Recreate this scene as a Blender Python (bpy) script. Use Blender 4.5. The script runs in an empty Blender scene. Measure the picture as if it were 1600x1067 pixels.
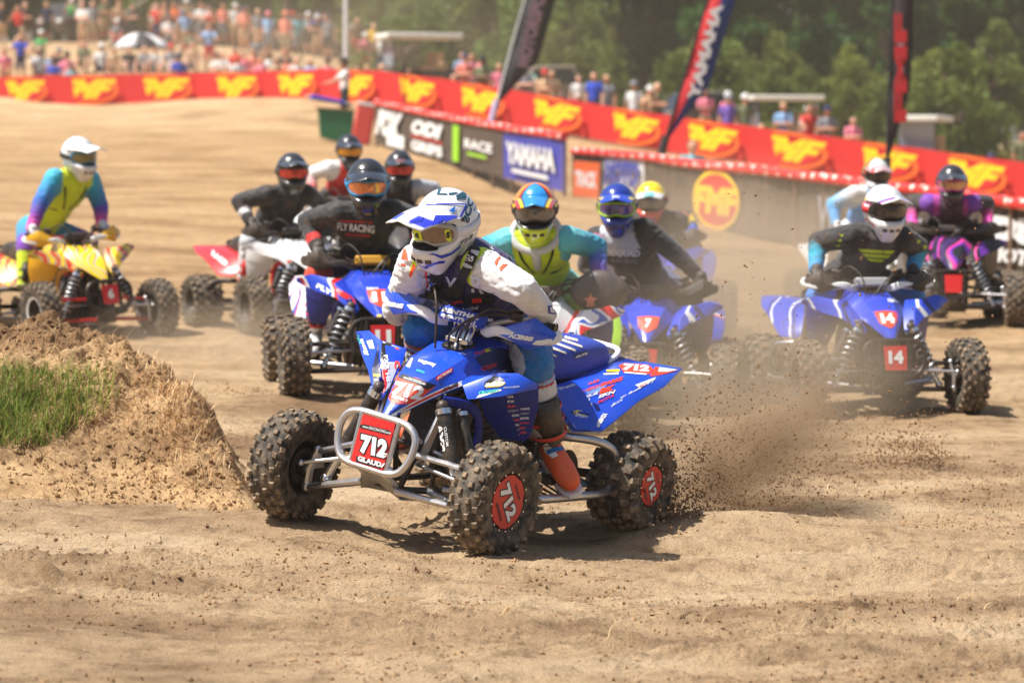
import bpy, bmesh, math, random
import numpy as np
from mathutils import Vector, Matrix, noise
from mathutils.bvhtree import BVHTree

random.seed(7)
RNG = np.random.default_rng(7)
scene = bpy.context.scene
COL = scene.collection

# ------------------------------------------------------------------ camera
F, CX, CY, CAMH = 4380.0, 800.0, 533.5, 1.7
PITCH = math.atan(278.5 / 4380.0)
cam_data = bpy.data.cameras.new('camera')
cam = bpy.data.objects.new('camera', cam_data)
COL.objects.link(cam)
cam.location = (0, 0, CAMH)
cam.rotation_euler = (math.pi / 2 - PITCH, 0, 0)
cam_data.sensor_width = 36.0
cam_data.lens = 36.0 * F / 1600.0
cam_data.clip_start = 0.5
cam_data.clip_end = 3000
cam_data.dof.use_dof = True
cam_data.dof.focus_distance = 12.35
cam_data.dof.aperture_fstop = 2.9
scene.camera = cam

# ------------------------------------------------------------------ world and sun
SUN_EL, SUN_AZ = math.radians(62), math.atan2(-0.24, -0.93)      # azimuth of the sun seen from the scene (x, y)
to_sun = Vector((math.cos(SUN_EL) * math.cos(SUN_AZ), math.cos(SUN_EL) * math.sin(SUN_AZ), math.sin(SUN_EL)))
world = bpy.data.worlds.new('World')
scene.world = world
world.use_nodes = True
wn = world.node_tree
bg = wn.nodes['Background']
sky = wn.nodes.new('ShaderNodeTexSky')
sky.sky_type = 'NISHITA'
sky.sun_disc = False
sky.sun_elevation = SUN_EL
sky.sun_rotation = math.pi / 2 - SUN_AZ
sky.air_density = 1.0
sky.dust_density = 2.5
wn.links.new(sky.outputs[0], bg.inputs[0])
bg.inputs[1].default_value = 0.085
sun_data = bpy.data.lights.new('sun', 'SUN')
sun_data.energy = 5.0
sun_data.angle = math.radians(0.55)
sun_data.color = (1.0, 0.97, 0.92)
sun = bpy.data.objects.new('sun', sun_data)
COL.objects.link(sun)
sun.rotation_euler = to_sun.to_track_quat('Z', 'Y').to_euler()
scene.view_settings.view_transform = 'Standard'
scene.view_settings.look = 'None'
scene.view_settings.gamma = 1
scene.view_settings.use_curve_mapping = False
scene.view_settings.exposure = 0.60
scene.render.engine = 'CYCLES'
cy = scene.cycles
cy.use_denoising = True
cy.max_bounces = 6
cy.diffuse_bounces = 3
cy.glossy_bounces = 3
cy.transmission_bounces = 4
cy.transparent_max_bounces = 8
cy.volume_bounces = 1
cy.caustics_reflective = False
cy.caustics_refractive = False
cy.sample_clamp_indirect = 6

# ------------------------------------------------------------------ pixel -> world helpers
_fw = np.array([0, math.cos(PITCH), -math.sin(PITCH)])
_up = np.array([0, math.sin(PITCH), math.cos(PITCH)])
_rt = np.array([1.0, 0, 0])
_c = np.array([0, 0, CAMH])
def ray(px, py):
    return _fw + _rt * (px - CX) / F - _up * (py - CY) / F
def at(px, py, D):
    return _c + ray(px, py) * D
def srgb(r, g, b):
    def c(v):
        v /= 255.0
        return v / 12.92 if v <= 0.04045 else ((v + 0.055) / 1.055) ** 2.4
    return (c(r), c(g), c(b))
def frame(loc, yaw, roll=0, pitch=0):
    m = Matrix.Rotation(yaw, 4, 'Z') @ Matrix.Rotation(pitch, 4, 'Y') @ Matrix.Rotation(roll, 4, 'X')
    m.translation = Vector(loc)
    return m
def px_local(M, px, py, ax, val):
    """point of the pixel's sight line where local coordinate ax equals val, in the frame M"""
    R = np.array(M.to_3x3()); t = np.array(M.translation)
    o = R.T @ (_c - t); d = R.T @ ray(px, py)
    return Vector(o + d * (val - o[ax]) / d[ax])

# ------------------------------------------------------------------ materials
MATS = {}
def nodes_of(m):
    m.use_nodes = True
    nt = m.node_tree
    return nt, nt.nodes['Principled BSDF'], nt.links
def N(nt, t, **kw):
    n = nt.nodes.new(t)
    for k, v in kw.items():
        setattr(n, k, v)
    return n
def noise_tex(nt, scale, detail=4, rough=0.55, coord='Object', vec=None):
    n = N(nt, 'ShaderNodeTexNoise')
    n.inputs['Scale'].default_value = scale
    n.inputs['Detail'].default_value = detail
    n.inputs['Roughness'].default_value = rough
    if vec is None:
        tc = N(nt, 'ShaderNodeTexCoord')
        vec = tc.outputs[coord]
    nt.links.new(vec, n.inputs['Vector'])
    return n
def ramp(nt, src, stops):
    r = N(nt, 'ShaderNodeValToRGB')
    el = r.color_ramp.elements
    while len(el) < len(stops):
        el.new(0.5)
    for e, (p, c) in zip(el, stops):
        e.position = p
        e.color = (*c, 1) if len(c) == 3 else c
    nt.links.new(src, r.inputs[0])
    return r
def bump(nt, bsdf, src, strength, dist=0.01):
    b = N(nt, 'ShaderNodeBump')
    b.inputs['Strength'].default_value = strength
    b.inputs['Distance'].default_value = dist
    nt.links.new(src, b.inputs['Height'])
    nt.links.new(b.outputs[0], bsdf.inputs['Normal'])
DUST = srgb(176, 140, 100)
def mat(name, col, rough=0.5, metal=0.0, dust=0.0, bmp=0.0, bscale=60, coat=0.0, var=0.0, spec=0.5):
    """plain procedural paint / plastic / metal with optional dust speckle, colour variation and bump"""
    if name in MATS:
        return MATS[name]
    m = bpy.data.materials.new(name)
    nt, b, L = nodes_of(m)
    b.inputs['Roughness'].default_value = rough
    b.inputs['Metallic'].default_value = metal
    b.inputs['Coat Weight'].default_value = coat
    b.inputs['Coat Roughness'].default_value = 0.12
    b.inputs['Specular IOR Level'].default_value = spec
    b.inputs['Base Color'].default_value = (*col, 1)
    m.diffuse_color = (*col, 1)
    if dust or var:
        n1 = noise_tex(nt, 9, 6, 0.65)
        r1 = ramp(nt, n1.outputs[0], [(0.42, (0, 0, 0)), (0.75, (1, 1, 1))])
        n2 = noise_tex(nt, 90, 3, 0.7)
        r2 = ramp(nt, n2.outputs[0], [(0.50, (0, 0, 0)), (0.68, (1, 1, 1))])
        ad = N(nt, 'ShaderNodeMath', operation='ADD')
        L.new(r1.outputs[0], ad.inputs[0]); L.new(r2.outputs[0], ad.inputs[1])
        mu = N(nt, 'ShaderNodeMath', operation='MULTIPLY', use_clamp=True)
        L.new(ad.outputs[0], mu.inputs[0]); mu.inputs[1].default_value = dust or var
        mx = N(nt, 'ShaderNodeMixRGB')
        mx.inputs[1].default_value = (*col, 1)
        mx.inputs[2].default_value = (*(DUST if dust else tuple(c * 0.55 for c in col)), 1)
        L.new(mu.outputs[0], mx.inputs[0]); L.new(mx.outputs[0], b.inputs['Base Color'])
        if dust:
            mr = N(nt, 'ShaderNodeMapRange')
            mr.inputs['To Min'].default_value = rough; mr.inputs['To Max'].default_value = 0.9
            L.new(mu.outputs[0], mr.inputs['Value']); L.new(mr.outputs[0], b.inputs['Roughness'])
    if bmp:
        nb = noise_tex(nt, bscale, 4, 0.6)
        bump(nt, b, nb.outputs[0], bmp, 0.01)
    MATS[name] = m
    return m
def attr_mat(name, rough=0.6, coat=0.0, bmp=0.0, bscale=80, dust=0.0, sheen=0.0):
    """colour comes from the mesh's own colour attribute (print on cloth, helmet paint)"""
    if name in MATS:
        return MATS[name]
    m = bpy.data.materials.new(name)
    nt, b, L = nodes_of(m)
    a = N(nt, 'ShaderNodeAttribute', attribute_name='Col')
    src = a.outputs['Color']
    if dust:
        n1 = noise_tex(nt, 14, 6, 0.7)
        r1 = ramp(nt, n1.outputs[0], [(0.45, (0, 0, 0)), (0.8, (dust, dust, dust))])
        mx = N(nt, 'ShaderNodeMixRGB')
        mx.inputs[2].default_value = (*DUST, 1)
        L.new(r1.outputs[0], mx.inputs[0]); L.new(src, mx.inputs[1])
        src = mx.outputs[0]
    L.new(src, b.inputs['Base Color'])
    b.inputs['Roughness'].default_value = rough
    b.inputs['Coat Weight'].default_value = coat
    b.inputs['Coat Roughness'].default_value = 0.08
    b.inputs['Sheen Weight'].default_value = sheen
    if bmp:
        nb = noise_tex(nt, bscale, 4, 0.6)
        bump(nt, b, nb.outputs[0], bmp, 0.01)
    MATS[name] = m
    return m

# ------------------------------------------------------------------ mesh builder
def V(*a):
    return Vector(a[0]) if len(a) == 1 else Vector(a)
def smooth_path(pts, k=6, closed=False):
    pts = [Vector(p) for p in pts]
    n = len(pts); out = []
    rng = range(n) if closed else range(n - 1)
    for i in rng:
        if closed:
            p0, p1, p2, p3 = pts[i - 1], pts[i], pts[(i + 1) % n], pts[(i + 2) % n]
        else:
            p0, p1, p2, p3 = pts[max(i - 1, 0)], pts[i], pts[i + 1], pts[min(i + 2, n - 1)]
        for j in range(k):
            t = j / k
            out.append(0.5 * ((2 * p1) + (p2 - p0) * t + (2 * p0 - 5 * p1 + 4 * p2 - p3) * t * t + (3 * p1 - p0 - 3 * p2 + p3) * t ** 3))
    if not closed:
        out.append(pts[-1])
    return out
def round_path(pts, r, k=4, closed=False):
    """polyline with its corners rounded by fillets of about radius r"""
    pts = [Vector(p) for p in pts]; n = len(pts); out = []
    for i, p in enumerate(pts):
        if not closed and i in (0, n - 1):
            out.append(p); continue
        a, b = pts[i - 1], pts[(i + 1) % n]
        da, db = (a - p), (b - p)
        ra = min(r, da.length * 0.45); rb = min(r, db.length * 0.45)
        s, e = p + da.normalized() * ra, p + db.normalized() * rb
        for j in range(k + 1):
            t = j / k
            out.append((1 - t) ** 2 * s + 2 * t * (1 - t) * p + t * t * e)
    return out
class MB:
    def __init__(self):
        self.v = []; self.f = []; self.m = []
    def add(self, vs, fs, mi=0):
        o = len(self.v)
        self.v.extend([tuple(p) for p in vs])
        self.f.extend([tuple(i + o for i in f) for f in fs])
        self.m.extend([mi] * len(fs))
        return self
    def box(self, c, s, R=None, mi=0, taper=1.0):
        c = Vector(c); vs = []
        for z in (-1, 1):
            k = taper if z > 0 else 1.0
            for x, y in ((-1, -1), (1, -1), (1, 1), (-1, 1)):
                p = Vector((x * s[0] / 2 * k, y * s[1] / 2 * k, z * s[2] / 2))
                vs.append(c + (R @ p if R else p))
        return self.add(vs, [(3, 2, 1, 0), (4, 5, 6, 7), (0, 1, 5, 4), (1, 2, 6, 5), (2, 3, 7, 6), (3, 0, 4, 7)], mi)
    def tube(self, path, r, n=8, closed=False, mi=0, flat=1.0):
        P = [Vector(p) for p in path]; k = len(P)
        rs = r if isinstance(r, (list, tuple)) else [r] * k
        T = []
        for i in range(k):
            a = P[i - 1] if (i or closed) else P[0]
            b = P[(i + 1) % k] if (i < k - 1 or closed) else P[-1]
            d = b - a
            T.append(d.normalized() if d.length > 1e-9 else Vector((0, 0, 1)))
        ref = Vector((0, 0, 1)) if abs(T[0].z) < 0.9 else Vector((1, 0, 0))
        u = (ref - T[0] * ref.dot(T[0])).normalized()
        vs = []
        for i in range(k):
            u = u - T[i] * u.dot(T[i])
            u = u.normalized() if u.length > 1e-6 else T[i].orthogonal().normalized()
            w = T[i].cross(u)
            for j in range(n):
                a = 2 * math.pi * j / n
                vs.append(P[i] + u * (math.cos(a) * rs[i]) + w * (math.sin(a) * rs[i] * flat))
        fs = []
        for i in range(k if closed else k - 1):
            i2 = (i + 1) % k
            for j in range(n):
                j2 = (j + 1) % n
                fs.append((i * n + j, i * n + j2, i2 * n + j2, i2 * n + j))
        if not closed:
            fs.append(tuple(reversed(range(n))))
            fs.append(tuple(range((k - 1) * n, k * n)))
        return self.add(vs, fs, mi)
    def cyl(self, a, b, r0, r1=None, n=12, mi=0):
        return self.tube([a, b], [r0, r0 if r1 is None else r1], n, mi=mi)
    def capsule(self, a, b, r0, r1, n=12, k=4, mi=0, sq=None):
        a, b = Vector(a), Vector(b)
        d = (b - a); L = d.length
        d = d.normalized() if L > 1e-6 else Vector((0, 0, 1))
        path, rad = [], []
        for i in range(k + 1):
            t = (i / k) * math.pi / 2
            path.append(a - d * (r0 * math.cos(t))); rad.append(max(r0 * math.sin(t), 1e-4))
        for i in range(k + 1):
            t = (i / k) * math.pi / 2
            path.append(b + d * (r1 * math.sin(t))); rad.append(max(r1 * math.cos(t), 1e-4))
        return self.tube(path, rad, n, mi=mi)
    def ellipsoid(self, c, rad, R=None, nu=16, nv=10, mi=0):
        c = Vector(c); vs = []
        for i in range(nv + 1):
            th = math.pi * i / nv
            for j in range(nu):
                ph = 2 * math.pi * j / nu
                p = Vector((rad[0] * math.sin(th) * math.cos(ph), rad[1] * math.sin(th) * math.sin(ph), rad[2] * math.cos(th)))
                vs.append(c + (R @ p if R else p))
        fs = []
        for i in range(nv):
            for j in range(nu):
                j2 = (j + 1) % nu
                fs.append((i * nu + j, (i + 1) * nu + j, (i + 1) * nu + j2, i * nu + j2))
        return self.add(vs, fs, mi)
    def lathe(self, prof, n=32, axis='y', mi=0, c=(0, 0, 0), close=True):
        """prof: (radius, along) pairs; revolved about the local axis through c"""
        c = Vector(c); vs = []
        for j in range(n):
            a = 2 * math.pi * j / n
            for r, y in prof:
                if axis == 'y':
                    p = Vector((r * math.cos(a), y, r * math.sin(a)))
                elif axis == 'z':
                    p = Vector((r * math.cos(a), r * math.sin(a), y))
                else:
                    p = Vector((y, r * math.cos(a), r * math.sin(a)))
                vs.append(c + p)
        k = len(prof); fs = []
        for j in range(n):
            j2 = (j + 1) % n
            for i in range(k - 1 if not close else k):
                i2 = (i + 1) % k
                fs.append((j * k + i, j2 * k + i, j2 * k + i2, j * k + i2))
        return self.add(vs, fs, mi)
    def loft(self, rings, mi=0, caps=True, closed=True):
        n = len(rings[0]); vs = [p for r in rings for p in r]; fs = []
        for i in range(len(rings) - 1):
            for j in range(n if closed else n - 1):
                j2 = (j + 1) % n
                fs.append((i * n + j, i * n + j2, (i + 1) * n + j2, (i + 1) * n + j))
        if caps and closed:
            fs.append(tuple(reversed(range(n))))
            fs.append(tuple(range((len(rings) - 1) * n, len(rings) * n)))
        return self.add(vs, fs, mi)
    def plate(self, poly, th, mi=0):
        P = [Vector(p) for p in poly]; n = len(P)
        nr = Vector((0, 0, 0))
        for i in range(n):
            a, b = P[i], P[(i + 1) % n]
            nr += Vector(((a.y - b.y) * (a.z + b.z), (a.z - b.z) * (a.x + b.x), (a.x - b.x) * (a.y + b.y)))
        nr.normalize()
        vs = [p + nr * th / 2 for p in P] + [p - nr * th / 2 for p in P]
        fs = [tuple(range(n)), tuple(reversed(range(n, 2 * n)))]
        for i in range(n):
            j = (i + 1) % n
            fs.append((j, i, n + i, n + j))
        return self.add(vs, fs, mi)
    def mesh(self, name):
        me = bpy.data.meshes.new(name)
        me.from_pydata(self.v, [], self.f)
        me.polygons.foreach_set('material_index', self.m)
        me.update()
        return me
    def build(self, name, mats, parent=None, smooth=True, angle=35, bevel=0, solid=0, sub=0, fix=True, M=None):
        me = self.mesh(name)
        if fix:
            bm = bmesh.new(); bm.from_mesh(me)
            bmesh.ops.recalc_face_normals(bm, faces=bm.faces)
            bm.to_mesh(me); bm.free()
        return obj(name, me, mats, parent, smooth, angle, bevel, solid, sub, M)
def obj(name, me, mats, parent=None, smooth=True, angle=35, bevel=0, solid=0, sub=0, M=None):
    if mats is not None:
        for m in (mats if isinstance(mats, (list, tuple)) else [mats]):
            me.materials.append(m)
    if smooth:
        me.polygons.foreach_set('use_smooth', [True] * len(me.polygons))
        if angle < 180:
            me.set_sharp_from_angle(angle=math.radians(angle))
    o = bpy.data.objects.new(name, me)
    COL.objects.link(o)
    if parent is not None:
        o.parent = parent
    if M is not None:
        o.matrix_local = M
    if solid:
        s = o.modifiers.new('thick', 'SOLIDIFY'); s.thickness = solid; s.offset = 0
    if bevel:
        b = o.modifiers.new('edge', 'BEVEL'); b.width = bevel; b.segments = 2; b.limit_method = 'ANGLE'; b.angle_limit = math.radians(30)
    if sub:
        s = o.modifiers.new('sub', 'SUBSURF'); s.levels = sub; s.render_levels = sub
    return o
def empty(name, M, label=None, cat=None, group=None, parent=None):
    o = bpy.data.objects.new(name, None)
    COL.objects.link(o)
    o.empty_display_size = 0.2
    o.parent = parent
    o.matrix_local = M if isinstance(M, Matrix) else Matrix.Translation(Vector(M))
    return tag(o, label, cat, group)
def tag(o, label=None, cat=None, group=None, kind=None):
    if label: o['label'] = label
    if cat: o['category'] = cat
    if group: o['group'] = group
    if kind: o['kind'] = kind
    return o
def mirror(pts):
    return [Vector((p[0], -p[1], p[2])) for p in pts]
_text_cache = {}
def text_geo(body, bold=0.02, shear=0.0, spacing=1.0):
    """flat text as (verts 2d in a unit box, faces, aspect)"""
    key = (body, bold, shear, spacing)
    if key in _text_cache:
        return _text_cache[key]
    cu = bpy.data.curves.new('lettering', 'FONT')
    cu.body = body; cu.offset = bold; cu.shear = shear; cu.space_character = spacing
    cu.resolution_u = 3
    cu.fill_mode = 'FRONT'
    o = bpy.data.objects.new('lettering', cu)
    COL.objects.link(o)
    me = bpy.data.meshes.new_from_object(o.evaluated_get(bpy.context.evaluated_depsgraph_get()))
    vs = np.array([v.co[:2] for v in me.vertices])
    fs = [tuple(p.vertices) for p in me.polygons]
    bpy.data.objects.remove(o); bpy.data.curves.remove(cu); bpy.data.meshes.remove(me)
    lo, hi = vs.min(0), vs.max(0)
    asp = (hi[0] - lo[0]) / max(hi[1] - lo[1], 1e-6)
    vs = (vs - (lo + hi) / 2) / (hi - lo)
    _text_cache[key] = (vs, fs, asp)
    return _text_cache[key]
def text_plane(name, body, parent, M, width, height, material, bold=0.02, shear=0.0):
    """lettering lying in the local xy plane of M (x = reading direction)"""
    vs, fs, asp = text_geo(body, bold, shear)
    me = bpy.data.meshes.new(name)
    me.from_pydata([(x * width, y * height, 0) for x, y in vs], [], fs)
    return obj(name, me, material, parent, smooth=False, M=M)
# ------------------------------------------------------------------ noise in numpy
def _hash(ix, iy, seed):
    h = (ix * 374761393 + iy * 668265263 + seed * 974634777) & 0xFFFFFFFF
    h = ((h ^ (h >> 13)) * 1274126177) & 0xFFFFFFFF
    return ((h ^ (h >> 16)) & 0xFFFF) / 65535.0
def vnoise(x, y, seed=0):
    x0 = np.floor(x).astype(np.int64); y0 = np.floor(y).astype(np.int64)
    fx, fy = x - x0, y - y0
    fx = fx * fx * (3 - 2 * fx); fy = fy * fy * (3 - 2 * fy)
    a, b = _hash(x0, y0, seed), _hash(x0 + 1, y0, seed)
    c, d = _hash(x0, y0 + 1, seed), _hash(x0 + 1, y0 + 1, seed)
    return (a + (b - a) * fx) * (1 - fy) + (c + (d - c) * fx) * fy - 0.5
def fbm(x, y, octs=4, seed=0, gain=0.5):
    s = 0; a = 1.0
    for i in range(octs):
        cs, sn = math.cos(i * 1.3), math.sin(i * 1.3)
        s = s + a * vnoise((x * cs - y * sn) * 2 ** i, (x * sn + y * cs) * 2 ** i, seed + i * 17)
        a *= gain
    return s

# ------------------------------------------------------------------ terrain: thin-plate surface through points read off the photograph
def zpix(px, py, D):
    p = at(px, py, D); return (p[0], p[1], p[2])
def zpos(px, D, z):
    return ((px - CX) / F * D, D * 0.998, z)
LEAD_W = frame((-0.2046, 12.9033, 0.0237), -2.13982, -0.08055, -0.02760)     # plane of the leading quad's tyre contacts
LEAD_C = frame((-0.23870, 12.92234, 0.02943), math.radians(-122.68948), math.radians(-11.35250), math.radians(-1.60651))   # its sprung body
CTRL = []
for wx, wy in ((.64, .545), (.64, -.545), (-.63, .49), (-.63, -.49)):
    p = LEAD_W @ Vector((wx, wy, 0)); CTRL.append((p.x, p.y, p.z - 0.02))
CTRL += [zpix(*a) for a in [
    (1510, 648, 18.4), (1275, 652, 18.3), (460, 622, 17.8), (700, 625, 18.2), (250, 528, 23.7), (60, 512, 23.4), (1135, 650, 19.4),
    (395, 525, 23.4), (985, 682, 16.9), (1585, 512, 24.7), (300, 497, 24.6), (1180, 700, 16.2), (1550, 760, 14.8), (300, 660, 16.4),
    (100, 170, 93), (560, 163, 85), (760, 190, 82), (1000, 234, 78.5), (1200, 263, 75.5), (1500, 308, 71.5),
    (590, 228, 64), (690, 252, 58), (880, 302, 47), (900, 322, 50), (1160, 366, 42), (1600, 440, 36), (1350, 400, 39)]]
CTRL += [zpos(*a) for a in [
    (100, 9, .0), (800, 9, -.03), (1500, 9, .0), (0, 6, 0), (1600, 6, 0), (800, 3, 0), (-500, 12, .15), (2100, 14, -.05), (1550, 12, -.03), (200, 11.5, .06),
    (100, 45, 1.15), (-300, 45, 1.4), (0, 65, 1.95), (420, 42, 1.0), (500, 55, 1.6), (-600, 24, .5), (2100, 26, .1), (2200, 45, .0), (1000, 30, .3), (1300, 28, .15),
    (100, 97, 4.6), (100, 110, 6.2), (100, 126, 6.9), (100, 160, 7.6), (-500, 90, 4), (-500, 125, 7), (300, 118, 6.7), (450, 93, 4.2), (450, 105, 5.5), (450, 125, 6.2),
    (650, 87, 3.55), (650, 106, 5.0), (850, 87, 2.95), (850, 102, 3.2), (1200, 81, 1.85), (1200, 94, 1.9), (1500, 76, 1.0), (1500, 92, 1.1), (2100, 70, .5), (2100, 100, .8),
    (1500, 200, 1.6), (850, 200, 4.0), (100, 250, 8.5), (1500, 420, 3), (100, 420, 9), (-900, 300, 8), (2600, 300, 2)]]
CTRL = np.array(CTRL)
def _sc(xy):                       # compress depth so that far points do not stretch the surface
    xy = np.asarray(xy, float)
    y = np.maximum(xy[..., 1], 1.0)
    return np.stack([xy[..., 0] / y * 6.0, np.log(y) * 6.0], -1)
def _tps_k(r2):
    return np.where(r2 > 1e-12, 0.5 * r2 * np.log(np.maximum(r2, 1e-12)), 0)
_S = _sc(CTRL[:, :2]); _n = len(_S)
_K = _tps_k(((_S[:, None] - _S[None]) ** 2).sum(-1)) + np.eye(_n) * 0.03
_Pm = np.concatenate([np.ones((_n, 1)), _S], 1)
_A = np.zeros((_n + 3, _n + 3)); _A[:_n, :_n] = _K; _A[:_n, _n:] = _Pm; _A[_n:, :_n] = _Pm.T
_W = np.linalg.solve(_A, np.concatenate([CTRL[:, 2], np.zeros(3)]))
def terrain(x, y):
    x = np.asarray(x, float); y = np.asarray(y, float)
    shp = np.broadcast(x, y).shape
    q = _sc(np.stack([np.broadcast_to(x, shp).ravel(), np.broadcast_to(y, shp).ravel()], -1))
    out = np.empty(len(q))
    for i in range(0, len(q), 40000):
        s = q[i:i + 40000]
        out[i:i + 40000] = _tps_k(((s[:, None] - _S[None]) ** 2).sum(-1)) @ _W[:_n] + _W[_n] + s @ _W[_n + 1:]
    return out.reshape(shp)
def relief(x, y):
    """loose tilled soil: ruts, lumps and clods, fading with distance"""
    near = np.clip((40 - y) / 28, 0, 1)
    wx = x + 0.35 * fbm(x * .7, y * .7, 2, 90)
    ph = (y - x * 0.16 - 0.035 * x * x + 0.5 * fbm(x * .3, y * .35, 2, 5)) * 6.0
    rut = np.sin(ph) * 0.018 + np.sin(ph * 3.3 + 2 * fbm(x * .5, y * .9, 2, 7)) * 0.007
    lump = fbm(wx * 1.6, y * 2.4, 4, 11) * 0.06
    churn = np.clip(0.55 + 1.6 * fbm(x * 0.55, y * 0.8, 3, 33), 0.12, 1.4)
    n = fbm(x * 6.5, y * 15, 4, 21, 0.65)
    clod = np.maximum(n - 0.14, 0) * 0.05 * churn
    n2 = fbm(x * 17, y * 30, 3, 46, 0.6)
    clod = clod + np.maximum(n2 - 0.08, 0) * 0.018 * (0.15 + 0.9 * churn)
    fine = fbm(x * 70, y * 50, 2, 44, 0.6) * 0.006 * (0.4 + 0.6 * churn)
    return (rut * churn * np.clip((27 - y) / 11, 0, 1) + lump * 0.8 + clod + fine) * (0.25 + 0.75 * near) - 0.02
def _g(x, y, cx, cy_, sx, sy, a, rot=0.0):
    c, s = math.cos(rot), math.sin(rot)
    u = (x - cx) * c + (y - cy_) * s; v = -(x - cx) * s + (y - cy_) * c
    return a * np.exp(-(u / sx) ** 2 - (v / sy) ** 2)
_wl = [LEAD_W @ Vector(q) for q in ((.64, .545, 0), (.64, -.545, 0), (-.63, .49, 0), (-.63, -.49, 0))]
def local_shape(x, y):
    z = 0 * x
    fl, fr, rl, rr = _wl
    z = z + _g(x, y, fl.x, fl.y, .30, .22, -.03) + _g(x, y, rl.x, rl.y, .34, .28, -.02)
    z = z + _g(x, y, rl.x + .55, rl.y + .1, .55, .28, .10, .2)              # soil thrown up behind the driven wheel
    z = z + _g(x, y, fr.x + .12, fr.y - .75, .55, .22, .07, -.15)           # low lip in front of the outer wheel
    z = z + _g(x, y, (fl.x + fr.x) / 2 + .15, fl.y - .15, .45, .25, -.05)   # hollow under the bumper
    z = z + _g(x, y, -1.2, 11.15, .9, .16, -.035, .05)                      # shallow dip that holds the puddle
    z = z + _g(x, y, 1.0, 11.9, 1.8, .3, .05, .1)
    for gx, gy in ((460, 17.8), (1510, 18.4), (1275, 18.3), (1135, 19.4)):
        z = z + _g(x, y, (gx - CX) / F * gy, gy, .25, .25, -.015)
    return z
def ground_z0(x, y):
    x = np.atleast_1d(np.asarray(x, float)); y = np.atleast_1d(np.asarray(y, float))
    return terrain(x, y) + local_shape(x, y)
# ---- where the pack stands, and the soil brought up to every tyre
SAG = .065
def place(px, py, D, wheel, a, roll=0.0, pitch=-1.0):
    yaw = -math.pi / 2 + math.radians(a); roll, pitch = math.radians(roll), math.radians(pitch)
    M = frame((0, 0, 0), yaw)
    w = {'FL': (.64, .545), 'FR': (.64, -.545)}[wheel]
    loc = Vector(at(px, py, D)) - M @ Vector((w[0], w[1], SAG))
    return frame(loc, yaw, roll, pitch), roll, pitch
def place_head(px, py, D, a, roll=0.0, pitch=-1.0):
    yaw = -math.pi / 2 + math.radians(a)
    p = Vector(at(px, py, D)); o = frame((0, 0, 0), yaw) @ Vector((.36, 0, 0))
    loc = p - o; loc.z = float(ground_z0(loc.x, loc.y)[0]) - SAG
    return frame(loc, yaw, math.radians(roll), math.radians(pitch)), math.radians(roll), math.radians(pitch)
def wz(roll, pitch):
    return [SAG + (.254 if x > 0 else .235) + x * math.sin(pitch) - y_ * math.sin(roll) for x, y_ in ((.638, .545), (.638, -.545), (-.632, .49), (-.632, -.49))]
PL = {
    'n11': place(460, 622, 17.8, 'FR', 10),
    'n14': place(1510, 648, 18.4, 'FL', 10),
    'n7': place(1135, 650, 19.4, 'FL', -8),
    'muff': place(985, 682, 16.9, 'FL', -4),
    'n6': place(250, 528, 23.7, 'FL', 37, roll=3),
    'red': place(395, 525, 23.4, 'FR', 28),
    'h4': place_head(545, 236, 29.5, 14),
    'h6': place_head(624, 262, 26.2, 5),
    'h9': place_head(1017, 313, 23.6, -10),
    'h11': place_head(1369, 272, 28.0, 10),
    'pink': place(1585, 512, 24.7, 'FL', -6),
}
_ct = [(p.x, p.y, p.z) for p in _wl]
for M_, r_, p_ in PL.values():
    for (x_, y_), z_ in zip(((.638, .545), (.638, -.545), (-.632, .49), (-.632, -.49)), wz(r_, p_)):
        q_ = M_ @ Vector((x_, y_, z_ - (.254 if x_ > 0 else .235))); _ct.append((q_.x, q_.y, q_.z))
_ct = np.array(_ct)
_tgt = _ct[:, 2] + .018 - ground_z0(_ct[:, 0], _ct[:, 1]) - relief(_ct[:, 0], _ct[:, 1])
_sig = np.where(np.arange(len(_ct)) < 4, .30, .42)
_Kc = np.exp(-((_ct[:, None, :2] - _ct[None, :, :2]) ** 2).sum(-1) / _sig[None] ** 2)
_wc = np.linalg.solve(_Kc + np.eye(len(_ct)) * .01, _tgt)
def ground_z(x, y):
    x = np.atleast_1d(np.asarray(x, float)); y = np.atleast_1d(np.asarray(y, float))
    z = ground_z0(x, y)
    m = (y > 10) & (y < 33) & (np.abs(x) < 8)
    if m.any():
        xs, ys = x[m], y[m]; add = np.zeros(len(xs))
        for (cx, cy_, _), s_, w_ in zip(_ct, _sig, _wc):
            k = (np.abs(xs - cx) < 1.2) & (np.abs(ys - cy_) < 1.2)
            if k.any(): add[k] += w_ * np.exp(-((xs[k] - cx) ** 2 + (ys[k] - cy_) ** 2) / s_ ** 2)
        z[m] = z[m] + add
    return z

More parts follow.
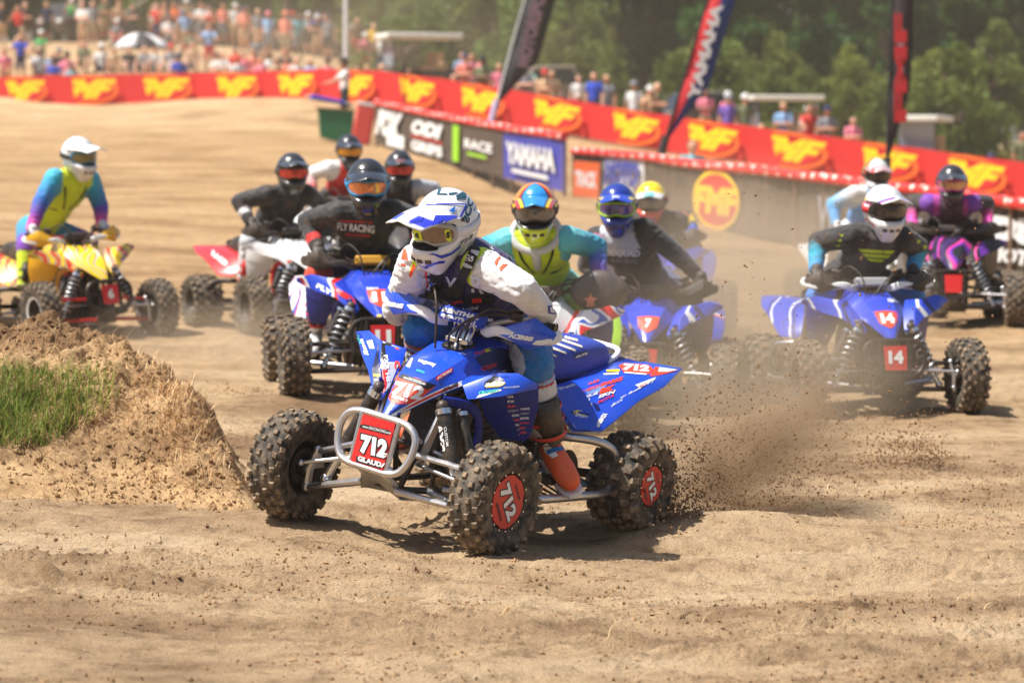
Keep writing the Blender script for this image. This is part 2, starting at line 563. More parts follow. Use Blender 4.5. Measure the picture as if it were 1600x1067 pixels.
# ------------------------------------------------------------------ soil materials
def soil_mat(name, cols, dark_amount=1.0, bscale=55, bstr=0.55, zones=False):
    m = bpy.data.materials.new(name)
    nt, b, L = nodes_of(m)
    b.inputs['Roughness'].default_value = 0.95
    b.inputs['Specular IOR Level'].default_value = 0.12
    tc = N(nt, 'ShaderNodeTexCoord')
    mp = N(nt, 'ShaderNodeMapping'); mp.inputs['Scale'].default_value = (0.55, 1.25, 1)
    L.new(tc.outputs['Object'], mp.inputs[0])
    big = noise_tex(nt, 0.9, 6, 0.62, vec=mp.outputs[0])
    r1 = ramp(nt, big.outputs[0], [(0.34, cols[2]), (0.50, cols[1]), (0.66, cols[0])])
    mid = noise_tex(nt, 7.0, 8, 0.72, vec=tc.outputs['Object'])
    r2 = ramp(nt, mid.outputs[0], [(0.34, (.52, .49, .45)), (0.50, (.98, .98, .98)), (0.70, (1.14, 1.14, 1.12))])
    mx = N(nt, 'ShaderNodeMixRGB', blend_type='MULTIPLY'); mx.inputs[0].default_value = 0.85 * dark_amount
    L.new(r1.outputs[0], mx.inputs[1]); L.new(r2.outputs[0], mx.inputs[2])
    fine = noise_tex(nt, 130, 4, 0.75, vec=tc.outputs['Object'])
    r3 = ramp(nt, fine.outputs[0], [(0.34, (.34, .31, .28)), (0.46, (1, 1, 1)), (0.7, (1.16, 1.15, 1.13))])
    mx2 = N(nt, 'ShaderNodeMixRGB', blend_type='MULTIPLY'); mx2.inputs[0].default_value = 0.9
    L.new(mx.outputs[0], mx2.inputs[1]); L.new(r3.outputs[0], mx2.inputs[2])
    last = mx2
    if zones:                                   # packed clay on the far straight, clean pale sand by the fences
        sx = N(nt, 'ShaderNodeSeparateXYZ'); L.new(tc.outputs['Object'], sx.inputs[0])
        wob = noise_tex(nt, .12, 3, .5, vec=tc.outputs['Object'])
        ad = N(nt, 'ShaderNodeMath', operation='MULTIPLY_ADD'); L.new(wob.outputs[0], ad.inputs[0]); ad.inputs[1].default_value = 14; L.new(sx.outputs['Y'], ad.inputs[2])
        mrz = N(nt, 'ShaderNodeMapRange'); mrz.inputs['From Min'].default_value = 0; mrz.inputs['From Max'].default_value = 120; L.new(ad.outputs[0], mrz.inputs['Value'])
        rz = ramp(nt, mrz.outputs[0], [(.17, (1, 1, 1)), (.30, (.90, .82, .70)), (.62, (.84, .75, .62)), (.80, (1.0, .95, .88))])
        mz = N(nt, 'ShaderNodeMixRGB', blend_type='MULTIPLY'); mz.inputs[0].default_value = 1
        L.new(mx2.outputs[0], mz.inputs[1]); L.new(rz.outputs[0], mz.inputs[2]); last = mz
    L.new(last.outputs[0], b.inputs['Base Color'])
    bn = noise_tex(nt, bscale, 8, 0.75, vec=tc.outputs['Object'])
    bump(nt, b, bn.outputs[0], bstr, 0.03)
    MATS[name] = m
    return m
SAND = soil_mat('sandy_track', (srgb(208, 182, 148), srgb(191, 162, 127), srgb(148, 120, 91)), 1.0, 70, 0.9, True)
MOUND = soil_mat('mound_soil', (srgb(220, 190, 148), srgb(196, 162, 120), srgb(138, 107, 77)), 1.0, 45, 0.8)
CLOD = soil_mat('clod_soil', (srgb(196, 164, 127), srgb(176, 142, 105), srgb(128, 99, 71)))
SPRAY = mat('thrown_soil', srgb(138, 102, 68), 0.95, var=0.5)

# ------------------------------------------------------------------ the ground sheet: rows follow the view so the detail sits where it shows
rows = []
y = 2.0
while y < 7.5:
    rows.append(y); y += 0.35
py = 1250.0
while py > 330:                                   # about one row for each 1.6 px of the photograph
    D = CAMH * F / (py - 255.0)
    rows.append(D); py -= 1.15 if py > 640 else 2.0
y = rows[-1]
while y < 1600:
    y *= 1.035; rows.append(y)
rows = np.array(rows)
un = 700
u = np.linspace(-1, 1, un)
u = np.concatenate([-np.array([40, 16, 8, 5, 3.4, 2.6, 2.0, 1.6, 1.35, 1.15]), u, np.array([1.15, 1.35, 1.6, 2.0, 2.6, 3.4, 5, 8, 16, 40])])
GX = u[None, :] * (0.205 * rows + 0.35)[:, None]
GY = np.repeat(rows[:, None], len(u), 1)
GX[:, :10] = np.maximum(GX[:, :10], -1500); GX[:, -10:] = np.minimum(GX[:, -10:], 1500)
gx_c = np.clip(GX, -0.7 * GY - 5, 0.7 * GY + 5)
GZ = ground_z(gx_c.ravel(), GY.ravel()).reshape(GX.shape) + relief(GX, GY)
def grid_mesh(name, X, Y, Z):
    r, c = X.shape
    co = np.stack([X, Y, Z], -1).reshape(-1, 3)
    i = np.arange((r - 1) * (c - 1)); a = (i // (c - 1)) * c + i % (c - 1)
    fs = np.stack([a, a + 1, a + c + 1, a + c], 1)
    me = bpy.data.meshes.new(name)
    me.vertices.add(len(co)); me.vertices.foreach_set('co', co.ravel())
    me.loops.add(len(fs) * 4); me.loops.foreach_set('vertex_index', fs.ravel())
    me.polygons.add(len(fs)); me.polygons.foreach_set('loop_start', np.arange(len(fs)) * 4)
    me.update(); me.validate()
    return me
ground = obj('ground', grid_mesh('ground', GX, GY, GZ), SAND, angle=180)
tag(ground, 'sandy dirt race track with ruts and loose clods', kind='structure')

# ------------------------------------------------------------------ the earth mound at the left
CREST = np.array([(*at(px, py, D)[:3],) for px, py, D in [(-520, 470, 15.3), (-200, 480, 15.2), (0, 497, 15.0), (100, 503, 14.9), (170, 525, 14.7), (230, 560, 14.5), (285, 600, 14.2), (320, 645, 13.9), (358, 702, 13.6), (395, 775, 13.25), (420, 830, 13.0)]])
FRONT = np.interp(CREST[:, 0], [-4, -2.7, -2.0, -1.4, -1.2], [2.2, 2.0, 1.55, .75, .35])
def mound_h(x, y):
    x = np.atleast_1d(np.asarray(x, float)); y = np.atleast_1d(np.asarray(y, float))
    xw = x + 0.10 * fbm(x * 1.9, y * 1.9, 3, 71)
    yw = y + 0.16 * fbm(x * 1.6 + 7, y * 1.6, 3, 72)
    yc = np.interp(xw, CREST[:, 0], CREST[:, 1]); zc = np.interp(xw, CREST[:, 0], CREST[:, 2]); wf = np.interp(xw, CREST[:, 0], FRONT)
    g = ground_z(np.clip(x, -6, 6), y)
    hgt = np.maximum(zc - g, 0)
    d = yw - yc
    t = np.clip(-d / wf, 0, 1.3)
    f = np.interp(t, [0, .10, .22, .36, .50, .60, .68, .74, .84, 1.0, 1.3], [1.0, .96, .86, .74, .55, .38, .30, .18, .10, .0, -.3])
    bk = np.clip(d / 1.0, 0, 1.4)
    f2 = np.interp(bk, [0, .15, .5, 1.0, 1.4], [1, .93, .5, 0, -.3])
    z = hgt * np.where(d < 0, f, f2)
    n = fbm(x * 3.2, y * 3.2, 4, 81, .6)
    cl = np.maximum(fbm(x * 8, y * 8, 4, 83, .62), 0)
    fine = fbm(x * 30, y * 30, 3, 85, .6)
    am = np.clip(z / 0.25, 0.25, 1)
    top = np.clip(1.4 - t * 1.1, .35, 1)
    f3 = np.maximum(fbm(x * 24, y * 24, 3, 87, .6), 0)
    return g + z + (n * .11 + cl * .11 * top + f3 * .028 * (.4 + .6 * top) + fine * .018) * am - 0.03
mx_ = np.arange(-4.6, -1.02, 0.0095); my_ = np.concatenate([np.arange(12.2, 15.6, 0.0105), np.arange(15.6, 16.6, 0.04)])
MX, MY = np.meshgrid(mx_, my_)
MZ = mound_h(MX.ravel(), MY.ravel()).reshape(MX.shape)
edge = np.minimum.reduce([np.clip((-1.05 - MX) / .12, 0, 1), np.clip((MY - 12.2) / .15, 0, 1), np.clip((16.6 - MY) / .2, 0, 1)])
MZ = MZ - (1 - edge) * 0.15
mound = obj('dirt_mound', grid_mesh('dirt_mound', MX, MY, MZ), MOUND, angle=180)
tag(mound, 'crumbling earth mound with grass on its near side', kind='structure')

_k = 3
_bx, _by, _bz = MX[::_k, ::_k], MY[::_k, ::_k], MZ[::_k, ::_k]
_r, _cc = _bx.shape
_i = np.arange((_r - 1) * (_cc - 1)); _a0 = (_i // (_cc - 1)) * _cc + _i % (_cc - 1)
MOUND_BVH = BVHTree.FromPolygons([Vector(p) for p in np.stack([_bx, _by, _bz], -1).reshape(-1, 3)], np.stack([_a0, _a0 + 1, _a0 + _cc + 1, _a0 + _cc], 1).tolist())
def hit(px, py):
    """point of the mound on a pixel's sight line"""
    loc, nr, i, d = MOUND_BVH.ray_cast(Vector(_c), Vector(ray(px, py)).normalized())
    return None if loc is None else np.array(loc)

# ------------------------------------------------------------------ blades of grass and straw (nobody could count them)
def blades(name, roots, hgt, width, lean, mats, label, cat):
    vs, fs, ms = [], [], []
    for i, p in enumerate(roots):
        h = hgt * random.uniform(.45, 1.25); w = width * random.uniform(.6, 1.4)
        a = random.uniform(0, 6.283); ln = lean * random.uniform(.2, 1.3)
        d = np.array([math.cos(a), math.sin(a), 0]); s = np.array([-math.sin(a), math.cos(a), 0]) * w
        o = len(vs)
        for k, t in enumerate((0, .4, .75)):
            c = p + np.array([0, 0, h * t * (1 - .25 * ln * t)]) + d * (h * ln * t * t)
            ww = s * (1 - .75 * t)
            vs += [c - ww, c + ww]
        vs.append(p + np.array([0, 0, h * (1 - .25 * ln)]) + d * h * ln)
        fs += [(o, o + 1, o + 3, o + 2), (o + 2, o + 3, o + 5, o + 4), (o + 4, o + 5, o + 6)]
        ms += [random.randrange(len(mats))] * 3
    me = bpy.data.meshes.new(name)
    me.from_pydata([tuple(v) for v in vs], [], fs)
    me.polygons.foreach_set('material_index', ms)
    o = obj(name, me, mats, smooth=False)
    return tag(o, label, cat, kind='stuff')
def leaf_mat(name, col, tr=0.35, rough=0.6):
    m = bpy.data.materials.new(name)
    nt, b, L = nodes_of(m)
    n = noise_tex(nt, 1.3, 3)
    oi = N(nt, 'ShaderNodeObjectInfo')
    hs = N(nt, 'ShaderNodeHueSaturation')
    hs.inputs['Color'].default_value = (*col, 1)
    mr = N(nt, 'ShaderNodeMapRange'); mr.inputs['To Min'].default_value = .6; mr.inputs['To Max'].default_value = 1.5
    L.new(n.outputs[0], mr.inputs['Value'])
    mr.inputs['From Min'].default_value = .3; mr.inputs['From Max'].default_value = .7
    L.new(mr.outputs[0], hs.inputs['Value'])
    mh = N(nt, 'ShaderNodeMapRange'); mh.inputs['To Min'].default_value = .475; mh.inputs['To Max'].default_value = .515
    L.new(oi.outputs['Random'], mh.inputs['Value']); L.new(mh.outputs[0], hs.inputs['Hue'])
    L.new(hs.outputs[0], b.inputs['Base Color'])
    b.inputs['Roughness'].default_value = rough
    b.inputs['Specular IOR Level'].default_value = .2
    t = N(nt, 'ShaderNodeBsdfTranslucent'); L.new(hs.outputs[0], t.inputs[0])
    ms = N(nt, 'ShaderNodeMixShader'); ms.inputs[0].default_value = tr
    L.new(b.outputs[0], ms.inputs[1]); L.new(t.outputs[0], ms.inputs[2])
    L.new(ms.outputs[0], nt.nodes['Material Output'].inputs[0])
    MATS[name] = m
    return m
GR = [leaf_mat('grass_green', srgb(96, 130, 50)), leaf_mat('grass_light', srgb(132, 158, 70)), leaf_mat('grass_deep', srgb(70, 104, 44)), leaf_mat('grass_yellow', srgb(170, 160, 92))]
STRAW = [leaf_mat('straw_pale', srgb(214, 186, 140), .2), leaf_mat('straw_tan', srgb(182, 146, 98), .2), leaf_mat('straw_brown', srgb(140, 108, 70), .2)]
def on_mound(boxes, n):
    out = []
    tries = 0
    while len(out) < n and tries < n * 4:
        tries += 1
        x0, y0, x1, y1 = random.choice(boxes)
        p = hit(random.uniform(x0, x1), random.uniform(y0, y1))
        if p is not None:
            out.append(p - np.array([0, 0, .02]))
    return out
gr = []
while len(gr) < 2600:
    px, py = random.uniform(-60, 185), random.uniform(585, 700)
    lim = 185 - max(0, (py - 640)) * 1.9
    if px > lim or random.random() > 1.1 - max(px, 0) / 190:
        continue
    p = hit(px, py)
    if p is not None:
        gr.append(p - np.array([0, 0, .02]))
blades('grass_tuft', gr, .15, .0026, .75, GR[:3] + [GR[0], GR[1], GR[3]], 'green grass tuft growing on the earth mound', 'grass')
st = on_mound([(190, 640, 395, 770), (120, 590, 330, 680), (250, 600, 340, 700)], 900) + on_mound([(0, 500, 240, 560), (-50, 570, 180, 720), (200, 560, 330, 640)], 700) + on_mound([(-20, 740, 390, 800)], 160)
blades('dry_straw', st, .12, .0019, 1.35, STRAW, 'dry straw and dead stems strewn over the earth mound', 'straw')
st2 = []
D = RNG.uniform(10.2, 16.5, 420); X = (RNG.uniform(380, 1600, 420) - CX) / F * D
st2 = list(np.stack([X, D, ground_z(X, D) + relief(X, D)], -1))
blades('scattered_straw', st2, .06, .0014, 2.2, STRAW[:2], 'bits of straw scattered across the dirt track', 'straw')

# ------------------------------------------------------------------ loose clods on the track (one mass)
def lumps(name, pts, sizes, material, label, cat, seed=3, octa=False):
    rs = np.random.default_rng(seed)
    base = np.array([(0, 0, 1), (.89, 0, .45), (.28, .85, .45), (-.72, .53, .45), (-.72, -.53, .45), (.28, -.85, .45), (.72, .53, -.45), (-.28, .85, -.45), (-.89, 0, -.45), (-.28, -.85, -.45), (.72, -.53, -.45), (0, 0, -1)])
    tri = np.array([(0, 1, 2), (0, 2, 3), (0, 3, 4), (0, 4, 5), (0, 5, 1), (1, 6, 2), (2, 7, 3), (3, 8, 4), (4, 9, 5), (5, 10, 1), (6, 7, 2), (7, 8, 3), (8, 9, 4), (9, 10, 5), (10, 6, 1), (6, 11, 7), (7, 11, 8), (8, 11, 9), (9, 11, 10), (10, 11, 6)])
    if octa:
        base = np.array([(1, 0, 0), (0, 1, 0), (-1, 0, 0), (0, -1, 0), (0, 0, 1), (0, 0, -1.0)]); tri = np.array([(0, 1, 4), (1, 2, 4), (2, 3, 4), (3, 0, 4), (1, 0, 5), (2, 1, 5), (3, 2, 5), (0, 3, 5)])
    n = len(pts); nb = len(base)
    R = 1 + rs.uniform(-.35, .35, (n, nb, 1))
    sc = np.array(sizes)[:, None, None] * rs.uniform(.6, 1.4, (n, 1, 3))
    a = rs.uniform(0, 6.28, n)
    vb = base[None] * R * sc
    c, s = np.cos(a)[:, None], np.sin(a)[:, None]
    v = np.stack([vb[..., 0] * c - vb[..., 1] * s, vb[..., 0] * s + vb[..., 1] * c, vb[..., 2]], -1) + np.array(pts)[:, None, :]
    f = (tri[None] + (np.arange(n) * nb)[:, None, None]).reshape(-1, 3)
    me = bpy.data.meshes.new(name)
    me.vertices.add(n * nb); me.vertices.foreach_set('co', v.ravel())
    me.loops.add(len(f) * 3); me.loops.foreach_set('vertex_index', f.ravel())
    me.polygons.add(len(f)); me.polygons.foreach_set('loop_start', np.arange(len(f)) * 3)
    me.update(); me.validate()
    return tag(obj(name, me, material, smooth=True, angle=50), label, cat, kind='stuff')
cp, cs_ = [], []
NC = 75000
D = 8.8 + 10.0 * RNG.random(NC) ** 1.15
X = (RNG.uniform(-60, 1680, NC) - CX) / F * D
keep = RNG.random(NC) < np.clip(.25 + 2.2 * fbm(X * .8, D * 1.1, 3, 33), .05, 1)
X, D = X[keep], D[keep]
Z = ground_z(X, D) + relief(X, D)
S = .0022 + .008 * RNG.random(len(X)) ** 6
lumps('loose_clods', np.stack([X, D, Z + S * .4], -1), S, CLOD, 'loose clods of soil lying on the track', 'clods', octa=True)
mp_ = on_mound([(-20, 495, 330, 600), (-20, 495, 330, 600), (100, 600, 390, 800), (-20, 700, 390, 800)], 3000)
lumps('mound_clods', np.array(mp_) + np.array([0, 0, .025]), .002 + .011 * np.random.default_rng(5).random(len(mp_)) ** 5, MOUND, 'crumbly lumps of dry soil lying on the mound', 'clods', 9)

# ------------------------------------------------------------------ the puddle
pud = MB()
pc = at(590, 888, 1)
Dp = 11.2
ctr = at(600, 889, Dp)
ring = []
for i in range(40):
    a = i / 40 * 2 * math.pi
    r = 1 + .25 * math.sin(2 * a + 1) + .12 * math.sin(5 * a)
    ring.append((ctr[0] + math.cos(a) * .24 * r + .1 * math.sin(a), ctr[1] + math.sin(a) * .10 * r))
pz = float(np.mean(ground_z([p[0] for p in ring], [p[1] for p in ring]) + relief(np.array([p[0] for p in ring]), np.array([p[1] for p in ring])))) + .004
pud.add([(x, y_, pz) for x, y_ in ring], [tuple(range(40))])
WATER = mat('muddy_water', srgb(140, 114, 84), 0.06, spec=.5)
puddle = pud.build('puddle_water', WATER)
tag(puddle, 'shallow muddy puddle in front of the leading quad', kind='structure')
# ------------------------------------------------------------------ racing quads
RUBBER = None
def rubber_mat(name, muddy, lo, hi):
    m = bpy.data.materials.new(name)
    nt, b, L = nodes_of(m)
    b.inputs['Roughness'].default_value = .8
    b.inputs['Specular IOR Level'].default_value = .3
    tc = N(nt, 'ShaderNodeTexCoord')
    n = noise_tex(nt, 16, 7, .7, vec=tc.outputs['Object'])
    r = ramp(nt, n.outputs[0], [(lo, (0, 0, 0)), (hi, (1, 1, 1))])
    mx = N(nt, 'ShaderNodeMixRGB')
    mx.inputs[1].default_value = (*srgb(44, 42, 40), 1); mx.inputs[2].default_value = (*muddy, 1)
    L.new(r.outputs[0], mx.inputs[0]); L.new(mx.outputs[0], b.inputs['Base Color'])
    bump(nt, b, n.outputs[0], .5, .02)
    MATS[name] = m
    return m
TYRE = rubber_mat('muddy_rubber', srgb(146, 130, 110), .40, .76)
KNOB = rubber_mat('muddy_tread', srgb(172, 148, 120), .36, .66)
BLACK = mat('black_plastic', (.012, .012, .013), .45, dust=.18)
BLACKM = mat('black_metal', (.02, .02, .022), .4, .6, dust=.15)
ALU = mat('brushed_aluminium', (.62, .62, .63), .35, 1.0, dust=.22)
STEEL = mat('bright_steel', (.72, .72, .72), .25, 1.0)
WHITEP = mat('white_plastic', (.78, .78, .76), .35, dust=.06)
WHITEINK = mat('white_ink', (.82, .82, .80), .5)
BLACKINK = mat('black_ink', (.012, .012, .014), .5)
REDINK = mat('red_ink', srgb(214, 36, 34), .45)
ORANGEINK = mat('orange_red_ink', srgb(232, 68, 38), .45)
YELLOWINK = mat('yellow_ink', srgb(240, 208, 20), .5)
TEALINK = mat('teal_ink', srgb(60, 190, 170), .5)
GREYINK = mat('grey_ink', srgb(150, 152, 158), .5)
SILVERINK = mat('silver_ink', srgb(196, 196, 200), .4)
REDP = mat('red_plate', srgb(206, 28, 30), .4, dust=.08)
BLUEP = mat('blue_plastic', srgb(8, 74, 206), .28, coat=.6, dust=.06)
NAVYP = mat('dark_blue_plastic', srgb(8, 32, 122), .5, coat=.05, dust=.02, spec=.25)

_wheel_cache = {}
def tyre_mesh(kind):
    if kind in _wheel_cache:
        return _wheel_cache[kind]
    mb = MB()
    if kind == 'front':
        R, W, rim = .244, .165, .128
        prof = [(rim - .006, -.058), (rim, -.070), (.165, -.083), (.205, -.086), (.228, -.074), (.241, -.045), (R, 0), (.241, .045), (.228, .074), (.205, .086), (.165, .083), (rim, .070), (rim - .006, .058), (rim - .02, 0)]
        nk, rowsk = 22, [(-.024, 0, R - .002, 0), (.024, .5, R - .002, 0), (-.060, .5, .237, -.5), (.060, 0, .237, .5), (-.081, 0, .221, -.95), (.081, .5, .221, .95)]
        ks = (.030, .027, .024)
    else:
        R, W, rim = .222, .25, .105
        prof = [(rim - .006, -.10), (rim, -.112), (.14, -.124), (.18, -.127), (.206, -.112), (.218, -.07), (R, 0), (.218, .07), (.206, .112), (.18, .127), (.14, .124), (rim, .112), (rim - .006, .10), (rim - .02, 0)]
        nk, rowsk = 18, [(-.033, 0, R, 0), (.033, .5, R, 0), (-.09, .5, .213, -.3), (.09, 0, .213, .3), (-.121, 0, .193, -1.0), (.121, .5, .193, 1.0)]
        ks = (.034, .046, .030)
    mb.lathe(prof, 56, 'y', 0)
    rn = random.Random(4)
    for (yy, off, rr, tilt) in rowsk:
        for i in range(nk):
            a = 2 * math.pi * (i + off) / nk
            Rm = Matrix.Rotation(-a, 3, 'Y') @ Matrix.Rotation(math.pi / 2, 3, 'Y') @ Matrix.Rotation(-tilt, 3, 'X') @ Matrix.Rotation(rn.uniform(-.15, .15), 3, 'Z')
            c = Vector((rr * math.cos(a), yy, rr * math.sin(a)))
            mb.box(c, ks, Rm, 1, taper=.72)
    me = mb.mesh('tyre')
    bm = bmesh.new(); bm.from_mesh(me); bmesh.ops.recalc_face_normals(bm, faces=bm.faces); bm.to_mesh(me); bm.free()
    for m in (TYRE, KNOB):
        me.materials.append(m)
    me.polygons.foreach_set('use_smooth', [True] * len(me.polygons)); me.set_sharp_from_angle(angle=math.radians(40))
    _wheel_cache[kind] = me
    return me
def rim_mesh(kind, s):
    key = ('rim', kind, s)
    if key in _wheel_cache:
        return _wheel_cache[key]
    mb = MB()
    rim, w = (.130, .062) if kind == 'front' else (.108, .105)
    o = s
    prof = [(rim - .004, -w * o), (rim + .006, -(w + .006) * o), (rim + .006, -(w - .008) * o), (rim - .016, -w * .5 * o), (rim - .018, w * .5 * o), (rim + .006, (w - .008) * o), (rim + .006, (w + .006) * o), (rim - .006, w * o), (rim - .026, w * .45 * o), (rim - .04, w * .30 * o), (.05, w * .25 * o), (.03, w * .25 * o), (.03, w * .1 * o), (rim - .03, w * .1 * o), (rim - .028, -w * .3 * o)]
    mb.lathe(prof, 40, 'y')
    for i in range(16):                                         # bead-ring bolts
        a = 2 * math.pi * i / 16
        mb.cyl((math.cos(a) * (rim - .001), (w + .001) * o, math.sin(a) * (rim - .001)), (math.cos(a) * (rim - .001), (w + .011) * o, math.sin(a) * (rim - .001)), .0045, n=6, mi=1)
    me = mb.mesh('rim')
    for m in (BLACKM, STEEL):
        me.materials.append(m)
    me.polygons.foreach_set('use_smooth', [True] * len(me.polygons)); me.set_sharp_from_angle(angle=math.radians(35))
    _wheel_cache[key] = me
    return me
def graphics_mat(name, cols, scale=5, dist=6):
    m = bpy.data.materials.new(name)
    nt, b, L = nodes_of(m)
    w = N(nt, 'ShaderNodeTexWave'); w.inputs['Scale'].default_value = scale; w.inputs['Distortion'].default_value = dist; w.inputs['Detail'].default_value = 1.5; w.bands_direction = 'DIAGONAL'
    tc = N(nt, 'ShaderNodeTexCoord'); L.new(tc.outputs['Object'], w.inputs['Vector'])
    r = ramp(nt, w.outputs[0], [(i / len(cols), c) for i, c in enumerate(cols)]); r.color_ramp.interpolation = 'CONSTANT'
    L.new(r.outputs[0], b.inputs['Base Color']); b.inputs['Roughness'].default_value = .35; b.inputs['Coat Weight'].default_value = .4
    MATS[name] = m
    return m
def linkobj(name, me, parent, M=None):
    o = bpy.data.objects.new(name, me); COL.objects.link(o); o.parent = parent
    if M is not None: o.matrix_local = M
    return o
def circle_pts(r, n=28):
    return [(math.cos(2 * math.pi * i / n) * r, math.sin(2 * math.pi * i / n) * r) for i in range(n)]

def build_quad(spec):
    M = spec['M']; q = empty('racing_quad', M, spec['label'], 'quad', 'racing quads on the track')
    P = {'root': q}
    body, body2, rear = spec.get('body', BLUEP), spec.get('body2', NAVYP), spec.get('rear', spec.get('body', BLUEP))
    barm = spec.get('bars', ALU); bump_m = spec.get('bumper', BLACKM); arm_m = spec.get('arms', BLACKM); nerf_m = spec.get('nerf', ALU)
    shroud_m = spec.get('shroud', body2); seat_m = spec.get('seat', BLACK); guard_m = spec.get('guard', BLACK); guard2 = spec.get('guard2', BLACK)
    full = spec.get('full', False)
    wz = spec.get('wheel_z', (.254, .254, .235, .235)); wy = spec.get('wheel_y', (.545, -.545, .49, -.49))
    steer = spec.get('steer', 0)
    wheels = []
    for i, (x, s, kind) in enumerate(((.638, 1, 'front'), (.638, -1, 'front'), (-.632, 1, 'rear'), (-.632, -1, 'rear'))):
        c = Vector((x, wy[i], wz[i])); wheels.append(c)
        w = empty('front_wheel' if kind == 'front' else 'rear_wheel', Matrix.Translation(c) @ Matrix.Rotation(steer if kind == 'front' else 0, 4, 'Z') @ Matrix.Rotation(spec.get('camber', 0), 4, 'X'), parent=q)
        P[('wheel', i)] = w
        spin = Matrix.Rotation(random.uniform(0, 6), 4, 'Y')
        linkobj('tyre', tyre_mesh(kind), w, spin)
        linkobj('rim', rim_mesh(kind, s), w)
        if kind == 'rear':
            P[('wheel_steer', i)] = w
        # hub and brake disc on the inner side
        hb = MB()
        hb.cyl((0, -s * .075, 0), (0, s * .01, 0), .035, .045, 14)
        hb.lathe([(.085, -s * .050), (.085, -s * .046), (.05, -s * .046), (.05, -s * .050)], 28, 'y')
        for k in range(4):
            a = k * math.pi / 2 + .4
            hb.cyl((math.cos(a) * .05, -s * .03, math.sin(a) * .05), (math.cos(a) * .05, s * .035, math.sin(a) * .05), .008, n=6)
        hb.build('hub', BLACKM, w)
        if kind == 'front':
            cb = MB(); cb.box((-.075, -s * .052, .03), (.05, .045, .075), Matrix.Rotation(.3, 3, 'Y')); cb.cyl((-.08, -s * .08, .045), (-.08, -s * .03, .045), .014); cb.cyl((-.08, -s * .08, .01), (-.08, -s * .03, .01), .014)
            cb.build('brake_caliper', ALU, w, bevel=.004)
        if spec.get('discs'):
            rd = .118 if kind == 'front' else .094
            yy = s * (.066 if kind == 'front' else .108)
            d = MB()
            pts = []
            for k in range(60):
                a = 2 * math.pi * k / 60
                pts.append(Vector((math.cos(a) * rd * (1 - .035 * (math.cos(6 * a) > .8)), yy, math.sin(a) * rd * (1 - .035 * (math.cos(6 * a) > .8)))))
            d.plate(pts, .004)
            d.build('number_disc', REDP, w, smooth=False)
            ang = spec.get('disc_rot', -.5)
            Rx = Matrix(((-s, 0, 0, 0), (0, 0, s, 0), (0, 1, 0, 0), (0, 0, 0, 1)))   # text plane -> wheel face
            T = Matrix.Translation((0, yy + s * .004, 0)) @ Rx @ Matrix.Rotation(ang, 4, 'Z')
            text_plane('number', '712', w, T, rd * 1.45, rd * .62, WHITEINK, .05)
            T2 = T @ Matrix.Translation((0, 0, -.0015)) ; text_plane('number_edge', '712', w, T2, rd * 1.55, rd * .74, BLACKINK, .11)
            text_plane('small_lettering', 'CUSTOM AXIS', w, T @ Matrix.Translation((0, rd * .62, 0)), rd * .7, rd * .13, BLACKINK, .02)
            text_plane('small_lettering', 'GRAPHICS', w, T @ Matrix.Translation((0, -rd * .62, 0)), rd * .8, rd * .16, BLACKINK, .03)
        elif kind == 'front' and spec.get('rimring'):
            MB().lathe([(.128, s * .066), (.128, s * .070), (.112, s * .066), (.112, s * .062)], 36, 'y').build('rim_ring', spec['rimring'], w)
    fl, fr, rl, rr = wheels
    # ---- frame, engine, swingarm
    fb = MB()
    for s in (1, -1):
        fb.tube(round_path([(.70, s * .09, .24), (.10, s * .15, .20), (-.30, s * .15, .22), (-.36, s * .13, .50), (-.75, s * .10, .64)], .06), .016)
        fb.tube(round_path([(.70, s * .09, .24), (.64, s * .12, .44), (.50, s * .13, .62), (.22, s * .09, .72), (-.15, s * .12, .62), (-.36, s * .13, .45)], .05), .015)
        fb.tube([(.62, s * .12, .45), (.30, s * .15, .22)], .012)
        fb.tube([(.50, s * .13, .60), (.46, s * .10, .23)], .012)
    for x, z, hw in ((.70, .24, .09), (.64, .44, .12), (.50, .62, .13), (-.30, .22, .15), (-.70, .63, .10)):
        fb.tube([(x, -hw, z), (x, hw, z)], .013)
    fb.build('frame', BLACKM, q)
    en = MB()
    en.box((-.02, 0, .33), (.36, .26, .20)); en.cyl((.02, -.15, .33), (.02, .16, .33), .10, n=20); en.cyl((-.13, -.14, .33), (-.13, .15, .33), .085, n=20)
    en.box((.09, 0, .52), (.16, .17, .24), Matrix.Rotation(.25, 3, 'Y'))
    for k in range(5):
        en.box((.085 + k * .008, 0, .44 + k * .035), (.20, .20, .009), Matrix.Rotation(.25, 3, 'Y'))
    en.box((.34, 0, .50), (.05, .30, .26), Matrix.Rotation(-.3, 3, 'Y'))
    en.build('engine', mat('engine_metal', (.06, .06, .065), .5, .7, dust=.3), q, bevel=.008)
    sw = MB()
    for s in (1, -1):
        sw.tube([(-.28, s * .08, .33), (-.58, s * .09, (rl.z + rr.z) / 2)], .026)
    ax_l = rl - Vector((0, .08, 0)); ax_r = rr + Vector((0, .08, 0))
    sw.cyl(ax_l, ax_r, .022, n=14); sw.cyl(ax_l.lerp(ax_r, .42), ax_l.lerp(ax_r, .58), .06, n=18)
    sw.cyl(ax_l.lerp(ax_r, .34), ax_l.lerp(ax_r, .345), .10, n=26); sw.cyl(ax_l.lerp(ax_r, .66), ax_l.lerp(ax_r, .665), .09, n=26)
    sw.build('swingarm', BLACKM, q)
    rs = MB(); rs.cyl((-.36, 0, .56), (-.50, 0, .30), .03, n=14)
    for k in range(9):
        t = .15 + k * .08
        p = Vector((-.36, 0, .56)).lerp(Vector((-.50, 0, .30)), t); rs.lathe([(.04, -.006), (.05, 0), (.04, .006)], 16, 'z', c=p)
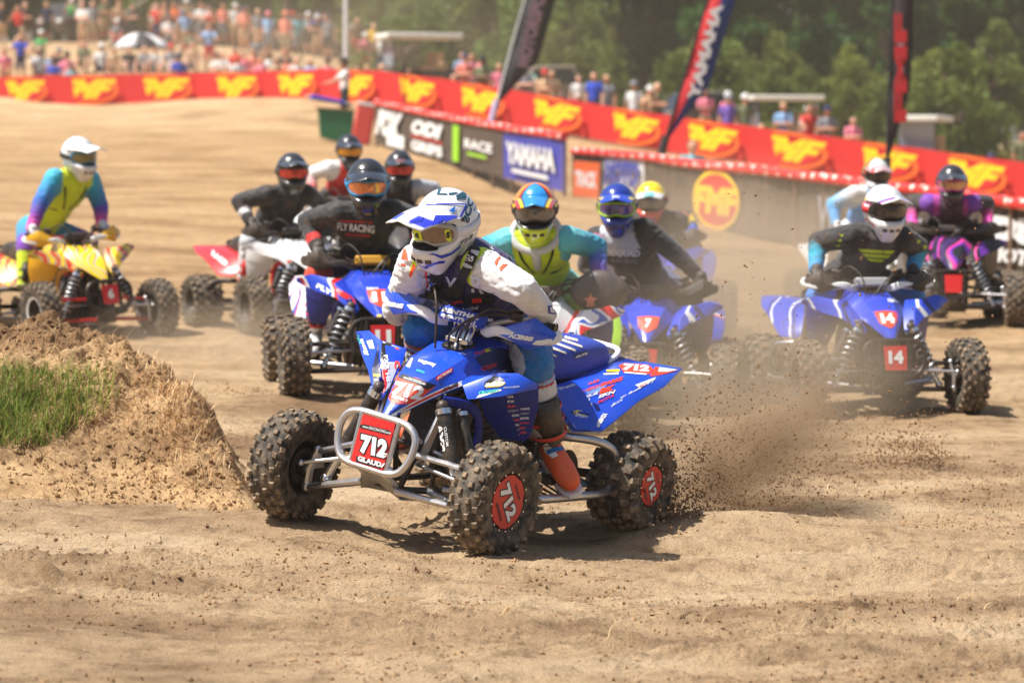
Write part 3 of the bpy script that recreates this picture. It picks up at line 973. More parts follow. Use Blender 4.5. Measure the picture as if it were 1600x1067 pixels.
    rs.build('rear_shock', spec.get('spring', BLACKM), q)
    ex = MB(); ex.tube(smooth_path([(.16, -.06, .55), (.24, -.17, .42), (.05, -.21, .40), (-.25, -.19, .48), (-.5, -.17, .60)], 6), .02); ex.capsule((-.46, -.17, .60), (-.92, -.17, .70), .045, .055, 16)
    ex.build('exhaust', ALU, q)
    # ---- front suspension
    for s, w in ((1, fl), (-1, fr)):
        kn = w - Vector((0, s * .085, 0))
        a = MB()
        out = kn + Vector((0, 0, -.085)); up = kn + Vector((-.01, -s * .02, .085))
        a.tube([(.725, s * .09, .235), out], .0165); a.tube([(.50, s * .10, .225), out], .0165)
        a.tube([Vector((.725, s * .09, .235)).lerp(out, .55), Vector((.50, s * .10, .225)).lerp(out, .55)], .012)
        a.build('lower_arm', arm_m, q)
        b = MB(); b.tube([(.69, s * .12, .41), up], .0135); b.tube([(.52, s * .13, .41), up], .0135)
        b.build('upper_arm', arm_m, q)
        k = MB(); k.tube([out, kn, up], .02); k.cyl(kn, w, .025); k.box(kn + Vector((-.05, 0, .02)), (.07, .03, .03)); k.capsule(out, out + Vector((0, 0, .01)), .024, .024); k.capsule(up, up + Vector((0, 0, .01)), .02, .02)
        k.build('knuckle', ALU, q)
        t = MB(); te = kn + Vector((.075, 0, .035)); t.cyl((.62, s * .06, .36), te, .0095); t.capsule(te, te, .016, .016)
        t.build('tie_rod', ALU, q)
        bot = Vector((.715, s * .09, .235)).lerp(out, .72) + Vector((-.02, 0, .03)); top = Vector((.60, s * .175, .635))
        d = bot - top
        sh = MB(); sh.cyl(top + d * .07, top + d * .66, .033, n=20); sh.capsule(top, top, .03, .03)
        sh.build('shock_body', BLACK, q)
        MB().cyl(top + d * .03, top + d * .09, .037, n=20).build('shock_collar', STEEL, q)
        sr = MB(); sr.cyl(top + d * .66, top + d * .97, .018, n=14); sr.capsule(bot, bot, .026, .026)
        sr.build('shock_rod', STEEL, q)
        if spec.get('spring'):
            hp = []
            ax = d.normalized(); e1 = ax.orthogonal().normalized(); e2 = ax.cross(e1)
            for kk in range(8 * 12 + 1):
                th = kk / 12 * 2 * math.pi
                hp.append(top + d * (.12 + .76 * kk / 96) + e1 * math.cos(th) * .044 + e2 * math.sin(th) * .044)
            MB().tube(hp, .0065, 6).build('shock_spring', spec['spring'], q)
        rv = MB(); o = Vector((-.085, s * .035, .015)); rv.capsule(top + o + d * .10, top + o + d * .50, .026, .026, 16)
        rv.build('shock_reservoir', BLACK, q)
        MB().cyl(top + o + d * .085, top + o + d * .13, .0285, n=16).build('reservoir_cap', spec.get('cap', STEEL), q)
    fp = MB(); fp.plate([(.78, .07, .30), (.78, -.07, .30), (.70, -.11, .20), (.50, -.13, .185), (.50, .13, .185), (.70, .11, .20)], .006)
    fp.build('skid_plate', ALU, q)
    for s in (1, -1):
        MB().plate([(.66, s * .13, .38), (.56, s * .155, .66), (.52, s * .155, .66), (.60, s * .13, .38)], .012).build('shock_tower', ALU if full else BLACKM, q)
    # ---- front bumper with number plate
    bp = MB()
    bp.tube(round_path([(.80, .205, .50), (.82, .20, .40), (.835, .15, .325), (.835, -.15, .325), (.82, -.20, .40), (.80, -.205, .50), (.795, -.15, .555), (.795, .15, .555)], .07, 5, True), .0165, 10, True)
    for s in (1, -1):
        bp.tube([(.80, s * .10, .553), (.835, s * .095, .327)], .013)
        bp.tube([(.832, s * .06, .33), (.70, s * .085, .25)], .013)
        bp.tube([(.797, s * .12, .55), (.64, s * .12, .46)], .012)
    P['bumper'] = bp.build('front_bumper', bump_m, q)
    pl = MB(); pl.plate([(.812, .088, .545), (.812, -.088, .545), (.845, -.088, .335), (.845, .088, .335)] if full else [(.818, .078, .520), (.818, -.078, .520), (.845, -.070, .365), (.845, .070, .365)], .006)
    P['plate'] = pl.build('number_plate', REDP, q, smooth=False)
    if spec.get('number'):
        up_ = Vector((-.172, 0, .985)); nz_ = Vector((.985, 0, .172)); T = Matrix((Vector((0, 1, 0)), up_, nz_)).transposed().to_4x4(); T.translation = Vector((.8315, 0, .448)) + nz_ * .006
        text_plane('number', spec['number'], P['plate'], T, .045 * len(spec['number']) + .01, .085, WHITEINK, .06)
    # ---- hood
    secs = [(.795, .535, .004, .533, .006, .528), (.75, .595, .026, .585, .032, .560), (.70, .648, .048, .636, .058, .588), (.61, .728, .082, .716, .104, .642), (.52, .776, .100, .765, .142, .688), (.44, .812, .112, .803, .176, .722), (.34, .850, .118, .842, .200, .768), (.22, .872, .118, .864, .196, .780), (.10, .882, .112, .872, .180, .745), (.0, .880, .104, .866, .166, .712), (-.12, .850, .094, .832, .150, .690), (-.18, .82, .085, .80, .135, .68)]
    def sec_interp(k=5):
        S_ = np.array(secs); out = []
        for i in range(len(S_) - 1):
            for j in range(k):
                p0, p1, p2, p3 = S_[max(i - 1, 0)], S_[i], S_[i + 1], S_[min(i + 2, len(S_) - 1)]; t = j / k
                out.append(.5 * (2 * p1 + (p2 - p0) * t + (2 * p0 - 5 * p1 + 4 * p2 - p3) * t * t + (3 * p1 - p0 - 3 * p2 + p3) * t ** 3))
        out.append(S_[-1]); return out
    rings = []
    for x, zc, yr, zr, yl, zl in sec_interp():
        half = [(0, zc), (yr * .5, zc * .75 + zr * .25 + .002), (yr * .92, zr + .004), (yr, zr - .006), (yr * .45 + yl * .55, zr * .5 + zl * .5 - .004), (yl, zl + .004), (yl - .004, zl - .004), (yl * .75, zl + .02)]
        ring = [Vector((x, a, z)) for a, z in half] + [Vector((x, 0, zl + .05 if zc - zl > .07 else zl))] + [Vector((x, -a, z)) for a, z in reversed(half[1:])]
        rings.append(ring)
    hb = MB(); hb.loft(rings)
    P['hood'] = hb.build('hood', body, q, angle=28)
    shade_plate = MB()  # black plate set on the closed hood as the shade of a stem recess
    shade_plate.plate([(.365, .035, .848), (.345, .058, .851), (.25, .062, .872), (.21, .04, .877), (.21, -.04, .877), (.25, -.062, .872), (.345, -.058, .851), (.365, -.035, .848)], .010)
    shade_plate.build('stem_recess_shade', BLACK, q)
    # ---- front fenders
    P['fender'] = []; P['shroud'] = []
    for s in (1, -1):
        m = (lambda L: [Vector(p) for p in L]) if s > 0 else mirror
        vs = m([(.565, .273, .687), (.449, .313, .812), (.385, .503, .807), (.372, .498, .785), (.47, .385, .725),       # 0-4 fin
                (.613, .20, .621), (.613, .14, .581), (.614, .125, .612), (.47, .165, .735), (.40, .20, .800),            # 5-9
                (.54, .22, .735), (.415, .41, .835)])
        fs = [(0, 10, 1, 11, 2, 3, 4), (0, 5, 10), (5, 6, 7), (5, 7, 8, 10), (10, 8, 9, 1)]
        fe = MB(); fe.add(vs, [fs[0], fs[4]] if full and s > 0 else fs)
        P['fender'].append(fe.build('front_fender', spec.get('fender', body), q, bevel=.004, solid=.008, angle=20))
        sh = MB()
        sv = m([(.50, .285, .700), (.40, .37, .755), (.25, .425, .785), (.213, .425, .678), (.205, .405, .545), (.225, .395, .510), (.294, .31, .508), (.40, .275, .600), (.31, .35, .66)])
        sh.add(sv, [(0, 1, 8, 7), (1, 2, 3, 8), (3, 4, 5, 8), (5, 6, 7, 8)])
        P['shroud'].append(sh.build('side_shroud', shroud_m, q, bevel=.003, solid=.007, angle=25))
        ig = MB(); ig.tube(smooth_path(m([(.60, .17, .66), (.53, .24, .655), (.46, .265, .62), (.42, .27, .52), (.43, .26, .42), (.46, .24, .36)]), 5), .022, 8, flat=.45)
        ig.build('inner_guard', body2, q)
    # ---- seat
    sr = []
    for x, hw, zt, zb in ((-.10, .085, .868, .73), (-.18, .105, .862, .715), (-.30, .128, .858, .70), (-.45, .140, .866, .70), (-.62, .145, .880, .712), (-.76, .142, .884, .725), (-.84, .132, .872, .738), (-.885, .112, .845, .750), (-.90, .085, .815, .765)):
        sr.append([Vector((x, y_, z)) for y_, z in ((0, zt), (hw * .55, zt - .004), (hw * .88, zt - .016), (hw, zt - .045), (hw * 1.06, (zt + zb) / 2 - .01), (hw * 1.08, zb + .01), (hw * .98, zb), (0, zb), (-hw * .98, zb), (-hw * 1.08, zb + .01), (-hw * 1.06, (zt + zb) / 2 - .01), (-hw, zt - .045), (-hw * .88, zt - .016), (-hw * .55, zt - .004))])
    st = MB(); st.loft(sr)
    P['seat'] = st.build('seat', seat_m, q, angle=60, sub=1)
    # ---- rear fenders and tail
    P['rear'] = []
    for s in (1, -1):
        m = (lambda L: [Vector(p) for p in L]) if s > 0 else mirror
        vs = m([(-.20, .295, .600), (-.30, .185, .695), (-.55, .165, .725), (-.828, .14, .775), (-1.05, .22, .792), (-1.17, .36, .788),
                (-.90, .375, .760), (-.66, .385, .718), (-.50, .398, .655), (-.40, .40, .592),
                (-.90, .43, .726), (-.64, .452, .672), (-.44, .455, .585), (-.355, .445, .538), (-.225, .365, .522), (-.42, .28, .70), (-.66, .26, .748), (-.90, .27, .785)])
        fs = [(0, 1, 15, 9), (1, 2, 16, 15), (2, 3, 17, 16), (3, 4, 5, 17), (15, 16, 7, 8), (15, 8, 9), (16, 17, 6, 7), (17, 5, 6), (6, 5, 10), (7, 6, 10, 11), (8, 7, 11, 12), (9, 8, 12, 13), (0, 9, 13, 14)]
        rf = MB(); rf.add(vs, fs)
        P['rear'].append(rf.build('rear_fender', rear, q, bevel=.004, solid=.008, angle=22))
    tl = MB(); tl.plate([(-.80, .145, .768), (-.80, -.145, .768), (-1.02, -.215, .785), (-1.02, .215, .785)], .012); tl.plate([(-.40, .17, .68), (-.40, -.17, .68), (-.84, -.15, .75), (-.84, .15, .75)], .01)
    tl.build('tail_panel', body2, q, bevel=.003)
    gb = MB(); gb.tube(round_path([(-.80, .13, .765), (-.93, .12, .80), (-1.0, .09, .83), (-1.0, -.09, .83), (-.93, -.12, .80), (-.80, -.13, .765)], .05), .014)
    gb.build('grab_bar', spec.get('grab', BLACKM), q)
    # ---- nerf bars with pegs
    for s in (1, -1):
        m = (lambda L: [Vector(p) for p in L]) if s > 0 else mirror
        nb = MB(); nb.tube(round_path(m([(.42, .14, .235), (.30, .44, .262), (.16, .50, .266), (-.40, .505, .252), (-.475, .50, .33), (-.465, .485, .44), (-.36, .445, .492), (-.23, .34, .495), (-.22, .15, .45)]), .07, 5), .0205, 12)
        nb.build('nerf_bar', nerf_m, q)
        pg = MB(); pg.box((-.03, s * .36, .315), (.055, .16, .025)); pg.box((-.03, s * .25, .30), (.04, .12, .03))
        for k in range(5):
            pg.box((-.03, s * (.30 + k * .03), .333), (.055, .006, .014))
        pg.build('foot_peg', BLACKM, q)
        hg = MB(); hg.plate(m([(-.12, .22, .30), (-.12, .46, .29), (-.38, .47, .28), (-.36, .22, .32)]), .004)
        for k in range(4):
            hg.tube(m([(.10 - k * .05, .48, .262), (-.02 - k * .08, .22, .25)]), .006, 6)
        hg.build('heel_guard', BLACKM, q)
    # ---- handlebar group
    hs = spec.get('bar_steer', steer)
    PV = Vector((.26, 0, .95))
    Rb = Matrix.Rotation(hs, 3, 'Z')
    bdz = Vector((0, 0, spec.get('bar_dz', 0)))
    def hbp(L): return [PV + Rb @ (Vector(p) - PV) + bdz for p in L]
    bar = hbp([(.19, .40, 1.03), (.20, .24, 1.035), (.235, .13, .99), (.255, .07, .955), (.255, -.07, .955), (.235, -.13, .99), (.20, -.24, 1.035), (.19, -.40, 1.03)])
    hb2 = MB(); hb2.tube(round_path(bar, .05), .0135, 10)
    hb2.tube(hbp([(.24, .115, 1.0), (.24, -.115, 1.0)]), .009)
    hb2.build('handlebar', barm, q)
    stm = MB(); stm.cyl(*hbp([(.26, 0, .96), (.42, 0, .62)]), .02); stm.cyl(*hbp([(.262, .04, .95), (.30, .04, .885)]), .015); stm.cyl(*hbp([(.262, -.04, .95), (.30, -.04, .885)]), .015)
    stm.box(hbp([(.30, 0, .885)])[0], (.05, .12, .022)); stm.box(hbp([(.255, .04, .952)])[0], (.042, .03, .03)); stm.box(hbp([(.255, -.04, .952)])[0], (.042, .03, .03))
    stm.build('steering_stem', STEEL if full else BLACKM, q, bevel=.003)
    pd = MB()
    Rp = Rb @ Matrix.Rotation(-.25, 3, 'Y')
    pd.box(hbp([(.30, 0, .992)])[0], (.062, .225, .062), Rp)
    P['pad'] = pd.build('bar_pad', spec.get('pad', BLACK), q, bevel=.012)
    P['grip'] = {}
    for s in (1, -1):
        g = MB(); g.tube(hbp([(.193, s * .27, 1.033), (.19, s * .41, 1.03)]), .0175, 12); g.lathe([(.024, -.004), (.024, .004)], 14, 'y', c=hbp([(.19, s * .405, 1.03)])[0])
        g.build('grip', BLACK, q)
        P['grip'][s] = (hbp([(.19, s * .335, 1.031)])[0], (Rb @ Vector((0, s, -.01))).normalized())
        lv = MB(); lv.tube(smooth_path(hbp([(.235, s * .22, 1.035), (.265, s * .27, 1.03), (.262, s * .39, 1.022)]), 5), .006, 8, flat=.7); lv.box(hbp([(.215, s * .225, 1.04)])[0], (.05, .045, .035), Rb); lv.capsule(*hbp([(.225, s * .20, 1.06), (.20, s * .235, 1.07)]), .014, .014)
        lv.build('lever', BLACK, q)
        if spec.get('muff') == 'big':
            g3 = MB(); c = hbp([(.255, s * .34, 1.01)])[0]
            rg = []
            for k in range(7):
                t = k / 6; x = .09 * math.sin(t * math.pi / 2 + .0) ; r = math.cos(t * math.pi / 2) ** .6
                rg.append([c + Rb @ Vector((.05 + x * .7 - .05, math.cos(a) * .165 * max(r, .05) * (1.0 + .12 * math.cos(2 * a)), math.sin(a) * .135 * max(r, .05) - .02)) for a in [2 * math.pi * j / 20 for j in range(20)]])
            g3.loft(rg)
            P[('guard', s)] = g3.build('hand_guard', guard_m, q, angle=60)
        else:
            fr_ = MB()
            fr_.tube(smooth_path(hbp([(.27, s * .09, .955), (.31, s * .14, .955), (.325, s * .20, .975), (.315, s * .33, .965), (.255, s * .43, .985), (.20, s * .445, 1.01)]), 5), .024, 8, flat=.42)
            fr_.build('guard_mount', guard2, q)
            gv = hbp([(.325, s * .165, .968), (.30, s * .355, 1.07), (.245, s * .45, 1.015), (.26, s * .435, .965), (.318, s * .345, .925), (.342, s * .26, .955), (.322, s * .355, 1.0)])
            gd = MB(); gd.add(gv, [(0, 6, 1), (1, 6, 2), (2, 6, 3), (3, 6, 4), (4, 6, 5), (5, 6, 0)])
            P[('guard', s)] = gd.build('hand_guard', guard_m, q, bevel=.003, solid=.006, angle=25)
    cbl = MB()
    for k, pts in enumerate(([(.22, .21, 1.05), (.34, .14, 1.06), (.40, .06, .95), (.36, .03, .85)], [(.22, -.21, 1.05), (.33, -.16, 1.10), (.40, -.09, 1.02), (.40, -.06, .84)], [(.22, .22, 1.05), (.36, .10, 1.02), (.39, .0, .92), (.34, -.02, .85)])):
        cbl.tube(smooth_path(hbp(pts), 8), .006, 8)
    cbl.build('control_cables', BLACK, q)
    return P

# ------------------------------------------------------------------ printed decals laid onto built surfaces
class Surf:
    def __init__(self, objs):
        dg = bpy.context.evaluated_depsgraph_get()
        vs, fs = [], []
        for o in objs:
            ev = o.evaluated_get(dg); me = ev.to_mesh(); W = o.matrix_world
            k = len(vs); vs += [W @ v.co for v in me.vertices]
            fs += [tuple(i + k for i in p.vertices) for p in me.polygons]
            ev.to_mesh_clear()
        self.t = BVHTree.FromPolygons(vs, fs)
CAMV = Vector((0, 0, CAMH))
def decal_px(name, surf, parent, material, poly=None, text=None, c=None, u=None, v=None, bold=.03, shear=0.0, off=.003, edge=7.0, jump=.12):
    """lay flat print on a surface; its place is read off the photograph, its distance is the surface's own"""
    if text:
        tv, fs, _ = text_geo(text, bold, shear)
        if isinstance(u, (int, float)): u = (u, 0)
        if v is None: v = (0, -8)
        if isinstance(v, (int, float)): v = (0, -v)
        pts = [(c[0] + x * u[0] + y * v[0], c[1] + x * u[1] + y * v[1]) for x, y in tv]
    else:
        pts = poly; fs = [tuple(range(len(poly)))]
    bm = bmesh.new()
    bv = [bm.verts.new((x, y, 0)) for x, y in pts]
    for f in fs:
        try: bm.faces.new([bv[i] for i in f])
        except ValueError: pass
    bmesh.ops.triangulate(bm, faces=bm.faces)
    for _ in range(4):
        es = [e for e in bm.edges if e.calc_length() > edge]
        if not es or len(bm.verts) > 2500: break
        bmesh.ops.subdivide_edges(bm, edges=es, cuts=1)
        bmesh.ops.triangulate(bm, faces=bm.faces)
    Wi = parent.matrix_world.inverted()
    dead, dep = [], {}
    for vt in bm.verts:
        d = Vector(ray(vt.co.x, vt.co.y)).normalized()
        loc, nr, idx, dist = surf.t.ray_cast(CAMV, d)
        if loc is None: dead.append(vt); continue
        if nr.dot(d) > 0: nr = -nr
        dep[vt] = dist
        vt.co = loc + (nr * .7 - d * .3) * off
    bmesh.ops.delete(bm, geom=dead, context='VERTS')
    bad = [f for f in bm.faces if max(dep[w] for w in f.verts) - min(dep[w] for w in f.verts) > jump]
    bmesh.ops.delete(bm, geom=bad, context='FACES')
    if not bm.faces:
        bm.free(); return None
    for vt in bm.verts: vt.co = Wi @ vt.co
    me = bpy.data.meshes.new(name); bm.to_mesh(me); bm.free()
    return obj(name, me, material, parent, smooth=False)
# ------------------------------------------------------------------ riders
CLOTH = attr_mat('printed_jersey', .75, bmp=.25, bscale=120, dust=.25, sheen=.15)
SHELLM = attr_mat('helmet_paint', .25, coat=.8, dust=.05)
PEAKM = SHELLM
def set_cols(me, cols):
    a = me.color_attributes.new('Col', 'FLOAT_COLOR', 'POINT')
    c = np.ones((len(me.vertices), 4)); c[:, :3] = cols
    a.data.foreach_set('color', c.ravel())
def ik(a, b, l1, l2, pole):
    d = b - a; L = max(min(d.length, (l1 + l2) * .995), .05)
    n = d.normalized(); k = (l1 * l1 - l2 * l2 + L * L) / (2 * L)
    h = math.sqrt(max(l1 * l1 - k * k, 0))
    p = pole - n * pole.dot(n)
    return a + n * k + p.normalized() * h
def seg_dist(P, a, b):
    ab = b - a; t = np.clip(((P - a) @ ab) / max(ab @ ab, 1e-9), 0, 1)
    return np.linalg.norm(P - (a + t[:, None] * ab), axis=1), t
def body_mesh(name, caps, ells, voxel, fold=.006):
    """overlapping tapered volumes fused into one continuous skin"""
    mb = MB()
    for nm, a, b, r0, r1 in caps:
        mb.capsule(a, b, r0, r1, 16, 4)
    for nm, c, rad, R in ells:
        mb.ellipsoid(c, rad, R, 20, 14)
    me = mb.mesh(name)
    o = bpy.data.objects.new(name, me); COL.objects.link(o)
    r = o.modifiers.new('r', 'REMESH'); r.mode = 'VOXEL'; r.voxel_size = voxel; r.use_smooth_shade = True
    s = o.modifiers.new('s', 'SMOOTH'); s.factor = .5; s.iterations = 4 if voxel < .01 else 3
    dg = bpy.context.evaluated_depsgraph_get()
    out = bpy.data.meshes.new_from_object(o.evaluated_get(dg))
    bpy.data.objects.remove(o)
    n = len(out.vertices)
    P = np.empty(n * 3); out.vertices.foreach_get('co', P); P = P.reshape(-1, 3)
    best = np.full(n, 1e9); bi = np.zeros(n, int); bt = np.zeros(n)
    for i, (nm, a, b, r0, r1) in enumerate(caps):
        d, t = seg_dist(P, np.array(a), np.array(b)); d = d - (r0 + (r1 - r0) * t)
        k = d < best; best[k] = d[k]; bi[k] = i; bt[k] = t[k]
    if fold:
        Nn = np.empty(n * 3); out.vertices.foreach_get('normal', Nn); Nn = Nn.reshape(-1, 3)
        w = np.array([noise.noise(Vector((p[0] * 13, p[1] * 13, p[2] * 26))) + .6 * noise.noise(Vector((p[0] * 30, p[1] * 34, p[2] * 48))) for p in P])
        ridg = (1 - np.abs(w)) * 2 - 1.4
        P = P + Nn * (ridg * fold)[:, None]
        out.vertices.foreach_set('co', P.ravel())
    return out, P, bi, bt
def basis(z, y):
    z = z.normalized(); y = (y - z * y.dot(z)).normalized(); x = y.cross(z)
    return Matrix((x, y, z)).transposed()

def joints(P, head, pelvis=(-.24, 0, .97), lean_lat=None, elbow_pole=None, knee_out=.6):
    """default standing crouch on the pegs, hands on the grips"""
    J = {}
    J['head'] = Vector(head); J['pelvis'] = Vector(pelvis)
    J['neck'] = J['head'] + Vector((-.075, 0, -.165))
    sp = (J['neck'] - J['pelvis'])
    lat = Vector((0, 1, 0)) if lean_lat is None else Vector(lean_lat)
    lat = (lat - sp.normalized() * lat.dot(sp.normalized())).normalized()
    J['lat'] = lat
    for s, k in ((1, 'L'), (-1, 'R')):
        J['sh' + k] = J['neck'] - sp.normalized() * .05 + lat * s * .18
        g, ax = P['grip'][s]
        J['hand' + k] = g + Vector((-.055, 0, .03))
        pole = Vector((-.85, s * .75, -.15)) if elbow_pole is None else Vector((elbow_pole[0], s * elbow_pole[1], elbow_pole[2]))
        J['el' + k] = ik(J['sh' + k], J['hand' + k], .27, .245, pole)
        J['hip' + k] = J['pelvis'] + lat * s * .095
        J['ank' + k] = Vector((-.06, s * .33, .43))
        J['kn' + k] = ik(J['hip' + k], J['ank' + k], .42, .42, Vector((1, s * knee_out, .1)))
        J['toe' + k] = Vector((.09, s * .365, .375))
    return J
def rider_body(root, J, colfn, voxel=.011, fold=.005, bulk=1.0):
    sp = J['neck'] - J['pelvis']; R = basis(sp, J['lat']); L = sp.length
    caps, ells = [], []
    def lerp(t): return J['pelvis'] + sp * t
    lat = J['lat']
    caps.append(('pelvis', lerp(0) - lat * .05, lerp(0) + lat * .05, .125, .125))
    caps.append(('belly', lerp(.05), lerp(.5), .13, .135))
    caps.append(('chest', lerp(.5), lerp(.88), .14, .12))
    ells.append(('chest', lerp(.70), (.135, .195, L * .32), R)); ells.append(('belly', lerp(.35), (.125, .165, L * .36), R)); ells.append(('pelvis', lerp(.02), (.130, .175, .145), R))
    caps.append(('neck', J['neck'] - sp.normalized() * .05, J['neck'] + (J['head'] - J['neck']) * .6, .062, .058))
    for k in 'LR':
        caps.append(('yoke' + k, J['neck'] - sp.normalized() * .05, J['sh' + k], .075, .078))
        caps.append(('upper' + k, J['sh' + k], J['el' + k], .082, .066))
        caps.append(('fore' + k, J['el' + k], J['hand' + k].lerp(J['el' + k], .12), .065, .046))
        caps.append(('thigh' + k, J['hip' + k], J['kn' + k], .108, .080))
        caps.append(('shin' + k, J['kn' + k], J['ank' + k].lerp(J['kn' + k], .25), .075, .062))
    caps = [(c[0], c[1], c[2], c[3] * (bulk if c[0] != 'neck' else 1), c[4] * (bulk if c[0] != 'neck' else 1)) for c in caps]; ells = [(e[0], e[1], tuple(v * bulk for v in e[2]), e[3]) for e in ells]
    me, Pn, bi, bt = body_mesh('jersey_and_trousers', caps, ells, voxel, fold)
    names = [c[0] for c in caps]
    Ri = np.array(R).T
    loc = (Pn - np.array(J['pelvis'])) @ np.array(R)        # x = forward of torso, y = left, z = along spine
    cols = np.array([colfn(names[bi[i]], float(bt[i]), loc[i], float(loc[i][2]) / L, Pn[i]) for i in range(len(Pn))])
    set_cols(me, cols)
    return obj('body', me, CLOTH, root, angle=180)
def glove(root, P, J, s, m):
    k = 'L' if s > 0 else 'R'
    g, ax = P['grip'][s]
    w = (J['el' + k] - g); w = (w - ax * w.dot(ax)).normalized()          # towards the wrist
    up = w.cross(ax); up = up if up.z > 0 else -up
    mb = MB()
    palm0 = g + w * .055 + up * .018; palm1 = g + up * .028 - w * .004
    mb.capsule(J['hand' + k].lerp(J['el' + k], .10), palm0, .040, .036, 14)
    rg = []
    for t, hw, th in ((0, .036, .024), (.35, .043, .022), (.75, .045, .019), (1.0, .042, .014)):
        c = palm0.lerp(palm1, t)
        rg.append([c + ax * math.cos(a) * hw + up * math.sin(a) * th for a in [2 * math.pi * j / 14 for j in range(14)]])
    mb.loft(rg)
    for i, o in enumerate((-.033, -.011, .012, .033)):
        ln = (.94, 1.05, 1.0, .82)[i] if s > 0 else (.82, 1.0, 1.05, .94)[i]
        pts = []
        for a, r in ((70, .032), (20, .034), (-35, .033), (-95, .030)):
            a = math.radians(70 - (70 - a) * ln)
            pts.append(g + ax * o + (up * math.sin(a) - w * math.cos(a)) * r)
        mb.tube(smooth_path(pts, 4), [.0115] * 9 + [.0105, .010, .009, .0045][0:4], 9)
    th = [g - ax * .045 + w * .03 + up * .005, g - ax * .052 + w * .018 - up * .018, g - ax * .040 - w * .012 - up * .03]
    mb.tube(smooth_path(th, 5), [.0135] * 7 + [.012, .011, .009, .005][:4], 9)
    return mb.build('glove', m, root, angle=60)
def boot(root, J, s, m, m2, m3, m4=None, m5=None, k_=1.0):
    k = 'L' if s > 0 else 'R'
    kn, an, toe = J['kn' + k], J['ank' + k], J['toe' + k]
    top = an.lerp(kn, .68)
    sh = (an - top).normalized()
    ft = (toe - an); ft = (ft - sh * ft.dot(sh) * .35).normalized()
    side = sh.cross(ft).normalized()
    heel = an - ft * .05 + sh * .055
    mb = MB()
    ring = lambda c, u, w_, a, b, n=16: [c + u * math.cos(2 * math.pi * j / n) * a * k_ + w_ * math.sin(2 * math.pi * j / n) * b * k_ for j in range(n)]
    f2 = side.cross(sh)
    rg = [ring(top, f2, side, .072, .064), ring(top.lerp(an, .25), f2, side, .075, .063), ring(top.lerp(an, .55), f2, side, .066, .056), ring(top.lerp(an, .85), f2, side, .060, .050)]
    mb.loft(rg, 1)
    n2 = ft.cross(side); n2 = n2 if n2.dot(sh) < 0 else -n2
    fr = []
    for t, a, b, up in ((-.065, .030, .034, .03), (-.045, .040, .062, .035), (.0, .042, .068, .035), (.06, .044, .056, .018), (.12, .047, .046, .004), (.17, .044, .038, -.004), (.205, .034, .030, -.008), (.222, .016, .016, -.012)):
        c = an + ft * t + sh * .045 + n2 * up * .6
        fr.append(ring(c, side, n2, a, b, 14))
    mb.loft(fr)
    b = mb.build('boot', [m, m4 or m], root, angle=50)
    so = MB(); rgs = []
    for t, a in ((-.068, .030), (-.04, .040), (.05, .040), (.13, .047), (.19, .040), (.215, .022)):
        c = an + ft * t + sh * .092
        rgs.append([c + side * a * k_, c - side * a * k_, c - side * a * k_ + sh * .018, c + side * a * k_ + sh * .018])
    so.loft(rgs); so.build('sole', m2, b, angle=30)
    bk = MB()
    for t in (.22, .45, .7):
        c = top.lerp(an, t)
        pts = [c + f2 * math.cos(a) * .076 + side * s * -1 * math.sin(a) * .066 for a in np.linspace(-.9, 2.0, 9)]
        pts = [c + f2 * math.cos(a) * .077 * k_ + side * math.sin(a) * .067 * k_ for a in np.linspace(-1.9, 1.9, 13)]
        bk.tube(pts, .011, 6, flat=.4)
    bk.build('buckle_straps', m3, b, angle=40)
    sp_ = MB(); rr = []
    for t in (.02, .3, .6):
        c = top.lerp(an, t); rr.append([c + f2 * math.cos(a) * .080 * k_ + side * math.sin(a) * .068 * k_ for a in np.linspace(-.75, .75, 7)])
    sp_.loft(rr, closed=False, caps=False); sp_.build('shin_plate', m5 or m3, b, angle=50, solid=.006)
    return b
def kneecup(root, J, s, m):
    k = 'L' if s > 0 else 'R'
    mb = MB(); kn = J['kn' + k]; d = (J['ank' + k] - kn).normalized()
    f = ((kn - J['hip' + k]).normalized() - d).normalized()
    mb.ellipsoid(kn + f * .022 + d * .02, (.065, .06, .085), basis(d, Vector((0, 1, 0))), 16, 10)
    return mb.build('knee_panel', m, root)

def shell_r(az, el):
    """helmet surface in head space for a direction (radians)"""
    ca, sa, ce, se = math.cos(az), math.sin(az), math.cos(el), math.sin(el)
    a, b, c = (.150 if ca > 0 else .158), .129 - .022 * max(0, -se) * (1 if ca > 0 else .4), (.152 if se > 0 else .165)
    r = 1 / math.sqrt((ce * ca / a) ** 2 + (ce * sa / b) ** 2 + (se / c) ** 2)
    d = abs(math.degrees(az)); e = math.degrees(el)
    def ss(x, lo, hi):
        t = min(max((x - lo) / (hi - lo), 0), 1); return t * t * (3 - 2 * t)
    w = ss(-e, 8, 24) * (1 - ss(-e, 60, 84)) * (1 - ss(d, 22, 80))
    r *= 1 + .40 * w * (1 - .35 * ss(d, 12, 45))
    r *= 1 + .035 * (1 - ss(abs(e - 8), 10, 30)) * ss(d, 60, 75) * (1 - ss(d, 80, 110))
    r *= 1 - .02 * math.exp(-((e - 42) / 5) ** 2) * (1 - ss(d, 30, 60))
    return r
def dirv(az, el):
    return Vector((math.cos(el) * math.cos(az), math.cos(el) * math.sin(az), math.sin(el)))
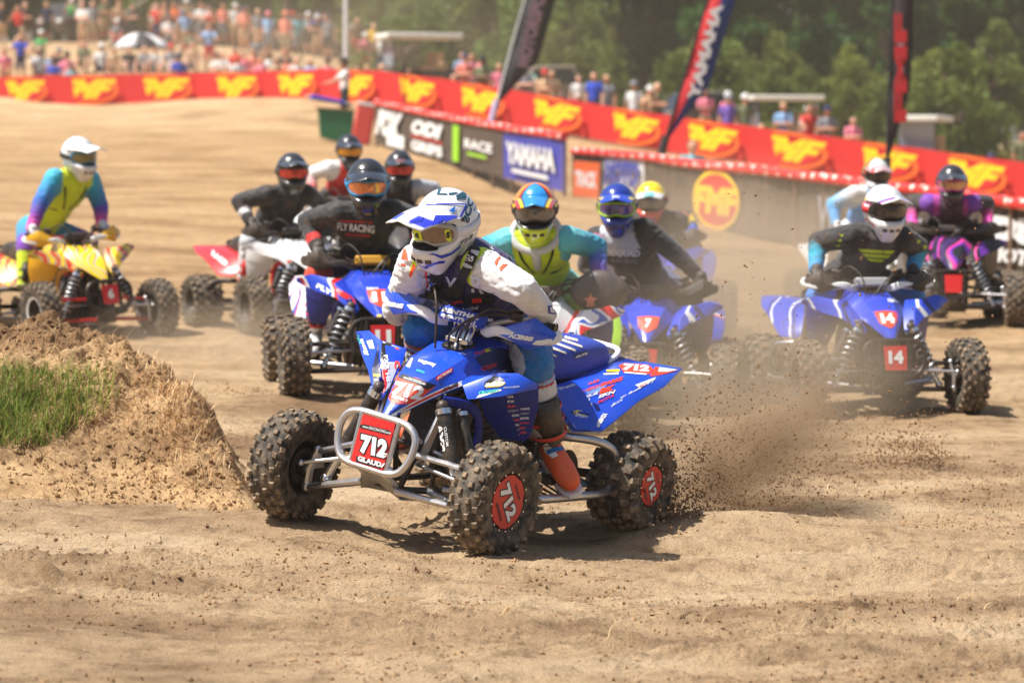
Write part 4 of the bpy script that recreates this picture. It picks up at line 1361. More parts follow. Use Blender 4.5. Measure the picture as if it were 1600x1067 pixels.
def helmet(root, Hm, sp):
    """Hm: head matrix in the rider's frame; sp: colour functions and lens colours"""
    na, ne = sp.get('res', (72, 54))
    vs, ang = [], []
    for i in range(ne + 1):
        el = math.pi / 2 - math.pi * i / ne
        for j in range(na):
            az = 2 * math.pi * j / na - math.pi
            vs.append(dirv(az, el) * shell_r(az, el)); ang.append((math.degrees(az), math.degrees(el)))
    fs = []
    for i in range(ne):
        for j in range(na):
            j2 = (j + 1) % na
            q = (i * na + j, (i + 1) * na + j, (i + 1) * na + j2, i * na + j2)
            a = sum(ang[k][0] for k in q[:2]) / 2 + 180 / na; e = (ang[q[0]][1] + ang[q[1]][1]) / 2
            d = abs(a)
            lo = -18 + 5 * (d / 62) ** 2; hi = 22 - 6 * (d / 62) ** 2
            if d < 60 and lo < e < hi: continue
            z = sum(vs[k].z for k in q) / 4
            cut = -.135 - .085 * max(0, math.cos(math.radians(a)))
            if z < cut or e < -78: continue
            fs.append(q)
    me = bpy.data.meshes.new('helmet'); me.from_pydata([tuple(v) for v in vs], [], fs)
    bm = bmesh.new(); bm.from_mesh(me)
    idx = [v.index for v in bm.verts if v.link_faces]
    bmesh.ops.delete(bm, geom=[v for v in bm.verts if not v.link_faces], context='VERTS')
    bmesh.ops.recalc_face_normals(bm, faces=bm.faces); bm.to_mesh(me); bm.free()
    set_cols(me, np.array([sp['shell'](ang[i][0], ang[i][1], vs[i]) for i in idx]))
    h = obj('helmet', me, SHELLM, root, angle=180, M=Hm)
    so = h.modifiers.new('thick', 'SOLIDIFY'); so.thickness = .012; so.offset = -1
    ln = MB(); ln.ellipsoid((0, 0, 0), (.128, .112, .132), None, 24, 16); ln.ellipsoid((.07, 0, -.09), (.09, .075, .05), None, 18, 10)
    ln.build('helmet_lining', mat('helmet_lining', (.015, .015, .017), .8), h)
    # goggles
    def gp(az, el, k): return dirv(math.radians(az), math.radians(el)) * .150 * k * (1 - .10 * (abs(az) / 60) ** 2)
    bd = []
    for t in range(40):
        a = 2 * math.pi * t / 40
        c_, s_ = math.cos(a), math.sin(a)
        az = 57 * math.copysign(abs(c_) ** .55, c_); el = 1 + (17 if s_ > 0 else 18) * math.copysign(abs(s_) ** .7, s_)
        if s_ < 0: el += 7 * math.exp(-(az / 13) ** 2)
        bd.append((az, el))
    gf = MB(); gf.tube([gp(a, e, 1.0) for a, e in bd], sp.get('frame_r', .0105), 8, True)
    gf.build('goggle_frame', sp.get('frame', BLACK), h)
    gl = MB(); cen = gp(0, 1, 1.05); ring1 = [gp(a * .93, 1 + (e - 1) * .93, 1.035) for a, e in bd]; ring2 = [gp(a * .5, 1 + (e - 1) * .5, 1.06) for a, e in bd]
    n = 40
    gl.add([cen] + ring2 + ring1, [(0, 1 + i, 1 + (i + 1) % n) for i in range(n)] + [(1 + i, 1 + n + i, 1 + n + (i + 1) % n, 1 + (i + 1) % n) for i in range(n)])
    gl.build('goggle_lens', sp['lens'], h, angle=180)
    ss_ = MB(); up, dn = [], []
    for t in range(49):
        az = 55 + (250) * t / 48; a = (az + 180) % 360 - 180
        for L_, e in ((up, 8), (dn, -8)):
            el = math.radians(e); L_.append(dirv(math.radians(a), el) * (shell_r(math.radians(a), el) + .006))
    ss_.add(up + dn, [(i, i + 1, 49 + i + 1, 49 + i) for i in range(48)])
    ss_.build('goggle_strap', sp.get('strap', BLACK), h, solid=.003)
    mo = MB()                                                    # mouth vent
    for k in (-1, 0, 1):
        mo.tube([dirv(math.radians(a + k * 13), math.radians(-30)) * (shell_r(math.radians(a + k * 13), math.radians(-30)) + .001) for a in (-4, 0, 4)], .011, 6, flat=.5)
    mo.build('chin_vent', BLACK, h)
    # peak
    nu, nv = 24, 14
    pv, pc = [], []
    for j in range(nv + 1):
        t = j / nv
        for i in range(nu + 1):
            s = i / nu * 2 - 1
            az = math.radians(s * 74); el = math.radians(44 - 22 * s * s)
            root_p = dirv(az, el) * (shell_r(az, el) + .004)
            tip = Vector((.150 + .150 * (1 - .20 * s * s), s * .098, .098 - .026 * s * s))
            mid = root_p.lerp(tip, .5) + Vector((0, 0, .016))
            p = root_p * (1 - t) ** 2 + mid * 2 * t * (1 - t) + tip * t * t
            p += Vector((0, 0, .010 * math.exp(-(s / .28) ** 2) * t))
            pv.append(p); pc.append(sp['peak'](s, t))
    pf = [(j * (nu + 1) + i, j * (nu + 1) + i + 1, (j + 1) * (nu + 1) + i + 1, (j + 1) * (nu + 1) + i) for j in range(nv) for i in range(nu)]
    pm = bpy.data.meshes.new('peak'); pm.from_pydata([tuple(p) for p in pv], [], pf); set_cols(pm, np.array(pc))
    o = obj('peak', pm, PEAKM, h, angle=40)
    so = o.modifiers.new('thick', 'SOLIDIFY'); so.thickness = .006; so.offset = 0
    for s in (1, -1):
        a, e = math.radians(74 * s), math.radians(22); p = dirv(a, e) * shell_r(a, e)
        MB().cyl(p * .99, p * 1.05, .009, n=10).build('peak_screw', BLACK, h)
    return h, o
def head_m(J, yaw=0, pitch=0, roll=0, scale=1.0):
    return Matrix.Translation(J['head']) @ Matrix.Rotation(math.radians(yaw), 4, 'Z') @ Matrix.Rotation(math.radians(pitch), 4, 'Y') @ Matrix.Rotation(math.radians(roll), 4, 'X') @ Matrix.Scale(scale, 4)
def lens_mat(name, col, rough=.08, metal=.4):
    return mat(name, col, rough, metal, coat=1.0)
def neck_brace(root, J, m):
    mb = MB(); c = J['neck'] + Vector((.01, 0, .015))
    sp = (J['neck'] - J['pelvis']).normalized(); R = basis(sp, J['lat'])
    ring = [c + R @ Vector((math.cos(a) * .125, math.sin(a) * .145, -.025 * math.cos(a))) for a in [2 * math.pi * i / 32 for i in range(32)]]
    mb.tube(ring, .024, 10, True, flat=.8)
    mb.capsule(c + R @ Vector((.13, 0, -.04)), c + R @ Vector((.145, 0, -.17)), .03, .022)
    mb.capsule(c + R @ Vector((-.12, 0, .0)), c + R @ Vector((-.15, 0, -.16)), .03, .022)
    return mb.build('neck_brace', m, root)
def chest_straps(root, J, m, r=.014):
    mb = MB(); sp = J['neck'] - J['pelvis']; R = basis(sp, J['lat']); L = sp.length
    for s in (1, -1):
        mb.tube(smooth_path([J['pelvis'] + R @ Vector(p) for p in ((-.02, s * .115, L * .99), (.10, s * .10, L * .88), (.128, s * .055, L * .70), (.128, s * .03, L * .60))], 6), r * 1.3, 6, flat=.45)
        mb.tube(smooth_path([J['pelvis'] + R @ Vector(p) for p in ((.128, 0, L * .58), (.10, s * .10, L * .56), (.02, s * .165, L * .55), (-.06, s * .14, L * .55))], 6), r * 1.3, 6, flat=.45)
    return mb.build('chest_harness', m, root)
# ------------------------------------------------------------------ the leading quad, number 712
def wheel_local(i):
    w = LEAD_W @ Vector(((.64, .545, .254), (.64, -.545, .254), (-.63, .49, .235), (-.63, -.49, .235))[i])
    return LEAD_C.inverted() @ w
_w = [wheel_local(i) for i in range(4)]
lead = build_quad(dict(M=LEAD_C, label='blue racing quad number 712 with silver front bumper leading the pack', full=True, discs=True, disc_rot=-1.0,
    body=BLUEP, body2=NAVYP, shroud=NAVYP, bumper=ALU, arms=ALU, nerf=ALU, grab=WHITEP, seat=mat('blue_seat_cover', srgb(34, 62, 158), .55, bmp=.15, bscale=300, dust=.08), guard=BLUEP, guard2=WHITEP, pad=mat('pad_blue', srgb(24, 70, 190), .6),
    wheel_z=[w.z for w in _w], wheel_y=[w.y for w in _w], bar_steer=math.radians(5), steer=math.radians(-2), camber=math.radians(4)))
q0 = lead['root']
LP = lambda px, py, y_: px_local(LEAD_C, px, py, 1, y_)
J = joints(lead, LP(697, 349, -.10), (-.16, -.05, .93))
J['neck'] = LP(708, 402, -.09) + Vector((-.09, 0, 0))
J['shL'] = LP(752, 418, .08) ; J['shR'] = LP(652, 412, -.26)
J['lat'] = (J['shL'] - J['shR']).normalized()
J['elL'] = LP(815, 452, .31); J['elR'] = LP(622, 484, -.44)
J['hipL'] = J['pelvis'] + Vector((0, .1, 0)); J['hipR'] = J['pelvis'] + Vector((0, -.1, 0))
J['knL'] = LP(836, 578, .29); J['ankL'] = LP(862, 700, .36); J['toeL'] = J['ankL'] + Vector((.07, .17, -.10))
J['knR'] = Vector((.20, -.27, .86)); J['ankR'] = Vector((-.05, -.34, .44))
person0 = empty('person', LEAD_C, 'rider in white helmet and navy jersey steering the leading quad 712', 'person', 'riders')
WHT, NAVY, ROYAL, SKIN = (.72, .72, .72), srgb(22, 34, 88), srgb(18, 62, 152), srgb(214, 150, 124)
def mixc(a, b, t):
    t = min(max(t, 0), 1); return tuple(x + (y - x) * t for x, y in zip(a, b))
LIME, ORNG, TEAL, SKYB, CRIM = srgb(206, 232, 40), srgb(244, 108, 36), srgb(28, 150, 190), srgb(140, 190, 226), srgb(186, 26, 64)
def lead_col(b, t, loc, h, p):
    s = b[:-1] if b[-1] in 'LR' else b
    if s == 'neck': return SKIN if t > .35 else NAVY
    if s == 'yoke':
        return NAVY
    if s == 'upper':
        if b[-1] == 'L' and t < .07: return mixc(LIME, ORNG, (.90 - h) * 6)
        return WHT
    if s == 'fore': return WHT
    if s == 'chest': return NAVY
    if s == 'belly': return mixc(ROYAL, NAVY, (h - .36) * 8)
    if s == 'pelvis': return ROYAL
    if s == 'thigh':
        return mixc(srgb(16, 70, 168), TEAL, (t - .6) * 1.2)
    if t < .22: return [srgb(16, 90, 176), srgb(120, 190, 120), ORNG, SKYB, CRIM][min(int(t / .044), 4)]
    return (.66, .66, .64)
rider_body(person0, J, lead_col, .0085, .006, 1.13)
glv = mat('white_glove', (.72, .72, .71), .7, dust=.1, bmp=.3)
for s in (1, -1): glove(person0, lead, J, s, glv)
BOOTO = mat('orange_boot', srgb(236, 92, 40), .45, dust=.2); BOOTB = mat('black_boot', (.03, .03, .032), .5, dust=.25); BOOTW = mat('white_boot', (.72, .72, .7), .45, dust=.15)
BOOTR = mat('red_boot_strap', srgb(214, 52, 36), .45, dust=.15)
bt = boot(person0, J, 1, BOOTO, BOOTW, BOOTR, BOOTB, BOOTB, 1.22); boot(person0, J, -1, BOOTO, BOOTW, BOOTR, BOOTB, BOOTB, 1.22)
WH = (.80, .80, .80)
def lead_shell(az, el, p):
    a = abs(az)
    if -44 < el < -33 and a < 34 and (el + 38 + 4 * math.cos(a * .16)) ** 2 < 9: return srgb(46, 56, 190)
    if a > 118 and abs(el - 25) < 3: return srgb(60, 64, 90)
    if a > 96 and abs(el + 6 - (a - 96) * .25) < 2.5: return srgb(40, 50, 150)
    if a > 150 and abs(el - 2) < 10: return srgb(40, 46, 120)
    return WH
def lead_peak(s, t):
    if abs(s) > .25 and .52 < t < .86 and abs(s) < .92: return srgb(52, 66, 200)
    if abs(t - .40) < .025 and abs(s) > .1: return srgb(60, 70, 190)
    return WH
hm, pk = helmet(person0, head_m(J, -4, 20, 2, 1.05), dict(res=(120, 90), shell=lead_shell, peak=lead_peak, frame=mat('goggle_grey', srgb(170, 172, 168), .4), strap=mat('strap_white', (.7, .7, .74), .7),
    lens=lens_mat('lens_brown', srgb(120, 100, 84), .12, .3)))
bpy.context.view_layer.update()

# ---- print on the leading quad and its rider
def DT(surf, parent, text, c, u, v, m=WHITEINK, bold=.03, shear=0, off=.003, name='lettering'):
    return decal_px(name, surf, parent, m, text=text, c=c, u=u, v=v, bold=bold, shear=shear, off=off)
def DP(surf, parent, poly, m, off=.002, name='decal'):
    return decal_px(name, surf, parent, m, poly=poly, off=off)
H_ = lead['hood']; sH = Surf([H_])
DP(sH, H_, [(604.5, 619), (622.5, 586), (650, 590), (681, 603), (646, 631), (613, 631)], ORANGEINK, .002)
DP(sH, H_, [(623, 583.5), (629, 584), (682, 602), (668, 609), (650, 600), (622, 590)], BLACKINK, .003)
DT(sH, H_, '712', (638, 611), (46, 10), (9, -21), WHITEINK, .06, 0, .004, 'number')
DP(sH, H_, [(614, 617), (637, 624.5), (635, 628), (612, 620.5)], WHITEINK, .003)
DT(sH, H_, 'www.GNCCRACING.com', (648, 595), (34, 11), (1, -4), WHITEINK, .01, 0, .0045)
for a_, b_ in (((608, 649), (640, 631)), ((640, 631), (672, 615)), ((672, 615), (700, 603)), ((700, 603), (724, 594)), ((724, 594), (757, 585))): DP(sH, H_, [a_, b_, (b_[0], b_[1] + 8), (a_[0], a_[1] + 8)], WHITEINK, .003)
DP(sH, H_, [(622, 644), (650, 628), (690, 609), (715, 600), (716, 603), (690, 613), (650, 632)], REDINK, .004)
DP(sH, H_, [(722, 594), (757, 584), (757, 589), (724, 600)], BLACKINK, .0045)
DT(sH, H_, 'FXR', (702, 606), (26, -11), (2, -7), BLACKINK, .05, .3, .005)
DT(sH, H_, 'YAMAHA', (741, 592), (22, -5), (1, -4), WHITEINK, .02, 0, .006)
DP(sH, H_, [(680.5, 589.5), (706, 574), (707.5, 580), (682, 595.5)], REDINK, .003)
DT(sH, H_, 'ACTION!', (694, 585), (22, -13), (1, -5), WHITEINK, .03, 0, .0045)
DT(sH, H_, 'segway', (667, 568), (27, 8), (2, -6), WHITEINK, .04)
DT(sH, H_, 'twins', (657, 580), (13, 4), (1, -4), TEALINK, .03)
DP(sH, H_, [(634, 572), (643, 559), (645.5, 560), (640, 575)], WHITEINK)
DP(sH, H_, [(606, 636.5), (609, 635), (612, 637), (612, 640), (609, 642), (606, 640)], WHITEINK, .003, 'emblem')
DP(sH, H_, [(742, 560), (772, 541), (800, 548), (824, 588), (810, 600), (762, 586)], mat('navy_tank_ink', srgb(14, 24, 84), .4), .0015)
DT(sH, H_, 'ACTION!', (763, 574), (25, -9), (1, -8), REDINK, .04)
DT(sH, H_, 'RCE', (784, 583), (12, -4), (1, -7), WHITEINK, .04)
DT(sH, H_, 'Active', (800, 583), (22, -10), (1, -6), GREYINK, .03, .2)
DT(sH, H_, 'Fuel', (749, 551), (14, -4), (1, -5), REDINK, .03)
DP(sH, H_, [(757, 546), (766, 543), (768, 548), (759, 551)], YELLOWINK)
f_l, f_r = lead['fender']
sF = Surf([f_l]); sR = Surf([f_r])
DP(sF, f_l, [(757, 597), (772, 587), (779, 589), (757, 608)], BLACKINK); DP(sF, f_l, [(768, 598), (780, 589), (788, 593), (764, 606)], SILVERINK, .0025)
DP(sF, f_l, [(757, 603), (762, 599), (786, 596), (790, 599), (782, 604), (760, 606)], YELLOWINK, .003)
DT(sF, f_l, 'ENERGY', (774, 600.5), (30, -3), (1, -6), WHITEINK, .06, 0, .0042)
DP(sF, f_l, [(744, 622), (748, 617), (782, 608), (784, 610), (752, 620)], WHITEINK, .0025)
DT(sF, f_l, 'CROSSFIT', (764, 612), (32, -4), (0, -5), TEALINK, .05, 0, .004)
DT(sF, f_l, 'dynojet', (799, 605), (26, -2), (0, -4), GREYINK, .02, 0, .004)
DP(sR, f_r, [(598, 533), (631, 546.5), (626, 562), (604, 616), (599.5, 608), (595, 562)], SILVERINK, .002)
DP(sR, f_r, [(597, 532), (612, 538), (604, 566), (594.5, 560)], BLACKINK, .003)
DP(sR, f_r, [(597, 578), (606, 574), (604, 604), (599, 616)], REDINK, .003)
DP(sR, f_r, [(592, 536), (581, 577), (584, 606), (596, 622), (598, 606), (592, 560)], mat('navy_ink', srgb(20, 24, 70), .4), .002)
DT(sR, f_r, 'GBC', (620, 560), (2, 33), (9, -1), ORANGEINK, .06, 0, .004)
DT(sR, f_r, 'FXR', (604, 567), (3, 24), (7, -1), WHITEINK, .05, 0, .0045)
DT(sR, f_r, 'HS', (606, 590), (2, 14), (6, -1), WHITEINK, .05, 0, .0045)
DP(sR, f_r, [(584, 584), (593, 585), (593, 589), (584, 588)], YELLOWINK, .003); DP(sR, f_r, [(587, 601), (594, 602), (594, 606), (588, 604)], YELLOWINK, .003); DP(sR, f_r, [(586, 592), (593, 594), (593, 596), (586, 594)], WHITEINK, .003)
DT(sR, f_r, 'energy', (569, 543), (10, 26), (6, -2), WHITEINK, .04, 0, .003); DT(sR, f_r, 'dura', (562, 530), (6, 14), (5, -2), TEALINK, .03, 0, .003)
DP(sR, f_r, [(573, 533), (582, 531), (586, 545), (578, 545)], WHITEINK, .003)
sh_l = lead['shroud'][0]; sS = Surf([sh_l])
rows_ = [('OHLINS', WHITEINK), ('FXR', WHITEINK), ('ELKA', ORANGEINK), ('GBC', GREYINK), ('HINSON', WHITEINK), ('ACTION', ORANGEINK), ('RENTHAL', WHITEINK), ('YAMAHA', GREYINK), ('FUEL', YELLOWINK), ('RATH RACING', REDINK)]
for i in range(9):
    a, b = rows_[i], rows_[(i * 3 + 1) % 10]
    y_ = 619 + i * 7.4
    DT(sS, sh_l, a[0], (801 + .3 * i, y_), (17, -1), (0, -3.6), a[1], .03, 0, .004)
    DT(sS, sh_l, b[0], (821 - .3 * i, y_ - 3), (14, -1), (0, -3.6), b[1], .03, 0, .004)
sP = Surf([lead['pad']])
DT(sP, lead['pad'], 'RENTHAL', (720, 490), (58, 14), (2, -7), WHITEINK, .06, .15); DT(sP, lead['pad'], 'RENTHAL', (717, 500), (58, 14), (2, -8), WHITEINK, .06, .15)
for s, c, u in ((1, (814, 527), (38, 6)), (-1, (615, 476), (30, 6))):
    g = lead[('guard', s)]; DT(Surf([g]), g, 'ACERBIS', c, u, (2, -7), WHITEINK, .07, .1)
pl = lead['plate']; sp_ = Surf([pl])
DP(sp_, pl, [(563, 661), (616, 674), (614, 681), (562, 668)], BLACKINK, .002); DP(sp_, pl, [(557, 712), (609, 727), (608, 736), (556, 721)], BLACKINK, .002)
DT(sp_, pl, 'www.GNCCRACING.com', (589, 671), (44, 11), (1, -4), WHITEINK, .01, 0, .0035)
DT(sp_, pl, '712', (584.5, 697.5), (46, 11.5), (3, -34), BLACKINK, .12, 0, .0028, 'number_edge'); DT(sp_, pl, '712', (584.5, 697.5), (42, 10.5), (3, -30), WHITEINK, .07, 0, .004, 'number')
DT(sp_, pl, 'GLAUDA', (582, 722), (45, 13), (1, -8), WHITEINK, .05, 0, .0035)
for o in q0.children:
    if o.name.startswith('shock_body') and o.matrix_world @ Vector((0, 0, 0)) is not None:
        bb = np.array([(o.matrix_world @ Vector(c))[:] for c in o.bound_box]).mean(0)
        if (LEAD_C.inverted() @ Vector(bb)).y > 0:
            ss0 = Surf([o]); DT(ss0, o, 'AXIS', (688, 684), (6, 44), (11, -2), WHITEINK, .07, 0, .003); DT(ss0, o, 'CUSTOM', (697.5, 682), (4, 30), (4, -1), WHITEINK, .02, 0, .003)
rf = lead['rear'][0]; sB = Surf([rf])
DP(sB, rf, [(966.5, 571), (976, 567.5), (1013, 570), (1022, 578), (1014, 585), (975, 583)], ORANGEINK, .002)
DT(sB, rf, '712', (994, 575), (41, 3), (3, -10), WHITEINK, .07, 0, .004, 'number')
DP(sB, rf, [(976, 581), (1010, 584), (1010, 586), (975, 583)], WHITEINK, .003)
DP(sB, rf, [(1024, 573), (1060, 578), (1040, 584), (1026, 587), (1015, 588)], ORANGEINK, .002); DP(sB, rf, [(1030, 574), (1058, 578), (1044, 581), (1028, 581)], WHITEINK, .003)
DP(sB, rf, [(992, 602), (1025, 589), (1022, 593), (1000, 606)], WHITEINK, .003); DP(sB, rf, [(995, 605), (1010, 598), (1008, 602), (1000, 606)], REDINK, .004)
DP(sB, rf, [(900, 619), (934, 632), (938, 640), (905, 655), (889, 642)], mat('navy_panel_ink', srgb(16, 26, 96), .4), .002)
DP(sB, rf, [(880, 648), (900, 657), (924, 674), (897, 673), (884, 660)], mat('navy_panel_ink', srgb(16, 26, 96), .4), .002)
DP(sB, rf, [(900, 612), (948, 600), (940, 612), (906, 618)], mat('light_blue_ink', srgb(120, 150, 220), .4), .002)
for t, c, u, v, m, b in (('YAMAHA', (912, 628), (16, -7), (1, -4), WHITEINK, .02), ('HINSON', (910, 639), (24, -10), (1, -5), YELLOWINK, .04), ('SPEED', (908, 650), (16, 4), (1, -4), WHITEINK, .03), ('OOO', (906, 664), (18, 2), (0, -7), GREYINK, .0), ('ENERGY', (939, 656), (12, -18), (5, 3), WHITEINK, .05),
        ('Pirelli', (884, 605), (26, -8), (1, -4), WHITEINK, .02), ('ELKA', (928, 597), (14, -4), (1, -4), ORANGEINK, .03), ('SPARKS', (955, 597), (30, -9), (1, -5), ORANGEINK, .05), ('ROLL DESIGN', (918, 609), (30, -10), (1, -4), ORANGEINK, .03), ('RK', (948, 609), (20, -6), (1, -7), ORANGEINK, .09), ('EKN', (948, 616), (22, -7), (1, -4), WHITEINK, .05),
        ('TWIN AIR', (922, 618), (20, -7), (1, -4), WHITEINK, .03), ('MOTUL', (947, 623), (22, -10), (1, -4), REDINK, .04), ('vp fuels', (985, 614), (28, -14), (2, -4), WHITEINK, .03), ('ELKA', (964, 629), (14, -8), (2, -4), WHITEINK, .03), ('DWT', (1010, 600), (22, -9), (2, -4), WHITEINK, .02)):
    DT(sB, rf, t, c, (u[0] * 1.2, u[1] * 1.2), (v[0] * 1.25, v[1] * 1.25), m, b, .15, .0042)
DP(sB, rf, [(947, 578), (968, 577), (968, 581), (948, 581)], YELLOWINK, .003); DP(sB, rf, [(942, 584), (966, 582), (967, 585), (944, 586)], WHITEINK, .003)
se = lead['seat']; sE = Surf([se])
RIB = mat('seat_rib_cream', srgb(226, 214, 196), .6)
for (a, b) in (((849, 548), (868, 557)), ((851, 539.5), (884, 552.5)), ((859, 533.5), (898, 548)), ((868, 528), (909, 542.5)), ((882, 527), (902, 532.5))):
    DP(sE, se, [(a[0], a[1] - 2), (b[0], b[1] - 2), (b[0] + 1, b[1] + 1.5), (a[0], a[1] + 2)], RIB, .004, 'seat_rib')
DP(sE, se, [(896, 558), (900, 553), (917, 549), (920, 551), (916, 556), (899, 561)], BLACKINK, .003); DT(sE, se, 'GUTS', (908, 555), (19, -6), (1, -4), WHITEINK, .05, 0, .0045)
# rider
body0 = [o for o in person0.children if o.name.startswith('body')][0]; sD = Surf([body0])
OUT = mat('letter_silver', srgb(196, 206, 222), .6)
for t, c in (('F', (661, 437)), ('X', (704, 446)), ('R', (747, 445))):
    DT(sD, body0, t, c, (20, 3), (1, -26), OUT, .02, 0, .003)
DT(sD, body0, 'Active', (733, 482), (30, -6), (1, -8), WHITEINK, .04, .2); DT(sD, body0, 'SBI', (741, 492), (12, -3), (1, -5), REDINK, .05)
DT(sD, body0, 'FXR', (765, 392), (12, -10), (5, 7), SILVERINK, .04); DT(sD, body0, 'FXR', (651, 390), (1, 16), (6, 0), SILVERINK, .04)
DT(sD, body0, 'PRO', (750, 424), (13, -2), (0, -5), WHITEINK, .04)
ORM = mat('sleeve_orange', srgb(240, 84, 40), .7)
for pg in ([(772, 410), (780, 399), (791, 396), (782, 403), (775, 417)], [(780, 419), (799, 401), (786, 413), (794, 413), (782, 424)], [(627, 404), (632, 384), (634, 384), (638, 408), (634, 406)], [(622, 411), (634, 413), (633, 416), (622, 415)]):
    DP(sD, body0, pg, ORM, .003)
SLV = mat('sleeve_blue', srgb(40, 70, 150), .7)
for pg in ([(852, 460), (855, 458), (860, 466), (862, 472), (859, 470), (855, 464)], [(855, 478), (866, 476), (866, 479), (859, 480), (860, 488), (868, 489), (868, 491), (857, 490)]):
    DP(sD, body0, pg, SLV, .003)
DP(sD, body0, [(768, 528), (790, 530), (808, 540), (818, 556), (822, 574), (818, 586), (808, 588), (800, 572), (786, 552)], mat('grey_knee', srgb(190, 192, 198), .7, dust=.1), .004, 'knee_panel')
DP(sD, body0, [(648, 384), (656, 386), (655, 404), (648, 420), (642, 432), (640, 424), (646, 404)], mat('lime_ink_band', srgb(206, 226, 40), .7), .003)
DP(sD, body0, [(646, 412), (650, 416), (642, 434), (639, 430)], ORM, .004)
STRAP = mat('harness_webbing', (.016, .016, .017), .7, bmp=.3, bscale=400)
for pg in ([(668, 413), (683, 416), (698, 452), (703, 466), (684, 468), (676, 440)], [(738, 381), (752, 386), (741, 416), (730, 438), (719, 464), (701, 464), (714, 438), (727, 412)], [(676, 452), (698, 448), (712, 446), (732, 436), (722, 466), (684, 468)], [(722, 464), (772, 456), (772, 471), (745, 474), (726, 472)]):
    DP(sD, body0, pg, STRAP, .012, 'harness_strap')
for pg in ([(738, 392), (749, 395), (747, 401), (736, 397)], [(727, 411), (740, 416), (738, 421), (725, 416)]):
    DP(sD, body0, pg, SILVERINK, .015, 'strap_patch')
DT(sD, body0, 'EVS', (735, 405), (10, 3), (3, -7), WHITEINK, .03, 0, .015)
DP(sD, body0, [(663, 404), (666, 404), (668, 446), (665, 447)], REDINK, .016, 'tether_cord'); DP(sD, body0, [(681, 468), (700, 472), (724, 468), (724, 471), (700, 475), (681, 471)], REDINK, .016, 'tether_cord'); DP(sD, body0, [(739, 466), (752, 464), (753, 470), (740, 472)], REDINK, .016, 'clip')
sK = Surf([hm, pk])
BLUI = mat('helmet_blue_ink', srgb(52, 64, 190), .3); TEAI = mat('helmet_slate_ink', srgb(44, 84, 100), .3)
DT(sK, pk, 'SHOEI', (651, 345), (22, -5), (2, -6), BLUI, .04, .2)
DP(sK, pk, [(674, 353), (680, 337), (706, 337), (716, 339), (694, 349)], BLUI, .004); DP(sK, pk, [(703, 341), (713, 337), (714, 340), (704, 343)], BLUI, .004)
for pg in ([(682, 305), (685, 296), (697, 288.5), (690, 295), (687, 302), (699, 303), (699, 305)], [(701, 302), (712, 301), (721, 291), (716, 302), (707, 305), (701, 305)], [(712, 306), (727, 309), (726, 298), (729, 307), (727, 311), (713, 309)], [(713, 310), (728, 313), (727, 314), (713, 312)], [(666, 319), (688, 318), (728, 318.5), (729, 320), (688, 320), (666, 321)], [(727, 320), (730, 320), (722, 338), (717, 341)]):
    DP(sK, hm, pg, TEAI if pg[0][1] < 315 else BLUI, .003)
DP(sK, pk, [(701, 330), (711, 322), (710, 333)], mat('helmet_sky_ink', srgb(40, 120, 220), .3), .004)
DT(sK, hm, 'SCO', (732, 327), (10, -42), (10, 5), TEAI, .05, 0, .003)
DT(sK, hm, '712', (728, 375), (22, -14), (4, -8), TEAI, .03, 0, .003)
DP(sK, hm, [(669, 398), (676, 396), (690, 399), (704, 395), (718, 384), (719, 387), (706, 398), (690, 404), (678, 399)], BLUI, .003)
sG = Surf([o for o in hm.children if 'goggle' in o.name])
gfr = [o for o in hm.children if 'goggle_frame' in o.name][0]
YF = mat('neon_yellow', srgb(214, 230, 20), .4)
for pg, c in (([(646, 360), (657, 358), (661, 376), (652, 382), (648, 376)], (652, 369)), ([(694, 360), (702, 358), (706, 378), (698, 376)], (700, 367))):
    DP(sG, gfr, pg, YF, .003, 'outrigger'); DT(sG, gfr, 'S', c, (6, 0), (0, -10), BLACKINK, .08, 0, .0045)
bob = bt; sQ = Surf([bob] + list(bob.children))
DP(sQ, bob, [(849, 695), (855, 692), (866, 703), (872, 712), (864, 716), (852, 706)], WHITEINK, .004); DP(sQ, bob, [(854, 704), (866, 699), (879, 698), (881, 703), (868, 706), (857, 710)], mat('buckle_blue', srgb(40, 110, 180), .4), .006)
# ------------------------------------------------------------------ the pack behind
def stripes(*cols, n=5, f=1.0):
    def fn(s, t): return cols[int((abs(s) * f + t) * n) % len(cols)]
    return fn
def flat(c):
    return lambda *a: c
def racer(M3, label, rlabel, quad, head, col, hel, glove_m, boots, a_yaw=0, h_pitch=14, pelvis=(-.22, 0, .95), hx=.30, extras=(), voxel=.012, pole=None):
    M, roll, pitch = M3
    P = build_quad(dict(quad, bar_dz=-.075, M=M, label=label, wheel_z=wz(roll, pitch)))
    hd = px_local(M, head[0], head[1], 0, hx)
    pv = Vector(pelvis); pv.y += hd.y * .35
    J = joints(P, hd, pv, elbow_pole=pole)
    root = empty('person', M, rlabel, 'person', 'riders')
    b = rider_body(root, J, col, voxel, .005, 1.07)
    for s in (1, -1):
        glove(root, P, J, s, glove_m); boot(root, J, s, *boots)
    h, pk = helmet(root, head_m(J, a_yaw, h_pitch, 0, 1.06), hel)
    for e in extras:
        if e == 'brace': neck_brace(root, J, mat('brace_grey', srgb(190, 190, 186), .5))
        if e == 'straps': chest_straps(root, J, STRAP)
    bpy.context.view_layer.update()
    P.update(body=b, person=root, helmet=h, peak=pk, J=J)
    return P
